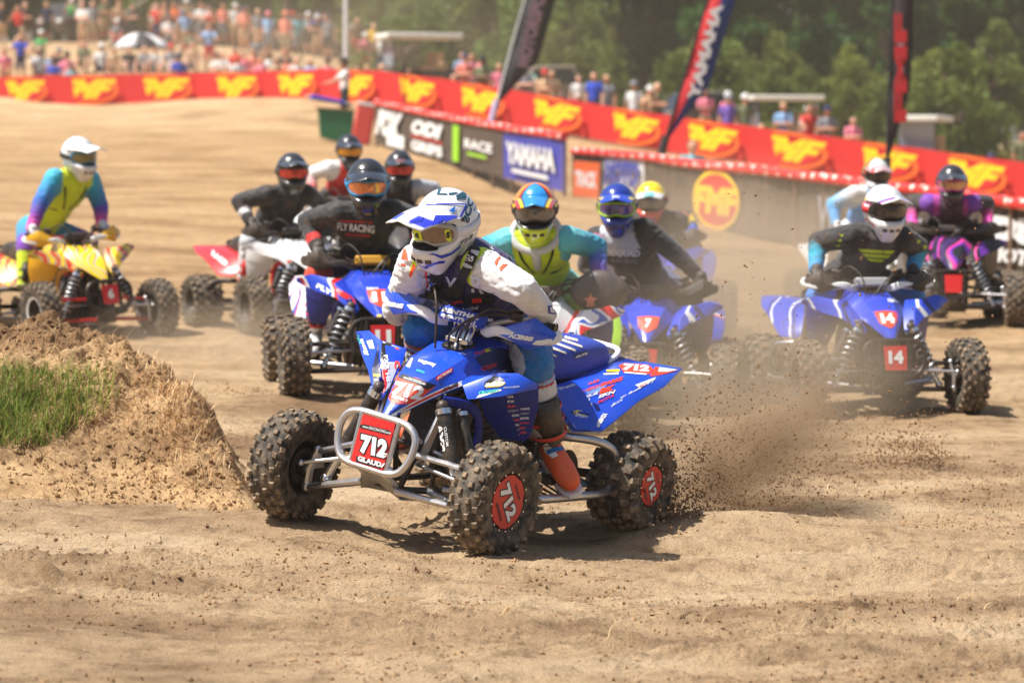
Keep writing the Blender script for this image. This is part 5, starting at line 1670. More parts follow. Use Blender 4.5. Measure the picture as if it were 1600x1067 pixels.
def scheme(neck, chest, belly, yoke, upper, fore, pants, knee, shin):
    """colour per body region; entries may be functions of the position along the limb"""
    def g(c, t): return c(t) if callable(c) else c
    def fn(b, t, loc, h, p):
        s = b[:-1] if b[-1] in 'LR' else b
        if s == 'neck': return g(neck, t)
        if s == 'chest': return g(chest, h)
        if s == 'belly': return g(belly, h)
        if s == 'yoke': return g(yoke, t)
        if s == 'upper': return g(upper, t)
        if s == 'fore': return g(fore, t)
        if s == 'pelvis': return g(pants, 0)
        if s == 'thigh': return g(pants, t) if t < .75 else g(knee, t)
        return g(shin, t)
    return fn
def grad(*cs):
    def f(t):
        t = min(max(t, 0), .999) * (len(cs) - 1); i = int(t); return mixc(cs[i], cs[i + 1], t - i)
    return f
BK, DG, GY, LG = (.016, .016, .018), (.05, .05, .055), srgb(130, 132, 138), srgb(186, 190, 196)
PURP, PINK, RED, YEL, WHc = srgb(110, 50, 160), srgb(226, 60, 150), srgb(206, 34, 36), srgb(236, 204, 30), (.72, .72, .71)
LIM2 = srgb(198, 222, 30); TEA = srgb(30, 150, 176); BLU = srgb(24, 84, 180)
GLB = mat('black_glove', (.03, .03, .033), .6, dust=.15); GLW = mat('pale_glove', (.6, .6, .62), .6, dust=.15); GLBL = mat('blue_glove', srgb(30, 70, 170), .6); GLP = mat('pink_glove', srgb(226, 80, 170), .6)
BTS = (BOOTB, BLACK, BLACKM); BTW = (BOOTW, BLACK, mat('red_buckle', srgb(200, 40, 36), .5))
lensO = lens_mat('lens_orange', srgb(228, 140, 90), .12, .5); lensR = lens_mat('lens_red', srgb(206, 60, 50), .12, .5); lensV = lens_mat('lens_violet', srgb(110, 90, 150), .12, .5); lensG = lens_mat('lens_grey', srgb(110, 108, 108), .12, .4); lensD = lens_mat('lens_dark', srgb(50, 44, 46), .1, .4)
YB = srgb(26, 64, 192)
GB1 = lambda: MATS.get('blue_white_graphics') or graphics_mat('blue_white_graphics', [YB, YB, srgb(12, 24, 90), YB, WHc, YB, YB], 1.1, 2)
GB2 = lambda: MATS.get('blue_red_graphics') or graphics_mat('blue_red_graphics', [YB, YB, YB, RED, WHc, YB, YB], 1.1, 2)
def px_of(M, p):
    d = np.array(M @ Vector(p)) - _c; z = d @ _fw
    return CX + F * (d @ _rt) / z, CY - F * (d @ _up) / z
def hood_number(q, num):
    h = q['hood']; s_ = Surf([h]); M = h.matrix_world; pt = lambda y_, x, z: px_of(M, (x, y_, z))
    c = px_of(M, (.655, 0, .69)); a, b = px_of(M, (.655, -.075, .69)), px_of(M, (.655, .075, .69)); t, u = px_of(M, (.61, 0, .735)), px_of(M, (.715, 0, .635))
    ux, uy = b[0] - a[0], b[1] - a[1]; vx, vy = t[0] - u[0], t[1] - u[1]
    pg = [(c[0] + x * ux + y_ * vx, c[1] + x * uy + y_ * vy) for x, y_ in ((-.52, .42), (0, .5), (.52, .42), (.40, -.30), (0, -.62), (-.40, -.30))]
    DP(s_, h, pg, ORANGEINK, .004); k = .30 * len(num)
    DT(s_, h, num, c, (ux * k, uy * k), (vx * .62, vy * .62), WHITEINK, .07, 0, .008, 'number')
SPR = mat('steel_spring', (.45, .45, .45), .4, .8)
YELP = mat('yellow_plastic', srgb(236, 178, 22), .3, coat=.4, dust=.05); REDPL = mat('red_plastic', srgb(206, 36, 40), .3, coat=.4, dust=.08); PINKP = mat('pink_plastic', srgb(196, 40, 140), .3, coat=.4); GREYB = mat('dark_grey_plastic', (.05, .05, .055), .4, dust=.15); LIMEP = mat('lime_plastic', srgb(170, 214, 40), .4); YBLU = mat('blue_violet_plastic', srgb(26, 64, 192), .3, coat=.5, dust=.06)
REDT = mat('red_tube', srgb(190, 30, 36), .35, .3, dust=.1)
WHBODY = dict(body=WHITEP, body2=GREYB, rear=WHITEP)

# number 11
q11 = racer(PL['n11'], 'blue and white racing quad number 11 behind the mound side of the leader', 'rider all in black with blue goggles on the quad numbered 11',
    dict(number='11', fender=GB2(), body=YBLU, body2=NAVYP, shroud=NAVYP, rear=graphics_mat('white_red_graphics', [WHc, WHc, RED, BLU, WHc], 3), arms=BLACKM, guard=BLACK, guard2=BLACK, spring=SPR, bars=BLACKM, pad=mat('pad_gold', srgb(206, 150, 40), .5)), (574, 286),
    scheme(BK, BK, BK, BK, BK, lambda t: RED if .62 < t < .85 else BK, BK, lambda t: srgb(206, 60, 30) if t > .85 else BK, BK),
    dict(shell=lambda a, e, p: (.02, .02, .022), peak=flat((.02, .02, .022)), frame=mat('frame_blue', srgb(40, 150, 210), .4), strap=mat('strap_blue', srgb(40, 130, 190), .6), lens=lensO), GLB, BTW, a_yaw=-6, h_pitch=16)
b = q11['body']; sb = Surf([b])
DT(sb, b, 'FLY RACING', (556, 356), (58, 5), (0, -12), WHITEINK, .03); DP(sb, b, [(530, 344), (582, 347), (582, 349), (530, 346)], REDINK); DP(sb, b, [(540, 365), (578, 368), (578, 370), (540, 367)], REDINK)
h = q11['hood']; sh_ = Surf([h])
hood_number(q11, '11')
DT(sh_, h, 'YAMAHA', (582, 452), (20, 0), (0, -6), WHITEINK, .03); DP(sh_, h, [(567, 491), (576, 492), (576, 498), (569, 496)], YELLOWINK); DP(sh_, h, [(589, 492), (597, 491), (595, 497), (590, 498)], YELLOWINK)
for f_ in q11['fender']:
    sf = Surf([f_]); DT(sf, f_, 'FLY', (507, 452), (26, 14), (1, -8), WHITEINK, .05, .2, .004); DP(sf, f_, [(522, 448), (548, 462), (560, 476), (556, 476), (530, 462)], REDINK, .004)

# number 14
q14 = racer(PL['n14'], 'blue racing quad number 14 throwing dirt at the right of the pack', 'rider in charcoal and lime jersey with white helmet on the quad numbered 14',
    dict(number='14', fender=GB1(), body=YBLU, body2=GREYB, shroud=NAVYP, rear=GB1(), guard=BLACK, guard2=WHITEP, spring=SPR, bars=BLACKM, pad=mat('pad_silver', (.4, .4, .4), .5)), (1381, 326),
    scheme(BK, DG, DG, lambda t: LIM2 if t > .86 else BK, BK, grad(BK, TEA, srgb(40, 150, 210)), BK, lambda t: srgb(40, 120, 200), BK),
    dict(shell=lambda a, e, p: PINK if 16 < e < 22 and abs(a) > 50 else (YEL if 22 <= e < 27 and abs(a) > 50 else (RED if e < -28 and abs(a) > 40 and e > -36 else WHc)), peak=lambda s, t: (srgb(40, 60, 160) if .68 < t < .8 else (PINK if .8 <= t < .9 else WHc)) if abs(s) > .1 else WHc, frame=BLACK, strap=mat('strap_red', srgb(200, 40, 40), .6), lens=lensD), GLB, BTS, h_pitch=10)
b = q14['body']; sb = Surf([b]); LIMI = mat('lime_ink', srgb(190, 212, 40), .6)
DP(sb, b, [(1341, 389), (1398, 392), (1393, 397), (1346, 394)], LIMI); DP(sb, b, [(1347, 396), (1392, 399), (1386, 404), (1352, 401)], LIMI); DP(sb, b, [(1353, 403), (1384, 406), (1376, 410), (1360, 408)], LIMI)
for i in range(4):
    DP(sb, b, [(1302 + 3 * i, 392 - 8 * i), (1309 + 3 * i, 390 - 8 * i), (1308 + 3 * i, 394 - 8 * i)], LIMI); DP(sb, b, [(1432 + 10 * i, 374 + 9 * i), (1440 + 10 * i, 376 + 9 * i), (1434 + 10 * i, 381 + 9 * i)], LIMI)
h = q14['hood']; sh_ = Surf([h]); 
hood_number(q14, '14')
DT(sh_, h, 'YAMAHA', (1398, 470), (24, 0), (0, -6), WHITEINK, .03, 0, .005)

# number 7
q7 = racer(PL['n7'], 'blue racing quad number 7 half hidden by dust right of the leader', 'rider in black and grey jersey with blue helmet on the quad numbered 7',
    dict(number='7', fender=GB1(), body=YBLU, body2=NAVYP, shroud=NAVYP, rear=GB2(), guard=BLACK, guard2=BLACK, spring=SPR, bars=BLACKM, pad=mat('pad_black', (.03, .03, .03), .6)), (964, 322),
    scheme(BK, lambda h: LG if h > .80 else (BK if h > .36 else DG), BK, lambda t: LG if t < .7 else BK, grad(BK, DG), grad(DG, BK), srgb(70, 80, 110), BK, BK),
    dict(shell=lambda a, e, p: (YEL if abs(a) > 70 and 12 < e < 30 else (srgb(150, 190, 30) if abs(a) > 60 and -10 < e < 6 else srgb(24, 50, 140))), peak=lambda s, t: WHc if abs(s) < .22 and .62 < t < .82 else (YEL if abs(s) > .72 and t < .6 else srgb(26, 66, 190)), frame=mat('frame_lime', srgb(180, 220, 40), .4), lens=lensV), GLB, BTS, a_yaw=4, h_pitch=12)
b = q7['body']; sb = Surf([b]); DT(sb, b, 'MODQUAD', (967, 396), (66, 3), (1, -12), WHITEINK, .05, .2); DT(sb, b, 'RACING', (975, 408), (40, 2), (0, -6), GREYINK, .03)
DP(sb, b, [(902, 372), (908, 364), (917, 364), (921, 374), (917, 386), (908, 388)], WHITEINK, .003); DP(sb, b, [(928, 364), (944, 368), (942, 380), (926, 376)], mat('pink_ink', srgb(220, 120, 160), .6), .003)
h = q7['hood']; sh_ = Surf([h]); hood_number(q7, '7')

# directly behind the leader: big black hand muffs
q88 = racer(PL['muff'], 'white and blue racing quad with large black hand guards right behind the leader', 'rider in lime and teal jersey with blue peaked helmet and neck brace',
    dict(body=WHITEP, body2=NAVYP, shroud=NAVYP, fender=graphics_mat('white_blue_graphics', [WHc, WHc, BLU, WHc, RED], 3), rear=LIMEP, muff='big', guard=GREYB, spring=SPR, bars=BLACKM), (836, 326),
    scheme(BK, LIM2, LIM2, lambda t: LIM2 if t < .8 else TEA, grad(srgb(90, 190, 200), TEA, TEA), grad(TEA, BLU, PURP), grad(TEA, LIM2), LIM2, LIM2),
    dict(res=(96, 72), shell=lambda a, e, p: srgb(40, 140, 214) if e > 30 and abs(a) < 42 else (WHc if e < -20 and abs(a) > 28 else (LIM2 if e <= -20 else (srgb(236, 140, 40) if abs(a) > 60 and e > 28 else (YEL if abs(a) > 60 and e > 8 else RED if abs(a) > 50 else BK)))), peak=lambda s, t: srgb(40, 140, 214) if abs(s) < .55 else (BK if abs(s) < .66 else (YEL if abs(s) < .82 else RED)), frame=BLACK, lens=lensG), GLB, (mat('lime_boot', srgb(180, 210, 40), .5), BLACK, BLACK), a_yaw=3, h_pitch=16, extras=('brace', 'straps'), voxel=.011)
g = q88[('guard', 1)]; sg = Surf([g])
DP(sg, g, [(923, 458), (926, 465), (934, 466), (928, 471), (930, 479), (923, 474), (916, 479), (918, 471), (912, 466), (920, 465)], mat('star_orange', srgb(226, 140, 110), .5), .003, 'star')
for f_ in q88['fender']:
    sf = Surf([f_]); DT(sf, f_, 'GNCC', (968, 512), (28, -3), (1, -8), REDINK, .06, .1, .004); DT(sf, f_, 'MAXXIS', (960, 534), (34, -4), (1, -7), ORANGEINK, .06, .1, .004)
b = q88['body']; sb = Surf([b]); DT(sb, b, 'LEATT', (852, 390), (36, -12), (2, -9), BLACKINK, .03)

# number 6, yellow
q6 = racer(PL['n6'], 'yellow racing quad number 6 with red arms at the far left', 'rider in lime and teal jersey with plain white helmet on the yellow quad',
    dict(number='6', body=graphics_mat('yellow_hood_graphics', [YEL, YEL, srgb(236, 178, 22), WHc, RED, YEL], 4), body2=mat('dark_yellow', srgb(206, 140, 20), .35), shroud=YELP, fender=graphics_mat('gold_graphics', [YEL, srgb(230, 160, 30), BLU, YEL, RED], 5), rear=graphics_mat('red_yellow_graphics', [RED, YEL, srgb(230, 130, 30), PURP, YEL], 4), bumper=BLACKM, arms=REDT, nerf=BLACKM, guard=YELP, guard2=WHITEP, spring=SPR, cap=REDT, bars=REDT, rimring=WHITEP), (122, 243),
    scheme(WHc, LIM2, LIM2, LIM2, grad(srgb(40, 170, 200), BLU), grad(BLU, PURP, PINK), grad(TEA, srgb(60, 90, 170)), PURP, LIM2),
    dict(shell=lambda a, e, p: WHc, peak=flat((.78, .78, .77)), frame=mat('frame_teal', srgb(40, 120, 150), .4), lens=lens_mat('lens_gold', srgb(120, 110, 60), .12, .4)), GLW, BTS, a_yaw=6, h_pitch=12, pelvis=(-.46, 0, .98), extras=('straps',), hx=.16)
h = q6['hood']; sh_ = Surf([h]); DP(sh_, h, [(140, 380), (154, 380), (178, 424), (172, 424)], WHITEINK)
b = q6['body']; sb = Surf([b])
for i in range(5): DP(sb, b, [(36 + 4 * i, 316 - 9 * i), (44 + 4 * i, 314 - 9 * i), (42 + 4 * i, 319 - 9 * i)], LIMI); 
for i in range(4): DP(sb, b, [(154 + 9 * i, 282 + 6 * i), (163 + 9 * i, 284 + 6 * i), (158 + 9 * i, 289 + 6 * i)], LIMI)

# red and white quad
qr = racer(PL['red'], 'red and white racing quad seen from its side between the mound and quad 11', 'rider in black with matt black helmet on the red and white quad',
    dict(body=WHITEP, body2=REDPL, shroud=WHITEP, fender=WHITEP, rear=REDPL, guard=BLACK, guard2=BLACK, spring=SPR, nerf=BLACKM, bars=BLACKM, rimring=ALU), (456, 268),
    scheme(BK, BK, BK, BK, BK, lambda t: WHc if .45 < t < .7 else BK, GY, LG, WHc), dict(shell=lambda a, e, p: (.03, .03, .032), peak=flat((.03, .03, .032)), frame=BLACK, lens=lensR), GLB, BTW, a_yaw=-14, h_pitch=10, pelvis=(-.26, 0, .93), extras=('straps',))
rr_ = qr['rear'][1]; sr_ = Surf([rr_]); DT(sr_, rr_, 'RACING', (348, 408), (34, 26), (2, -9), WHITEINK, .04, 0, .004)

# deeper riders, their quads mostly hidden
racer(PL['h4'], 'white racing quad hidden behind quad 11', 'rider in red and white jersey with black helmet and orange goggles',
    dict(WHBODY, guard=BLACK, guard2=BLACK, spring=SPR), (545, 234), scheme(BK, RED, RED, lambda t: WHc, WHc, grad(WHc, RED), BK, BK, BK), dict(shell=lambda a, e, p: (.02, .02, .022), peak=flat((.025, .025, .03)), frame=BLACK, lens=lens_mat('lens_amber', srgb(226, 160, 40), .12, .4)), GLB, BTS, a_yaw=-4, voxel=.014)
racer(PL['h6'], 'dark racing quad hidden behind the leader and quad 11', 'rider with black helmet bearing an orange emblem, left of the leader helmet',
    dict(body=GREYB, body2=GREYB, rear=GREYB, guard=BLACK, guard2=BLACK, spring=SPR), (624, 262), scheme(BK, BK, BK, lambda t: srgb(30, 40, 80) if t < .7 else LG, LG, LG, BK, BK, BK), dict(shell=lambda a, e, p: (.02, .02, .022), peak=lambda s, t: srgb(200, 90, 50) if abs(s) < .3 and (.3 < t < .42 or .62 < t < .72) else (.025, .025, .03), frame=BLACK, lens=lensR), GLB, BTS, voxel=.014)
racer(PL['h9'], 'blue racing quad hidden behind quad 7', 'rider with yellow and teal helmet and blue glove behind quad 7',
    dict(body=YBLU, body2=NAVYP, rear=YBLU, guard=BLACK, guard2=BLACK, spring=SPR), (1017, 313), scheme(BK, BK, BK, BK, lambda t: ORNG if .5 < t < .6 else BK, grad(ORNG, YEL, BK), BK, BK, BK), dict(shell=lambda a, e, p: YEL if e > 20 else (srgb(236, 110, 30) if e > -20 else RED), peak=lambda s, t: srgb(120, 200, 206) if abs(s) < .4 and t > .5 else (WHc if t > .35 else YEL), frame=BLACK, lens=lensG), GLBL, BTS, a_yaw=4, voxel=.014)
racer(PL['h11'], 'white and sky blue racing quad hidden behind quad 14', 'rider in sky blue and white jersey with red and green helmet',
    dict(WHBODY, guard=BLACK, guard2=BLACK, spring=SPR), (1369, 272), scheme(BK, srgb(60, 150, 214), srgb(60, 150, 214), WHc, grad(WHc, srgb(80, 170, 224)), srgb(70, 160, 220), WHc, WHc, BK), dict(shell=lambda a, e, p: RED if abs(a) > 60 and e > 0 and int(a / 20) % 2 else (srgb(90, 190, 60) if abs(a) > 50 and e > 10 else WHc), peak=lambda s, t: WHc if int((s + t) * 5) % 2 else srgb(214, 60, 50), frame=BLACK, lens=lensD), GLW, BTS, a_yaw=-6, voxel=.014)
qp = racer(PL['pink'], 'pink and black racing quad at the right edge behind quad 14', 'rider in black and pink jersey with black helmet at the right edge',
    dict(body=graphics_mat('pink_graphics', [BK, PURP, PINK, BK, srgb(60, 40, 90)], 1.8, 3), body2=GREYB, shroud=GREYB, fender=graphics_mat('purple_graphics', [BK, PURP, BK, PINK, BK], 1.6, 3), rear=GREYB, guard=BLACK, guard2=BLACK, spring=SPR, bars=BLACKM), (1487, 285), scheme(BK, srgb(60, 34, 62), BK, lambda t: srgb(170, 60, 150) if t > .6 else BK, lambda t: PURP if t < .2 else BK, grad(BK, BK, PINK), BK, BK, BK), dict(shell=lambda a, e, p: YEL if abs(a) > 80 and -10 < e < 10 else (.025, .025, .028), peak=flat((.03, .03, .032)), frame=mat('frame_pink', srgb(210, 60, 160), .4), lens=lens_mat('lens_tan', srgb(200, 150, 110), .12, .4)), GLP, BTS, voxel=.014)
# ------------------------------------------------------------------ fences and banners
FRED = mat('banner_red', srgb(206, 34, 30), .75, var=.25); FYEL = mat('banner_yellow', srgb(250, 200, 14), .7); FORG = mat('banner_orange', srgb(236, 104, 30), .7)
POSTM = mat('fence_post', srgb(120, 96, 74), .8, var=.4); FBLK = mat('banner_black', (.022, .022, .024), .75, dust=.35)
def poly_interp(pts, step):
    """points every `step` metres along a ground polyline"""
    P = [Vector(p) for p in pts]; out = [P[0]]; acc = 0.0
    seg = smooth_path(P, 12)
    last = seg[0]
    for p in seg[1:]:
        d = (p - last).xy.length
        while acc + d >= step:
            t = (step - acc) / d; last = last.lerp(p, t); out.append(last.copy()); d = (p - last).xy.length; acc = 0
        acc += d; last = p
    return out
def banner_panel(name, parent, a, b, h, lift, material, sag=.02):
    """cloth stretched between two posts, slightly rippled, with thickness"""
    mb = MB(); n = 8; d = b - a; nrm = Vector((d.y, -d.x, 0)).normalized()
    rg = []
    for i in range(n + 1):
        t = i / n; p = a + d * t; w = nrm * (.010 * math.sin(t * 7 + a.x) * math.sin(t * math.pi)); k = -sag * math.sin(t * math.pi)
        rg.append([p + w + Vector((0, 0, lift)), p + w * 1.5 + Vector((0, 0, lift + h * .5)), p + w + Vector((0, 0, lift + h + k))])
    mb.loft(rg, closed=False, caps=False)
    o = mb.build(name, material, parent, smooth=False, solid=.012)
    M = Matrix((d.normalized(), Vector((0, 0, 1)).cross(d.normalized()) * -1, Vector((0, 0, 1)))).transposed()
    return o, nrm
def panel_frame(a, b, lift, h, fwd=.05):
    """matrix whose xy plane is the panel's camera side, origin at its centre"""
    d = (b - a); x = Vector((d.x, d.y, 0)).normalized()
    sl = d.z / max(d.xy.length, .01)
    x = Vector((x.x, x.y, sl)).normalized()
    n = Vector((x.y, -x.x, 0)).normalized()
    if n.dot(Vector((0, 0, CAMH)) - a) < 0: n = -n
    y_ = n.cross(x)
    M = Matrix((x, y_, n)).transposed().to_4x4()
    M.translation = (a + b) / 2 + Vector((0, 0, lift + h / 2)) + n * fwd
    return M
def oval(name, parent, M, rx, ry, m, ring=0.0, n=36, z=0.0):
    mb = MB()
    o = [(math.cos(2 * math.pi * i / n) * rx, math.sin(2 * math.pi * i / n) * ry, z) for i in range(n)]
    if ring:
        k = [(x * (1 - ring), y_ * (1 - ring * 1.6), z) for x, y_, z in o]
        mb.add(o + k, [(i, (i + 1) % n, n + (i + 1) % n, n + i) for i in range(n)])
    else:
        mb.add(o, [tuple(range(n))])
    return mb.build(name, m, parent, smooth=False, M=M, fix=False)
def fmf(parent, M, w, h):
    Ms = M @ Matrix(((1, .45 * .25, 0, 0), (.10, 1, 0, 0), (0, 0, 1, 0), (0, 0, 0, 1)))
    oval('logo_ring', parent, Ms, w * .53, h * .52, FORG, .12, z=.001)
    oval('logo_oval', parent, Ms @ Matrix.Translation((-.02, -.02 * h, 0)), w * .44, h * .36, FRED, z=.002)
    text_plane('logo_lettering', 'FMF', parent, Ms @ Matrix.Translation((-.01 * w, .03 * h, .006)), w * 1.04, h * .66, FYEL, .05, .6)
    mb = MB(); mb.add([(-w * .48, -h * .16, .004), (-w * .1, -h * .30, .004), (w * .42, -h * .12, .004), (w * .1, -h * .22, .004)], [(0, 1, 2, 3)])
    mb.build('logo_streak', FYEL, parent, smooth=False, M=Ms, fix=False)
outer = [at(px, py, D) for px, py, D in [(-230, 176, 97), (-60, 172, 95), (100, 169, 93), (370, 166, 90), (560, 164, 86), (760, 192, 82), (1000, 235, 78.5), (1200, 264, 75.5), (1412, 294, 73), (1500, 308, 71.5), (1720, 338, 69), (1900, 370, 66)]]
fence = empty('banner_fence', outer[0], 'long red fence of yellow logo banners in front of the spectators', 'fence')
off = -Vector(outer[0])
pts = [p + off for p in poly_interp(outer, 2.8)]
for i, (a, b) in enumerate(zip(pts[:-1], pts[1:])):
    o, n = banner_panel('banner', fence, a, b, 1.02, .07, FRED)
    w = (b - a).length
    M = panel_frame(a - off, b - off, .07, 1.02); M.translation = M.translation + off
    fmf(o, M, w * .92, .94)
for i, p in enumerate(pts):
    for k in ((0, .5) if i < len(pts) - 1 else (0,)):
        c = p.lerp(pts[min(i + 1, len(pts) - 1)], k)
        MB().cyl(c + Vector((0, .06, -.3)), c + Vector((0, .06, 1.16)), .03, n=8).build('post', POSTM, fence)

# ---- padded inner barrier with sponsor banners
STAR = bpy.data.materials.new('star_roll')
nt, bs, L = nodes_of(STAR)
vo = N(nt, 'ShaderNodeTexVoronoi'); vo.inputs['Scale'].default_value = 7.0; vo.inputs['Randomness'].default_value = .25
tc = N(nt, 'ShaderNodeTexCoord'); L.new(tc.outputs['Object'], vo.inputs['Vector'])
rp = ramp(nt, vo.outputs['Distance'], [(.26, srgb(240, 214, 200)), (.36, srgb(212, 44, 38))]); L.new(rp.outputs[0], bs.inputs['Base Color']); bs.inputs['Roughness'].default_value = .7
def barrier(name, label, ctrl, h, panels, roll=.075):
    base = [Vector(at(*c)) for c in ctrl]
    root = empty(name, base[0], label, 'barrier', 'padded barriers along the track')
    off = -base[0]
    sp = smooth_path([b + off for b in base], 10)
    MB().tube([p + Vector((0, 0, h)) for p in sp], roll, 10).build('padded_roll', STAR, root)
    L_ = [0]
    for a, b in zip(sp[:-1], sp[1:]): L_.append(L_[-1] + (b - a).length)
    def pt(t):
        t *= L_[-1]
        for i in range(len(sp) - 1):
            if L_[i + 1] >= t: return sp[i].lerp(sp[i + 1], (t - L_[i]) / max(L_[i + 1] - L_[i], 1e-6))
        return sp[-1]
    out = []
    for (t0, t1, m, items) in panels:
        a, b = pt(t0), pt(t1)
        o, n = banner_panel('banner', root, a, b, h - .05, .02, m, .0)
        M = panel_frame(a - off, b - off, .02, h - .05, .06); M.translation = M.translation + off
        w = (b - a).length
        for it in items:
            if it[0] == 'text': text_plane('lettering', it[1], o, M @ Matrix.Translation((it[2] * w, it[3] * h, .002)), it[4] * w, it[5] * h, it[6], it[7] if len(it) > 7 else .04, it[8] if len(it) > 8 else 0)
            if it[0] == 'rect':
                mb = MB(); x0, x1, y0, y1 = it[1] * w, it[2] * w, it[3] * h, it[4] * h; sk = it[6] if len(it) > 6 else 0
                mb.add([(x0, y0, .001), (x1, y0, .001), (x1 + sk, y1, .001), (x0 + sk, y1, .001)], [(0, 1, 2, 3)]); mb.build('printed_block', it[5], o, smooth=False, M=M, fix=False)
            if it[0] == 'oval': oval('printed_oval', o, M @ Matrix.Translation((it[1] * w, it[2] * h, 0)), it[3] * h, it[4] * h, it[5], it[6] if len(it) > 6 else 0, z=it[7] if len(it) > 7 else .001)
    for i in range(0, len(sp), 3):
        c = sp[i]; MB().cyl(c + Vector((0, .09, -.25)), c + Vector((0, .09, h)), .035, n=8).build('post', POSTM, root)
    return root
GRN = mat('lime_print', srgb(150, 206, 30), .7); INDI = mat('banner_indigo', srgb(58, 62, 160), .7, var=.2); ORB = mat('banner_orange_cloth', srgb(226, 92, 30), .7); WHB = mat('banner_white', (.7, .7, .69), .7, dust=.1); BLI = mat('blue_print', srgb(40, 56, 150), .7)
barrier('track_barrier', 'black sponsor barrier with red padded top left of the leaning flag base', [(588, 226, 64), (690, 254, 58), (790, 280, 52), (882, 302, 47)], .95, [
    (.0, .19, FBLK, [('text', 'FOX', -.05, .08, .8, .62, WHITEINK, .08, .5), ('rect', -.1, .4, -.42, -.12, WHITEINK)]),
    (.19, .40, FBLK, [('text', 'ODI', 0, .16, .8, .34, WHITEINK, .07, .3), ('rect', -.4, .4, -.08, -.04, REDINK), ('text', 'GRIPS', 0, -.26, .8, .24, WHITEINK, .06)]),
    (.40, .70, FBLK, [('rect', -.38, -.26, -.38, .38, GRN), ('text', 'RACE', .1, .05, .5, .2, WHITEINK, .04), ('rect', -.1, .25, -.18, -.12, GRN)]),
    (.70, 1.0, INDI, [('text', 'YAMAHA', .0, .05, .82, .42, WHB, .06), ('rect', -.3, .3, -.32, -.24, WHB)])])
barrier('track_barrier', 'curving black sponsor barrier with yellow oval on the right of the track', [(897, 322, 50), (1010, 338, 46), (1070, 352, 44), (1200, 372, 41), (1350, 396, 39), (1500, 420, 37), (1620, 444, 35), (1800, 470, 33)], .97, [
    (.0, .10, FBLK, [('rect', -.42, .42, -.30, .34, ORB, .05), ('text', 'TRACK', 0, .02, .7, .3, WHB, .06)]),
    (.10, .22, WHB, [('text', 'MOTO', 0, .18, .9, .44, BLI, .09, .3), ('rect', -.45, .45, -.40, -.14, mat('banner_pale_red', srgb(214, 120, 100), .7))]),
    (.22, .33, FBLK, []),
    (.33, .50, FBLK, [('oval', .0, -.02, .95, .47, FYEL, .09), ('oval', .0, -.02, .86, .40, FRED, 0, .0005), ('text', 'FMF', .0, -.03, .56, .44, FYEL, .06, .15)]),
    (.50, .66, FBLK, [('text', 'W', .1, 0, .16, .5, GREYINK, .03)]),
    (.66, .80, FBLK, [('text', 'RACE', 0, .0, .5, .26, GREYINK, .03)]),
    (.80, 1.0, FBLK, [('text', 'DUST', -.16, .14, .6, .34, WHB, .10, .2), ('text', 'MOTORSPORTS', -.05, -.20, .8, .20, WHB, .05, .2)])])

# ------------------------------------------------------------------ feather flags and flagpole
def feather_flag(label, base, top, D, hw, cols, words, pole_m, lower=None):
    """curved pole with a tall narrow sail; base and top are read off the photograph at depth D"""
    b, t = Vector(at(*base, D)), Vector(at(*top, D))
    b.z = float(ground_z(b.x, b.y)[0]) - .1
    root = empty('feather_flag', b, label, 'flag', 'feather flags by the track')
    d = t - b; L_ = d.length; ax = d.normalized(); side = ax.cross(Vector((0, 1, 0))).normalized() * -1
    side = Vector((0, 1, 0)).cross(ax).normalized()
    pole = [Vector((0, 0, 0)) + ax * L_ * k + side * (.10 * k * k * L_ * .1) for k in np.linspace(0, 1, 9)]
    MB().tube(pole, [.028 - .016 * k / 8 for k in range(9)], 8).build('pole', pole_m, root)
    mb = MB(); rg = []
    for k in np.linspace(.30, 1.0, 16):
        p = ax * L_ * k + side * (.10 * k * k * L_ * .1)
        w = hw * min(1, (k - .30) / .28 + .12)
        ripple = Vector((0, .05 * math.sin(k * 22), 0))
        rg.append([p, p + side * w * .5 + ripple, p + side * w])
    n = len(rg)
    mb.loft(rg, closed=False, caps=False)
    mb.m = [0 if (i % 2 == 0) else (1 if len(cols) > 1 else 0) for i in range(len(mb.f))]
    s_ = mb.build('sail', cols, root, angle=180, solid=.006)
    if lower:
        MB().tube([ax * L_ * .0 + Vector((0, -.02, 0)), ax * L_ * .30 + Vector((0, -.02, 0))], .07, 8).build('pole_sleeve', lower, root)
    for wd, k, wlen, hh, m in words:
        x = ax; z = Vector((0, -1, 0)); y_ = z.cross(x)
        M = Matrix((x, y_, z)).transposed().to_4x4(); M.translation = ax * L_ * k + side * hw * .52 + Vector((0, -.08, 0))
        text_plane('lettering', wd, s_, M, wlen, hh, m, .05)
    return root
FMAR = mat('sail_black', (.02, .017, .02), .7); FREDS = mat('sail_red', srgb(190, 26, 34), .7); FBLUS = mat('sail_blue', srgb(24, 52, 120), .7); FMAR2 = mat('sail_maroon', srgb(40, 24, 28), .7)
PW = mat('pole_white', (.7, .7, .72), .5); LAV = mat('pole_lavender', srgb(190, 180, 214), .6)
feather_flag('black feather flag leaning over the barrier, pale pole sleeve, left of the others', (752, 190), (832, -55), 62, .66, [FMAR], [('MOTORSPORT', .72, 2.0, .3, mat('flag_grey', srgb(130, 100, 110), .7))], PW, LAV)
feather_flag('red white and blue feather flag leaning in the middle', (1008, 250), (1118, -55), 48, .46, [FREDS, FBLUS], [('YAMAHA', .66, 1.7, .20, WHB)], FMAR, FMAR)
feather_flag('upright black and red feather flag behind the rider of quad 14', (1383, 330), (1392, -60), 44, .34, [FMAR2, FMAR2], [('FMF', .62, 1.7, .20, FREDS), ('POWER', .66, .9, .10, GREYINK)], FMAR, FMAR)
fp = Vector(at(541, 165, 84)); fp.z = float(ground_z(fp.x, fp.y)[0])
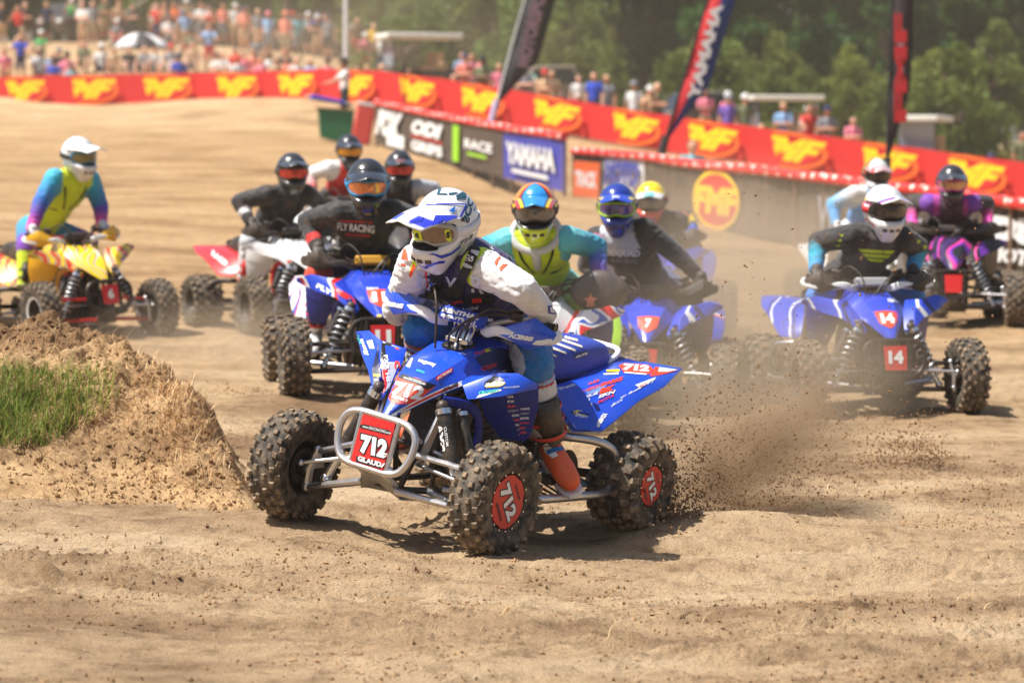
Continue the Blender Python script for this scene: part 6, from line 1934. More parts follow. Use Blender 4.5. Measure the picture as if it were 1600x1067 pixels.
pole_root = empty('flagpole', fp, 'tall white flagpole behind the red fence', 'pole')
MB().cyl((0, 0, -.1), (0, 0, 7.5), .075, .06, n=12).build('shaft', PW, pole_root); MB().cyl((0, 0, -.1), (0, 0, .15), .16, n=12).build('base_collar', BLACKM, pole_root)

# ------------------------------------------------------------------ people along the fence
PM = {}
def pmat(name, c, rough=.8):
    if name not in PM: PM[name] = mat('cloth_' + name, c, rough, var=.2)
    return PM[name]
CL = {'white': srgb(226, 224, 218), 'black': (.022, .022, .025), 'red': srgb(214, 52, 42), 'blue': srgb(36, 72, 190), 'navy': srgb(32, 42, 84), 'green': srgb(70, 170, 90), 'grey': srgb(130, 132, 136), 'teal': srgb(96, 180, 190), 'coral': srgb(240, 140, 116), 'pink': srgb(236, 130, 150), 'yellow': srgb(240, 190, 50), 'tan': srgb(206, 170, 130), 'mint': srgb(160, 220, 186), 'purple': srgb(120, 90, 180), 'sky': srgb(140, 180, 220), 'olive': srgb(110, 116, 80), 'brown': srgb(96, 66, 48), 'orange': srgb(240, 120, 60), 'khaki': srgb(170, 150, 116)}
SKINM = [mat('skin_light', srgb(222, 164, 134), .6, var=.1), mat('skin_tan', srgb(196, 136, 104), .6, var=.1), mat('skin_deep', srgb(128, 84, 62), .6, var=.1)]
def person_mesh(pose):
    """one continuous body; faces sorted into skin, shirt, shorts, hair and shoes"""
    V_ = Vector
    J = dict(pel=V_((0, 0, .92)), neck=V_((0, 0, 1.44)), head=V_((0.02, 0, 1.62)))
    for s, k in ((1, 'L'), (-1, 'R')):
        J['sh' + k] = V_((0, s * .18, 1.40)); J['el' + k] = V_((-.02, s * .25, 1.13)); J['ha' + k] = V_((.06, s * .26, .88))
        J['hip' + k] = V_((0, s * .09, .90)); J['kn' + k] = V_((.02, s * .11, .50)); J['an' + k] = V_((-.01, s * .12, .08))
    if pose == 'folded':
        for s, k in ((1, 'L'), (-1, 'R')): J['el' + k] = V_((.06, s * .25, 1.14)); J['ha' + k] = V_((.19, -s * .06, 1.16))
    if pose == 'camera':
        for s, k in ((1, 'L'), (-1, 'R')): J['el' + k] = V_((.16, s * .26, 1.20)); J['ha' + k] = V_((.24, s * .07, 1.56))
    if pose == 'reach':
        for s, k in ((1, 'L'), (-1, 'R')): J['el' + k] = V_((.20, s * .30, 1.20)); J['ha' + k] = V_((.42, s * .34, 1.14))
    if pose == 'lean':
        J['neck'] = V_((.18, 0, 1.38)); J['head'] = V_((.27, 0, 1.54))
        for s, k in ((1, 'L'), (-1, 'R')): J['sh' + k] = V_((.16, s * .18, 1.34)); J['el' + k] = V_((.22, s * .36, 1.12)); J['ha' + k] = V_((.30, s * .52, .98))
    if pose == 'sit':
        for k_ in ('pel', 'neck', 'head'): J[k_] = J[k_] - V_((0, 0, .70))
        for s, k in ((1, 'L'), (-1, 'R')):
            J['sh' + k] -= V_((0, 0, .70)); J['el' + k] = V_((.12, s * .27, .46)); J['ha' + k] = V_((.36, s * .14, .46)); J['hip' + k] = V_((.02, s * .10, .17)); J['kn' + k] = V_((.38, s * .18, .44)); J['an' + k] = V_((.52, s * .16, .06))
    if pose == 'walk':
        J['knL'] = V_((.20, .11, .52)); J['anL'] = V_((.24, .12, .09)); J['anR'] = V_((-.26, -.12, .12)); J['haL'] = V_((-.16, .26, .92)); J['haR'] = V_((.28, -.24, .98))
    sp = J['neck'] - J['pel']; R = basis(sp, Vector((0, 1, 0))); mb_c, el = [], []
    mb_c += [('shorts', J['pel'] - V_((0, .05, 0)), J['pel'] + V_((0, .05, 0)), .12, .12), ('shirt', J['pel'] + sp * .15, J['pel'] + sp * .85, .125, .12)]
    el += [('shirt', J['pel'] + sp * .68, (.115, .185, sp.length * .36), R), ('shirt', J['pel'] + sp * .3, (.115, .16, sp.length * .36), R)]
    mb_c += [('skin', J['neck'] - V_((0, 0, .02)), J['head'] - V_((.01, 0, .05)), .055, .055), ('skin', J['head'] + V_((.012, 0, -.055)), J['head'] + V_((.005, 0, .02)), .075, .095), ('skin', J['head'] + V_((.09, 0, -.02)), J['head'] + V_((.10, 0, -.035)), .016, .018)]
    mb_c += [('hair', J['head'] + V_((-.02, 0, .045)), J['head'] + V_((-.035, 0, .01)), .098, .095)]
    for k in 'LR':
        mid = J['sh' + k].lerp(J['el' + k], .62)
        mb_c += [('shirt', J['neck'] - V_((0, 0, .05)), J['sh' + k], .06, .068), ('shirt', J['sh' + k], mid, .068, .060), ('skin', mid, J['el' + k], .046, .044), ('skin', J['el' + k], J['ha' + k], .044, .034), ('skin', J['ha' + k], J['ha' + k] + (J['ha' + k] - J['el' + k]).normalized() * .09, .038, .028)]
        th = J['hip' + k].lerp(J['kn' + k], .9)
        sh_ = J['kn' + k].lerp(J['an' + k], .25)
        mb_c += [('shorts', J['hip' + k], th, .092, .080), ('skin', th, sh_, .060, .058), ('skin', sh_, J['an' + k], .058, .042), ('shoes', J['an' + k] - V_((.02, 0, .03)), J['an' + k] + V_((.14, 0, -.035)), .046, .040)]
    me, P_, bi, bt = body_mesh('person_' + pose, mb_c, el, .022, 0)
    kinds = ['skin', 'shirt', 'shorts', 'hair', 'shoes']; nm = [kinds.index(c[0]) for c in mb_c]
    vi = np.array([nm[i] for i in bi])
    pick = [int(vi[p.vertices[0]]) for p in me.polygons]
    for _ in range(5): me.materials.append(SKINM[0])
    me.polygons.foreach_set('material_index', pick); me.polygons.foreach_set('use_smooth', [True] * len(pick))
    return me
PMESH = {k: person_mesh(k) for k in ('stand', 'folded', 'camera', 'reach', 'lean', 'sit', 'walk')}
CAPM = MB(); CAPM.lathe([(.0001, .135), (.06, .125), (.095, .085), (.112, .035), (.114, .0), (.108, .0), (.10, .04), (.0001, .12)], 16, 'z', c=(-.01, 0, .0), close=False); CAPM.plate([(.09, .08, .012), (.17, .06, .0), (.20, 0, -.004), (.17, -.06, .0), (.09, -.08, .012)], .01)
CAPMESH = CAPM.mesh('cap')
HEADZ = {'stand': (.02, 1.62), 'folded': (.02, 1.62), 'camera': (.02, 1.62), 'reach': (.02, 1.62), 'walk': (.02, 1.62), 'lean': (.27, 1.54), 'sit': (.02, .92)}
def spectator(px, D, pose, shirt, shorts, cap=None, face=0, label=None, dz=0.0, group='spectators behind the red fence', hair='brown', skin=0, where='behind the red fence'):
    if group.startswith('spectators'): D = max(D, float(np.interp(px, [-60, 100, 370, 560, 760, 1000, 1200, 1412, 1500, 1720], [95, 93, 90, 86, 82, 78.5, 75.5, 73, 71.5, 69])) + 2.4)
    x = (px - CX) / F * D; y_ = D * .998
    z = float(ground_z(x, y_)[0]) - .02 + dz
    o = linkobj('person', PMESH[pose], None)
    h = random.uniform(.93, 1.05)
    o.matrix_world = frame((x, y_, z), -math.pi / 2 + math.radians(face + random.uniform(-25, 25))) @ Matrix.Scale(h, 4)
    for i, m in enumerate((SKINM[skin], pmat(shirt, CL[shirt]), pmat(shorts, CL[shorts]), pmat(hair, CL[hair]), pmat('black', CL['black']))):
        o.material_slots[i].link = 'OBJECT'; o.material_slots[i].material = m
    verb = {'stand': 'standing', 'folded': 'arms folded', 'camera': 'hands raised', 'reach': 'reaching forward', 'lean': 'leaning forward', 'sit': 'sitting', 'walk': 'walking'}[pose]
    lab = label or f'person {verb} in {shirt} shirt and {shorts} ' + 'shorts' + (f', {cap} cap,' if cap else '') + ' ' + where
    tag(o, lab, 'person', group)
    if cap:
        c = linkobj('cap', CAPMESH.copy(), o, Matrix.Translation((HEADZ[pose][0] + .005, 0, HEADZ[pose][1] + .045)))
        c.data.materials.append(pmat(cap, CL[cap]))
    return o
W1, W2, W3 = 'on the sandy bank', 'near the flagpole', 'right of the flagpole'
SP = [ # px, depth, pose, shirt, shorts, cap
 (8, 110, 'stand', 'black', 'tan', None), (45, 111, 'folded', 'black', 'brown', None), (78, 113, 'stand', 'navy', 'black', None), (118, 116, 'camera', 'green', 'grey', 'white'), (133, 118, 'stand', 'coral', 'tan', None), (150, 112, 'stand', 'grey', 'khaki', None), (168, 116, 'folded', 'olive', 'khaki', None),
 (190, 114, 'stand', 'tan', 'navy', None), (212, 120, 'folded', 'black', 'black', None), (248, 124, 'stand', 'white', 'red', 'white'), (276, 112, 'stand', 'orange', 'tan', None), (318, 112, 'folded', 'white', 'grey', None), (332, 110, 'camera', 'coral', 'tan', None), (352, 116, 'stand', 'coral', 'grey', None), (371, 114, 'stand', 'white', 'tan', 'white'), (388, 112, 'stand', 'tan', 'grey', None),
 (40, 104, 'sit', 'tan', 'khaki', 'khaki'), (70, 103, 'sit', 'green', 'grey', 'white'), (12, 97.5, 'sit', 'pink', 'tan', None), (37, 97.0, 'reach', 'blue', 'navy', None), (64, 97.5, 'sit', 'white', 'grey', None), (97, 97.2, 'sit', 'black', 'black', 'grey'), (136, 99, 'sit', 'olive', 'khaki', None), (182, 98, 'sit', 'tan', 'khaki', None), (205, 98, 'sit', 'black', 'grey', None), (230, 98, 'sit', 'grey', 'black', None), (245, 98, 'sit', 'white', 'grey', None),
 (283, 95.5, 'sit', 'blue', 'navy', 'navy'), (305, 99, 'sit', 'tan', 'grey', None), (330, 99, 'reach', 'sky', 'red', None), (350, 96, 'sit', 'white', 'tan', None), (370, 97, 'sit', 'red', 'tan', None), (384, 96, 'sit', 'pink', 'pink', None), (398, 97, 'sit', 'coral', 'tan', None),
 (406, 108, 'stand', 'grey', 'tan', None), (422, 106, 'stand', 'sky', 'grey', 'pink'), (449, 105, 'stand', 'coral', 'khaki', 'coral'), (468, 106, 'reach', 'teal', 'grey', None), (484, 112, 'folded', 'grey', 'black', 'white'), (510, 112, 'lean', 'white', 'grey', None), (560, 108, 'stand', 'brown', 'red', None), (585, 107, 'stand', 'yellow', 'grey', None), (592, 102, 'folded', 'olive', 'black', None), (608, 106, 'stand', 'grey', 'tan', None), (634, 113, 'stand', 'white', 'teal', None), (652, 114, 'stand', 'coral', 'grey', None), (668, 114, 'stand', 'sky', 'grey', None),
 (412, 93, 'sit', 'pink', 'tan', None), (433, 93, 'sit', 'tan', 'grey', None), (465, 93, 'sit', 'white', 'grey', None), (487, 93, 'sit', 'sky', 'teal', None), (450, 94, 'sit', 'coral', 'tan', None), (560, 90, 'sit', 'white', 'black', None), (575, 90, 'sit', 'coral', 'black', None), (598, 90, 'sit', 'grey', 'tan', None), (615, 90, 'sit', 'tan', 'black', None), (640, 89, 'sit', 'brown', 'grey', None), (690, 92, 'stand', 'tan', 'grey', None), (722, 92, 'stand', 'sky', 'navy', None), (710, 87, 'sit', 'white', 'grey', None), (738, 86, 'reach', 'pink', 'grey', None), (752, 86, 'stand', 'coral', 'tan', None), (780, 85, 'stand', 'pink', 'tan', None), (822, 85, 'reach', 'mint', 'grey', None), (852, 95, 'stand', 'red', 'black', 'white'), (862, 85, 'stand', 'tan', 'grey', None), (878, 84, 'sit', 'grey', 'black', None), (905, 84, 'sit', 'white', 'tan', None), (928, 83, 'stand', 'blue', 'navy', None),
 (990, 81, 'stand', 'white', 'grey', 'grey'), (1014, 81, 'camera', 'tan', 'olive', 'white'), (1026, 81, 'folded', 'olive', 'black', None), (1136, 79, 'stand', 'purple', 'navy', 'grey'), (1162, 79, 'stand', 'olive', 'khaki', 'white'), (1188, 78, 'sit', 'tan', 'grey', None), (1222, 78, 'folded', 'sky', 'teal', None), (1262, 77, 'reach', 'red', 'black', None), (1290, 77, 'folded', 'grey', 'black', 'navy'), (1330, 75, 'folded', 'pink', 'coral', None), (1546, 74, 'sit', 'red', 'black', 'navy'), (1594, 73, 'stand', 'olive', 'black', None)]
r9 = random.Random(21); names_ = ['white', 'white', 'white', 'black', 'black', 'grey', 'grey', 'tan', 'tan', 'navy', 'sky', 'olive', 'khaki', 'coral', 'red', 'blue', 'pink', 'teal']
for i in range(60):                                            # the denser middle of the crowd
    if i < 24: px, D, pose = r9.uniform(255, 690), r9.uniform(101, 122), r9.choice(['stand', 'stand', 'folded', 'camera'])
    elif i < 38: px, D, pose = r9.uniform(0, 700), r9.uniform(93.5, 99) - max(0, r9.uniform(0, 1)) * 1.0, 'sit'
    elif i < 48: px, D, pose = r9.uniform(700, 1340), r9.uniform(79, 86), r9.choice(['stand', 'folded'])
    else: px, D, pose = r9.uniform(0, 430), r9.uniform(100.5, 119), r9.choice(['stand', 'folded', 'sit', 'camera', 'reach'])
    if px > 480 and pose == 'sit': D -= 4
    SP.append((px, D, pose, r9.choice(names_), r9.choice(['black', 'navy', 'grey', 'khaki', 'tan', 'red', 'white']), r9.choice([None, None, None, 'white', 'black', 'red', 'navy'])))
SPO = []
for i, (px, D, pose, sh_, so_, cp_) in enumerate(SP):
    SPO.append((px, spectator(px, D, pose, sh_, so_, cp_, where=W1 if px < 400 else (W2 if px < 700 else W3), hair=random.choice(['brown', 'black', 'tan']), skin=random.choice([0, 0, 1, 1, 2]))))
by_label = {}
for px, o in SPO: by_label.setdefault(o['label'], []).append((px, o))
for lab, L_ in by_label.items():
    L_.sort(key=lambda a: a[0])
    if len(L_) > 1:
        for k, (px, o) in enumerate(L_): o['label'] = lab + (', leftmost such' if k == 0 else (', rightmost such' if k == len(L_) - 1 else ', between two alike'))
# marshal with a rolled flag on his stand, and a photographer leaning on the barrier
mp = at(538, 190, 70)
spectator(540, 70, 'reach', 'white', 'black', 'black', face=-55, label='track marshal in white shirt holding a rolled blue flag over the green stand', dz=.35, group='marshals', skin=1)
spectator(1080, 55, 'sit', 'teal', 'grey', None, face=0, label='photographer in teal shirt crouching behind the barrier below the tricolour flag', dz=.0, group='marshals', skin=0)
sx = Vector(at(527, 205, 69)); sx.z = float(ground_z(sx.x, sx.y)[0])
stand = empty('marshal_stand', sx, 'green cloth covered marshal stand beside a red padded post', 'stand')
sm = MB(); GREENC = mat('green_cloth', srgb(20, 104, 66), .7, var=.2)
sm.loft([[Vector(p) for p in ((-.40, -.35, 0.1), (.36, -.35, -.1), (.36, .35, -.1), (-.40, .35, .1))], [Vector(p) for p in ((-.46, -.38, .80), (.40, -.38, .74), (.40, .38, .74), (-.46, .38, .80))]])
sm.build('cloth_skirt', GREENC, stand, bevel=.02)
MB().box((-.03, 0, .79), (.92, .82, .05), Matrix.Rotation(.07, 3, 'Y')).build('platform', POSTM, stand, bevel=.01)
rf_ = Vector(at(508, 157, 68.6)); fl = empty('rolled_flag', rf_, 'rolled blue and white signal flag held by the marshal', 'flag')
MB().cyl((-.35, 0, .08), (.45, .3, -.06), .07, .05, n=10).build('rolled_cloth', mat('flag_violet_blue', srgb(70, 74, 190), .7), fl); MB().cyl((-.50, -.05, .10), (.60, .35, -.08), .018, n=8).build('stick', WHB, fl)
pp = Vector(at(568, 214, 67)); pp.z = float(ground_z(pp.x, pp.y)[0])
post = empty('padded_post', pp, 'leaning red padded post with pale top next to the green stand', 'post')
MB().box((.0, 0, .45), (.45, .4, .95), Matrix.Rotation(.18, 3, 'Y')).build('pad', mat('pad_red', srgb(206, 70, 62), .7, var=.2), post, bevel=.06); MB().box((.09, 0, .94), (.46, .41, .07), Matrix.Rotation(.18, 3, 'Y')).build('cap_pad', WHB, post, bevel=.02)

# ------------------------------------------------------------------ carts and vehicles behind the fence
CARTB = mat('cart_body', srgb(60, 70, 66), .5, dust=.3); ROOFW = mat('roof_white', srgb(232, 228, 214), .6)
def cart(label, px, D, face, roof_m=ROOFW, body_m=CARTB, s=1.0, screen=True):
    x = (px - CX) / F * D; y_ = D * .998; z = float(ground_z(x, y_)[0])
    root = empty('golf_cart', frame((x, y_, z), math.radians(face)) @ Matrix.Scale(s, 4), label, 'golf cart', 'golf carts behind the fence')
    mb = MB(); mb.box((.75, 0, .62), (.9, 1.1, .5), taper=.8); mb.box((-.6, 0, .62), (1.3, 1.15, .45)); mb.box((.1, 0, .42), (2.2, 1.1, .16)); mb.build('body', body_m, root, bevel=.06)
    MB().box((-.15, 0, .88), (.5, 1.0, .12)).box((-.42, 0, 1.12), (.12, 1.0, .45), Matrix.Rotation(-.2, 3, 'Y')).build('seat', pmat('tan', CL['tan']), root, bevel=.03)
    r = MB(); rg = [[Vector((x_, y2, 1.86 + .06 * (1 - (x_ / 1.1) ** 2) - k)) for x_, y2 in ((-1.1, -.6), (1.1, -.6), (1.1, .6), (-1.1, .6))] for k in (0, .15)]
    r.loft(rg); r.build('roof', roof_m, root, bevel=.03)
    for sx_, sy in ((.95, .52), (.95, -.52), (-.85, .52), (-.85, -.52)): MB().tube([(sx_ * .9, sy, .8), (sx_ * .95, sy, 1.84)], .022, 8).build('roof_post', BLACKM, root)
    for sx_, sy in ((.8, .55), (.8, -.55), (-.75, .55), (-.75, -.55)):
        w = MB(); w.lathe([(.08, -.09), (.24, -.10), (.26, -.05), (.26, .05), (.24, .10), (.08, .09)], 20, 'y', c=(sx_, sy, .26)); w.build('wheel', TYRE, root)
    if screen: MB().plate([(.86, .48, .95), (.86, -.48, .95), (.90, -.48, 1.75), (.90, .48, 1.75)], .01).build('windscreen', mat('cart_screen', srgb(150, 160, 170), .1, .3), root)
cart('golf cart with wide white roof beside the flagpole crowd', 655, 90, 200, s=1.15)
cart('golf cart with pale roof between spectators at the right', 1222, 84, 190)
cart('golf cart with pale roof and windscreen right of the upright flag', 1440, 76, 250, body_m=mat('cart_grey', srgb(150, 152, 152), .5))
def truck(label, px, D, face, m, s=1.0, letters=None):
    x = (px - CX) / F * D; y_ = D * .998; z = float(ground_z(x, y_)[0])
    root = empty('utility_vehicle', frame((x, y_, z), math.radians(face)) @ Matrix.Scale(s, 4), label, 'vehicle', 'vehicles behind the fence')
    prof = [(1.6, .45), (1.65, .85), (.9, 1.0), (.45, 1.55), (-.75, 1.58), (-.95, 1.05), (-1.7, 1.0), (-1.7, .45)]
    mb = MB(); mb.loft([[Vector((a, k * .75, b)) for a, b in prof] for k in (-1, 1)]); mb.build('body', m, root, bevel=.05)
    for k in (-1, 1):
        MB().plate([(.72, k * .757, 1.05), (.38, k * .757, 1.47), (-.65, k * .757, 1.49), (-.80, k * .757, 1.07)], .012).build('side_window', mat('car_glass', (.03, .035, .04), .08, .2), root)
    MB().plate([(.90, .66, 1.03), (.90, -.66, 1.03), (.50, -.66, 1.51), (.50, .66, 1.51)], .03).build('windscreen', mat('car_glass', (.03, .035, .04), .08, .2), root)
    for k in (.45, -.45): MB().ellipsoid((1.64, k, .74), (.05, .14, .08), None, 12, 8).build('headlight', WHITEP, root)
    for a in (1.05, -1.1):
        for k in (-.72, .72): MB().lathe([(.12, -.11), (.32, -.12), (.36, -.06), (.36, .06), (.32, .12), (.12, .11)], 22, 'y', c=(a, k, .36)).build('wheel', TYRE, root)
    MB().box((1.68, 0, .5), (.08, 1.3, .16)).build('bumper', BLACKM, root, bevel=.02)
truck('dark off-road vehicle parked on the sandy bank', 118, 117, 245, mat('utv_black', (.03, .03, .034), .4, dust=.3), 1.0)
truck('grey vehicle parked behind the fence left of the purple shirt', 1088, 86, 200, mat('van_grey', srgb(90, 92, 92), .4, dust=.3), 1.05)
truck('dusty grey vehicle behind the leaning black flag', 850, 100, 190, mat('van_dust', srgb(120, 112, 100), .5, dust=.4), 1.25)
truck('dark vehicle parked behind the crowd left of the flagpole', 490, 122, 180, mat('van_dark', srgb(60, 56, 50), .5, dust=.4), 1.2)
# black and white sun shade on the bank
ux = Vector(at(218, 108, 99)); ux.z = float(ground_z(ux.x, ux.y)[0]); um = empty('sun_umbrella', ux, 'black and white sun umbrella pitched low on the bank', 'umbrella')
for k in range(8):
    a0, a1 = 2 * math.pi * k / 8, 2 * math.pi * (k + 1) / 8
    mb = MB(); rows_u = []
    for t in np.linspace(0.02, 1, 6): rows_u.append([Vector((math.cos(a) * 1.15 * t, math.sin(a) * 1.0 * t, 1.25 - .55 * t * t)) for a in np.linspace(a0, a1, 4)])
    mb.loft(rows_u, closed=False, caps=False); mb.build('canopy_panel', WHB if k % 2 else FMAR, um, angle=180, solid=.01)
MB().cyl((0, 0, -.1), (0, 0, 1.3), .02, n=8).build('pole', PW, um)
# light truss frame over the bank
tr = Vector(at(235, 60, 121)); tr.z = float(ground_z(tr.x, tr.y)[0]); trs = empty('scaffold_frame', tr, 'thin metal scaffold frame above the crowd on the bank', 'frame')
for pth in ([(-2.0, 0, 0), (-2.0, 0, 3.2)], [(1.4, 0, 0), (1.4, 0, 3.2)], [(-2.0, 0, 3.1), (1.4, 0, 3.1)], [(-1.6, 0, 1.0), (1.2, 0, 3.0)], [(-2.0, 1.5, 0), (-2.0, 1.5, 3.2)], [(1.4, 1.5, 0), (1.4, 1.5, 3.2)], [(-2, 0, 3.1), (-2, 1.5, 3.1)], [(1.4, 0, 3.1), (1.4, 1.5, 3.1)]):
    MB().tube(pth, .025, 8).build('tube', ALU, trs)

# ------------------------------------------------------------------ trees
BARK = mat('bark', srgb(84, 66, 50), .9, var=.4, bmp=.4, bscale=12)
LEAF = [leaf_mat('leaf_dark', srgb(50, 80, 36), .35), leaf_mat('leaf_mid', srgb(70, 98, 42), .35), leaf_mat('leaf_olive', srgb(98, 114, 50), .35), leaf_mat('leaf_yellow', srgb(122, 130, 60), .35)]
def crown_mesh(seed, H, W, base, n, leaf=.26):
    r = random.Random(seed); rs = np.random.default_rng(seed)
    blobs = []
    for i in range(26):
        t = r.random(); z = base + (H - base) * t
        rad = W * (1 - .55 * t) * math.sqrt(r.random()); a = r.uniform(0, 6.283)
        blobs.append((math.cos(a) * rad, math.sin(a) * rad, z, W * r.uniform(.26, .42) * (1 - .35 * t)))
    B = np.array(blobs); pick = rs.integers(0, len(B), n)
    d = rs.normal(size=(n, 3)); d /= np.linalg.norm(d, axis=1, keepdims=True)
    c = B[pick, :3] + d * (B[pick, 3] * (rs.random(n) ** .35))[:, None]
    u = rs.normal(size=(n, 3)); u /= np.linalg.norm(u, axis=1, keepdims=True)
    w = np.cross(u, rs.normal(size=(n, 3))); w /= np.linalg.norm(w, axis=1, keepdims=True)
    s = (leaf * rs.uniform(.5, 1.2, n))[:, None]
    v = np.stack([c - u * s, c + w * s * .6, c + u * s, c - w * s * .6], 1).reshape(-1, 3)
    me = bpy.data.meshes.new('crown'); f = np.arange(n * 4).reshape(-1, 4)
    me.vertices.add(n * 4); me.vertices.foreach_set('co', v.ravel()); me.loops.add(n * 4); me.loops.foreach_set('vertex_index', f.ravel())
    me.polygons.add(n); me.polygons.foreach_set('loop_start', np.arange(n) * 4); me.update(); me.validate()
    return me, blobs
def trunk_mesh(seed, H, blobs):
    r = random.Random(seed); mb = MB()
    pts = [Vector((r.uniform(-.1, .1) * k, r.uniform(-.1, .1) * k, H * .9 * k / 6)) for k in range(7)]
    mb.tube(pts, [.20 - .027 * k for k in range(7)], 8)
    for x, y_, z, rd in blobs[:12]:
        st_ = pts[min(6, max(1, int(z / H * 6) - 1))]; mb.tube([st_, st_.lerp(Vector((x, y_, z)), .5) + Vector((0, 0, .2)), Vector((x, y_, z))], [.07, .05, .02], 6)
    return mb.mesh('trunk')
VAR = []
for i in range(6):
    H_t = (11, 13, 10, 12, 4.2, 3.2)[i]; W_t = (3.2, 3.4, 3.0, 2.8, 2.2, 2.4)[i]
    cm, bl = crown_mesh(40 + i, H_t, W_t, (2.2, 2.6, 1.6, 2.0, .3, .2)[i], (11000, 11500, 10000, 10000, 5200, 5200)[i], (.21, .21, .21, .20, .12, .12)[i]); VAR.append((cm, trunk_mesh(40 + i, H_t, bl), H_t))
def tree(px, D, var, s, leaf, label, group):
    x = (px - CX) / F * D; y_ = D * .998; z = float(ground_z(x, y_)[0]) - .1
    root = empty('tree' if var < 4 else 'bush', frame((x, y_, z), random.uniform(0, 6.28)) @ Matrix.Scale(s, 4), label, 'tree' if var < 4 else 'bush', group)
    c = linkobj('crown', VAR[var][0], root); t = linkobj('trunk', VAR[var][1], root)
    if not VAR[var][0].materials: VAR[var][0].materials.append(LEAF[0]); VAR[var][1].materials.append(BARK)
    c.material_slots[0].link = 'OBJECT'; c.material_slots[0].material = leaf
for k, (D0, n, px0, px1) in enumerate(((128, 20, -120, 1660), (142, 22, -60, 1720), (158, 22, -150, 1700))):
    for i in range(n):
        px = px0 + (px1 - px0) * (i + random.uniform(-.25, .25)) / (n - 1); D = D0 + random.uniform(-6, 8)
        if px < 430 and k == 0: D += 12
        s = random.uniform(.9, 1.12)
        if px > 1560: s *= .66 + .05 * k
        elif px > 1480: s *= .88
        dark = px > 1000
        lf = random.choice(LEAF[:2]) if dark else random.choice(LEAF[:3])
        where_t = 'right of the upright flag' if px > 1390 else ('between the tricolour flag and the upright flag' if px > 1100 else ('between the leaning flags' if px > 830 else 'behind the spectators on the left'))
        tree(px, D, random.randrange(4), s, lf, ('dark green' if dark else 'olive green') + ' tree in the wood ' + where_t, 'trees of the wood behind the track')
for i in range(26):
    px = random.uniform(560, 1680); D = random.uniform(100, 122)
    where_t = 'right of the upright flag' if px > 1390 else ('between the tricolour flag and the upright flag' if px > 1100 else 'left of the tricolour flag')
    tree(px, D, 4 + i % 2, random.uniform(.7, 1.25), random.choice(LEAF[2:]), 'yellowish bush at the foot of the wood ' + where_t, 'bushes at the foot of the wood')
# rough grass behind the right-hand fence
gx = []
for i in range(5200):
    px = random.uniform(900, 1800); D = random.uniform(85, 114)
    x = (px - CX) / F * D; gx.append((x, D))
gx = np.array(gx); gz = ground_z(gx[:, 0], gx[:, 1])
blades('rough_grass', [np.array([a, b_, c]) for (a, b_), c in zip(gx, gz)], .55, .05, .5, [LEAF[2], LEAF[3], GR[3]], 'rough pale grass behind the red fence', 'grass')
# ------------------------------------------------------------------ soil thrown up by the driven wheels (one mass each)
def spray(name, label, p0, direction, n, speed, life, spread, size, seed, up=(.5, 1.0), curl=.25):
    rs = np.random.default_rng(seed)
    d = np.array(direction); d = d / np.linalg.norm(d)
    t = rs.random(n) ** .75 * life
    v = d[None] * (speed * rs.uniform(.35, 1.15, n))[:, None] + rs.normal(size=(n, 3)) * spread
    v[:, 2] = speed * rs.uniform(up[0], up[1], n) * rs.uniform(.1, 1, n) ** .8
    # clumps: many bits share a direction
    k = rs.integers(0, 26, n); jit = rs.normal(size=(26, 3)) * curl * speed; v += jit[k] * .6
    P = np.array(p0)[None] + rs.normal(size=(n, 3)) * np.array([.05, .05, .03]) + v * t[:, None]
    P[:, 2] -= 4.9 * t ** 2
    g = ground_z(P[:, 0], P[:, 1])
    keep = P[:, 2] > g - .01
    P = P[keep]; s = size * (.35 + rs.random(len(P)) ** 5 * 2.6)
    return lumps(name, P, s, SPRAY, label, 'dirt', seed, octa=True)
rl_w = LEAD_W @ Vector((-.70, .49, .02)); rr_w = LEAD_W @ Vector((-.70, -.49, .02))
spray('flying_dirt', 'spray of soil flung from the rear wheel of the leading quad', rl_w, (.75, .66, 0), 36000, 3.0, .62, .17, .0023, 1, (.6, 1.25))
spray('flying_dirt', 'soil kicked up low behind the rear wheel of the leading quad', rl_w + Vector((.05, 0, .04)), (.9, .3, 0), 14000, 1.5, .5, .14, .0024, 2, (.3, .9))
spray('flying_dirt', 'crumbs of soil flying over the rear tyre of the leading quad', LEAD_W @ Vector((-.60, .50, .10)), (.25, -.45, 0), 1600, 1.1, .5, .30, .0026, 3, (.8, 1.6))
c2 = Vector(at(1475, 735, 15.6)); c2.z = float(ground_z(c2.x, c2.y)[0])
spray('flying_dirt', 'burst of soil in front of the quad numbered 14', c2, (-.9, .2, 0), 12000, 1.6, .6, .25, .0026, 4, (.8, 1.6))
c3 = Vector(at(1290, 660, 17.4)); c3.z = float(ground_z(c3.x, c3.y)[0])
spray('flying_dirt', 'soil flung about the front wheel of the quad numbered 14', c3, (-.3, .6, 0), 5000, 2.2, .62, .5, .0038, 6, (.8, 1.7))
rs = np.random.default_rng(12)
P = np.array([at(rs.uniform(1040, 1560), rs.uniform(300, 700), rs.uniform(12.6, 17)) for i in range(330)])
lumps('flying_dirt', P, .002 + .007 * rs.random(len(P)) ** 4, SPRAY, 'scattered crumbs of soil hanging in the air at the right', 'dirt', 8)

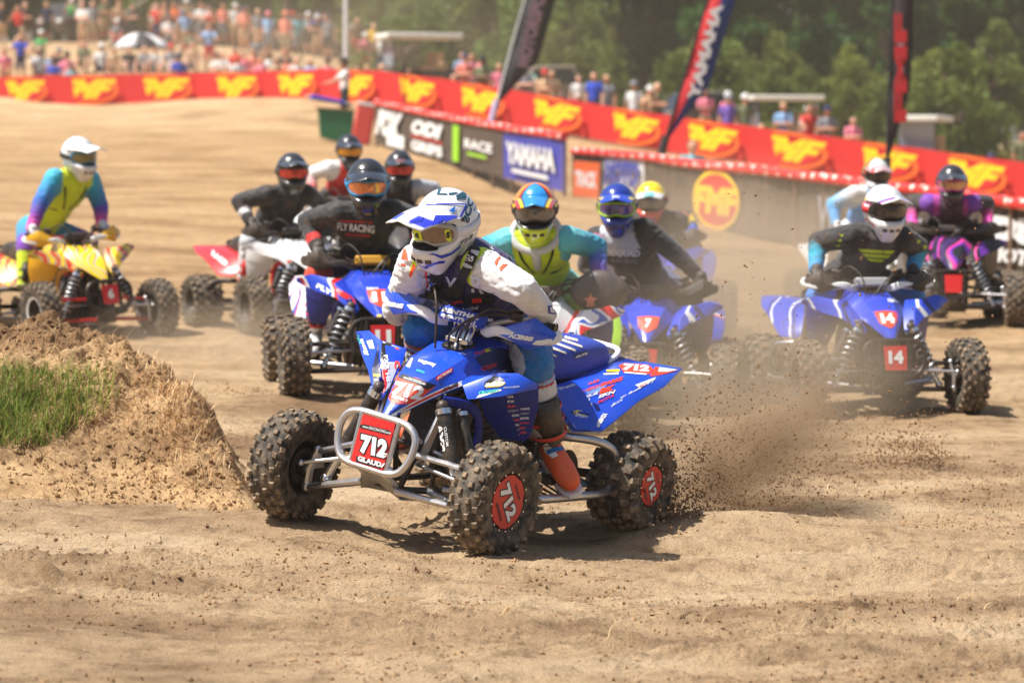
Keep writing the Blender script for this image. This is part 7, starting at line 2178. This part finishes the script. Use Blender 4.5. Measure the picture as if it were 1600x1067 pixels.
# ------------------------------------------------------------------ dust in the air
def dust_mat(name, dens, scale, col=(.86, .70, .50)):
    m = bpy.data.materials.new(name); m.use_nodes = True
    nt = m.node_tree; L = nt.links
    for n in list(nt.nodes): nt.nodes.remove(n)
    out = N(nt, 'ShaderNodeOutputMaterial'); pv = N(nt, 'ShaderNodeVolumePrincipled')
    pv.inputs['Color'].default_value = (*col, 1); pv.inputs['Anisotropy'].default_value = .25
    tc = N(nt, 'ShaderNodeTexCoord')
    ln = N(nt, 'ShaderNodeVectorMath', operation='LENGTH'); L.new(tc.outputs['Object'], ln.inputs[0])
    mr = N(nt, 'ShaderNodeMapRange', interpolation_type='SMOOTHSTEP'); mr.inputs['From Min'].default_value = 1.0; mr.inputs['From Max'].default_value = .25
    L.new(ln.outputs['Value'], mr.inputs['Value'])
    nz = noise_tex(nt, scale, 4, .6, vec=tc.outputs['Object'])
    m2 = N(nt, 'ShaderNodeMapRange'); m2.inputs['From Min'].default_value = .38; m2.inputs['From Max'].default_value = .68; m2.inputs['To Min'].default_value = .12
    L.new(nz.outputs[0], m2.inputs['Value'])
    mu = N(nt, 'ShaderNodeMath', operation='MULTIPLY'); L.new(mr.outputs[0], mu.inputs[0]); L.new(m2.outputs[0], mu.inputs[1])
    mu2 = N(nt, 'ShaderNodeMath', operation='MULTIPLY'); L.new(mu.outputs[0], mu2.inputs[0]); mu2.inputs[1].default_value = dens
    L.new(mu2.outputs[0], pv.inputs['Density']); L.new(pv.outputs[0], out.inputs['Volume'])
    return m
SPH = MB().ellipsoid((0, 0, 0), (1, 1, 1), None, 32, 20).mesh('dust_cloud')
def dust(label, px, py, D, r, dens, scale=1.6, rot=0, tilt=0, col=(.86, .70, .50)):
    me = SPH.copy()
    o = obj('dust_cloud', me, dust_mat('airborne_dust', dens, scale, col), None)
    o.matrix_world = Matrix.Translation(Vector(at(px, py, D))) @ Matrix.Rotation(rot, 4, 'Z') @ Matrix.Rotation(tilt, 4, 'Y') @ Matrix.Diagonal((*r, 1))
    return tag(o, label, 'dust', kind='stuff')
dust('dust cloud rolling behind the red and white quad', 350, 545, 21.6, (1.5, 1.3, .55), .75, 1.8)
dust('dust cloud trailing beside quad 11', 440, 600, 19.4, (.9, .9, .38), .55, 1.8)
dust('dust cloud between the leader and quad 7', 1075, 640, 17.0, (1.0, 1.0, .55), .9, 1.9)
dust('thick dust between quad 7 and quad 14', 1200, 490, 22.0, (1.5, 1.7, 1.3), 1.1, 1.7)
dust('soft dust drifting past the riders right of the leader', 1090, 430, 21.3, (1.7, .9, 1.0), .5, 1.7)
dust('dust boiling around the front wheel of quad 14', 1275, 600, 17.5, (.75, .7, .62), 1.1, 1.8)
dust('dust kicked up under quad 14 and the pink quad', 1420, 610, 19.8, (1.6, 1.0, .5), .45, 1.8)
dust('brown dust over the spray of the leading quad', 1175, 705, 14.2, (.72, .5, .40), 4.0, 2.4, col=(.66, .48, .31))
dust('thin dust drifting in front of the black barriers', 1060, 350, 33, (3.2, 3.0, 1.1), .22, 1.6)
dust('thin dust over the spectators by the flagpole', 470, 90, 98, (15, 8, 4.5), .045, 1.4)
dust('plume of fine soil rising from the rear wheel of the leading quad', 1165, 705, 13.9, (.66, .35, .25), 11.0, 2.6, .3, -.55, (.62, .44, .28))
dust('tan dust hanging between the pack and the leader', 1130, 560, 16.6, (1.5, 1.0, .95), .75, 1.8)
# the dusty air over the whole place
hz = MB().box((0, 140, 9), (700, 300, 22)).build('haze', None)
hz.data.materials.clear()
hm_ = bpy.data.materials.new('dusty_air'); hm_.use_nodes = True
nt = hm_.node_tree
for n in list(nt.nodes): nt.nodes.remove(n)
pv = N(nt, 'ShaderNodeVolumePrincipled'); pv.inputs['Color'].default_value = (.88, .80, .66, 1); pv.inputs['Density'].default_value = .0007; pv.inputs['Anisotropy'].default_value = .2
ho = N(nt, 'ShaderNodeOutputMaterial'); nt.links.new(pv.outputs[0], ho.inputs['Volume'])
hz.data.materials.append(hm_)
tag(hz, 'pale dusty air over the track', 'haze', kind='stuff')
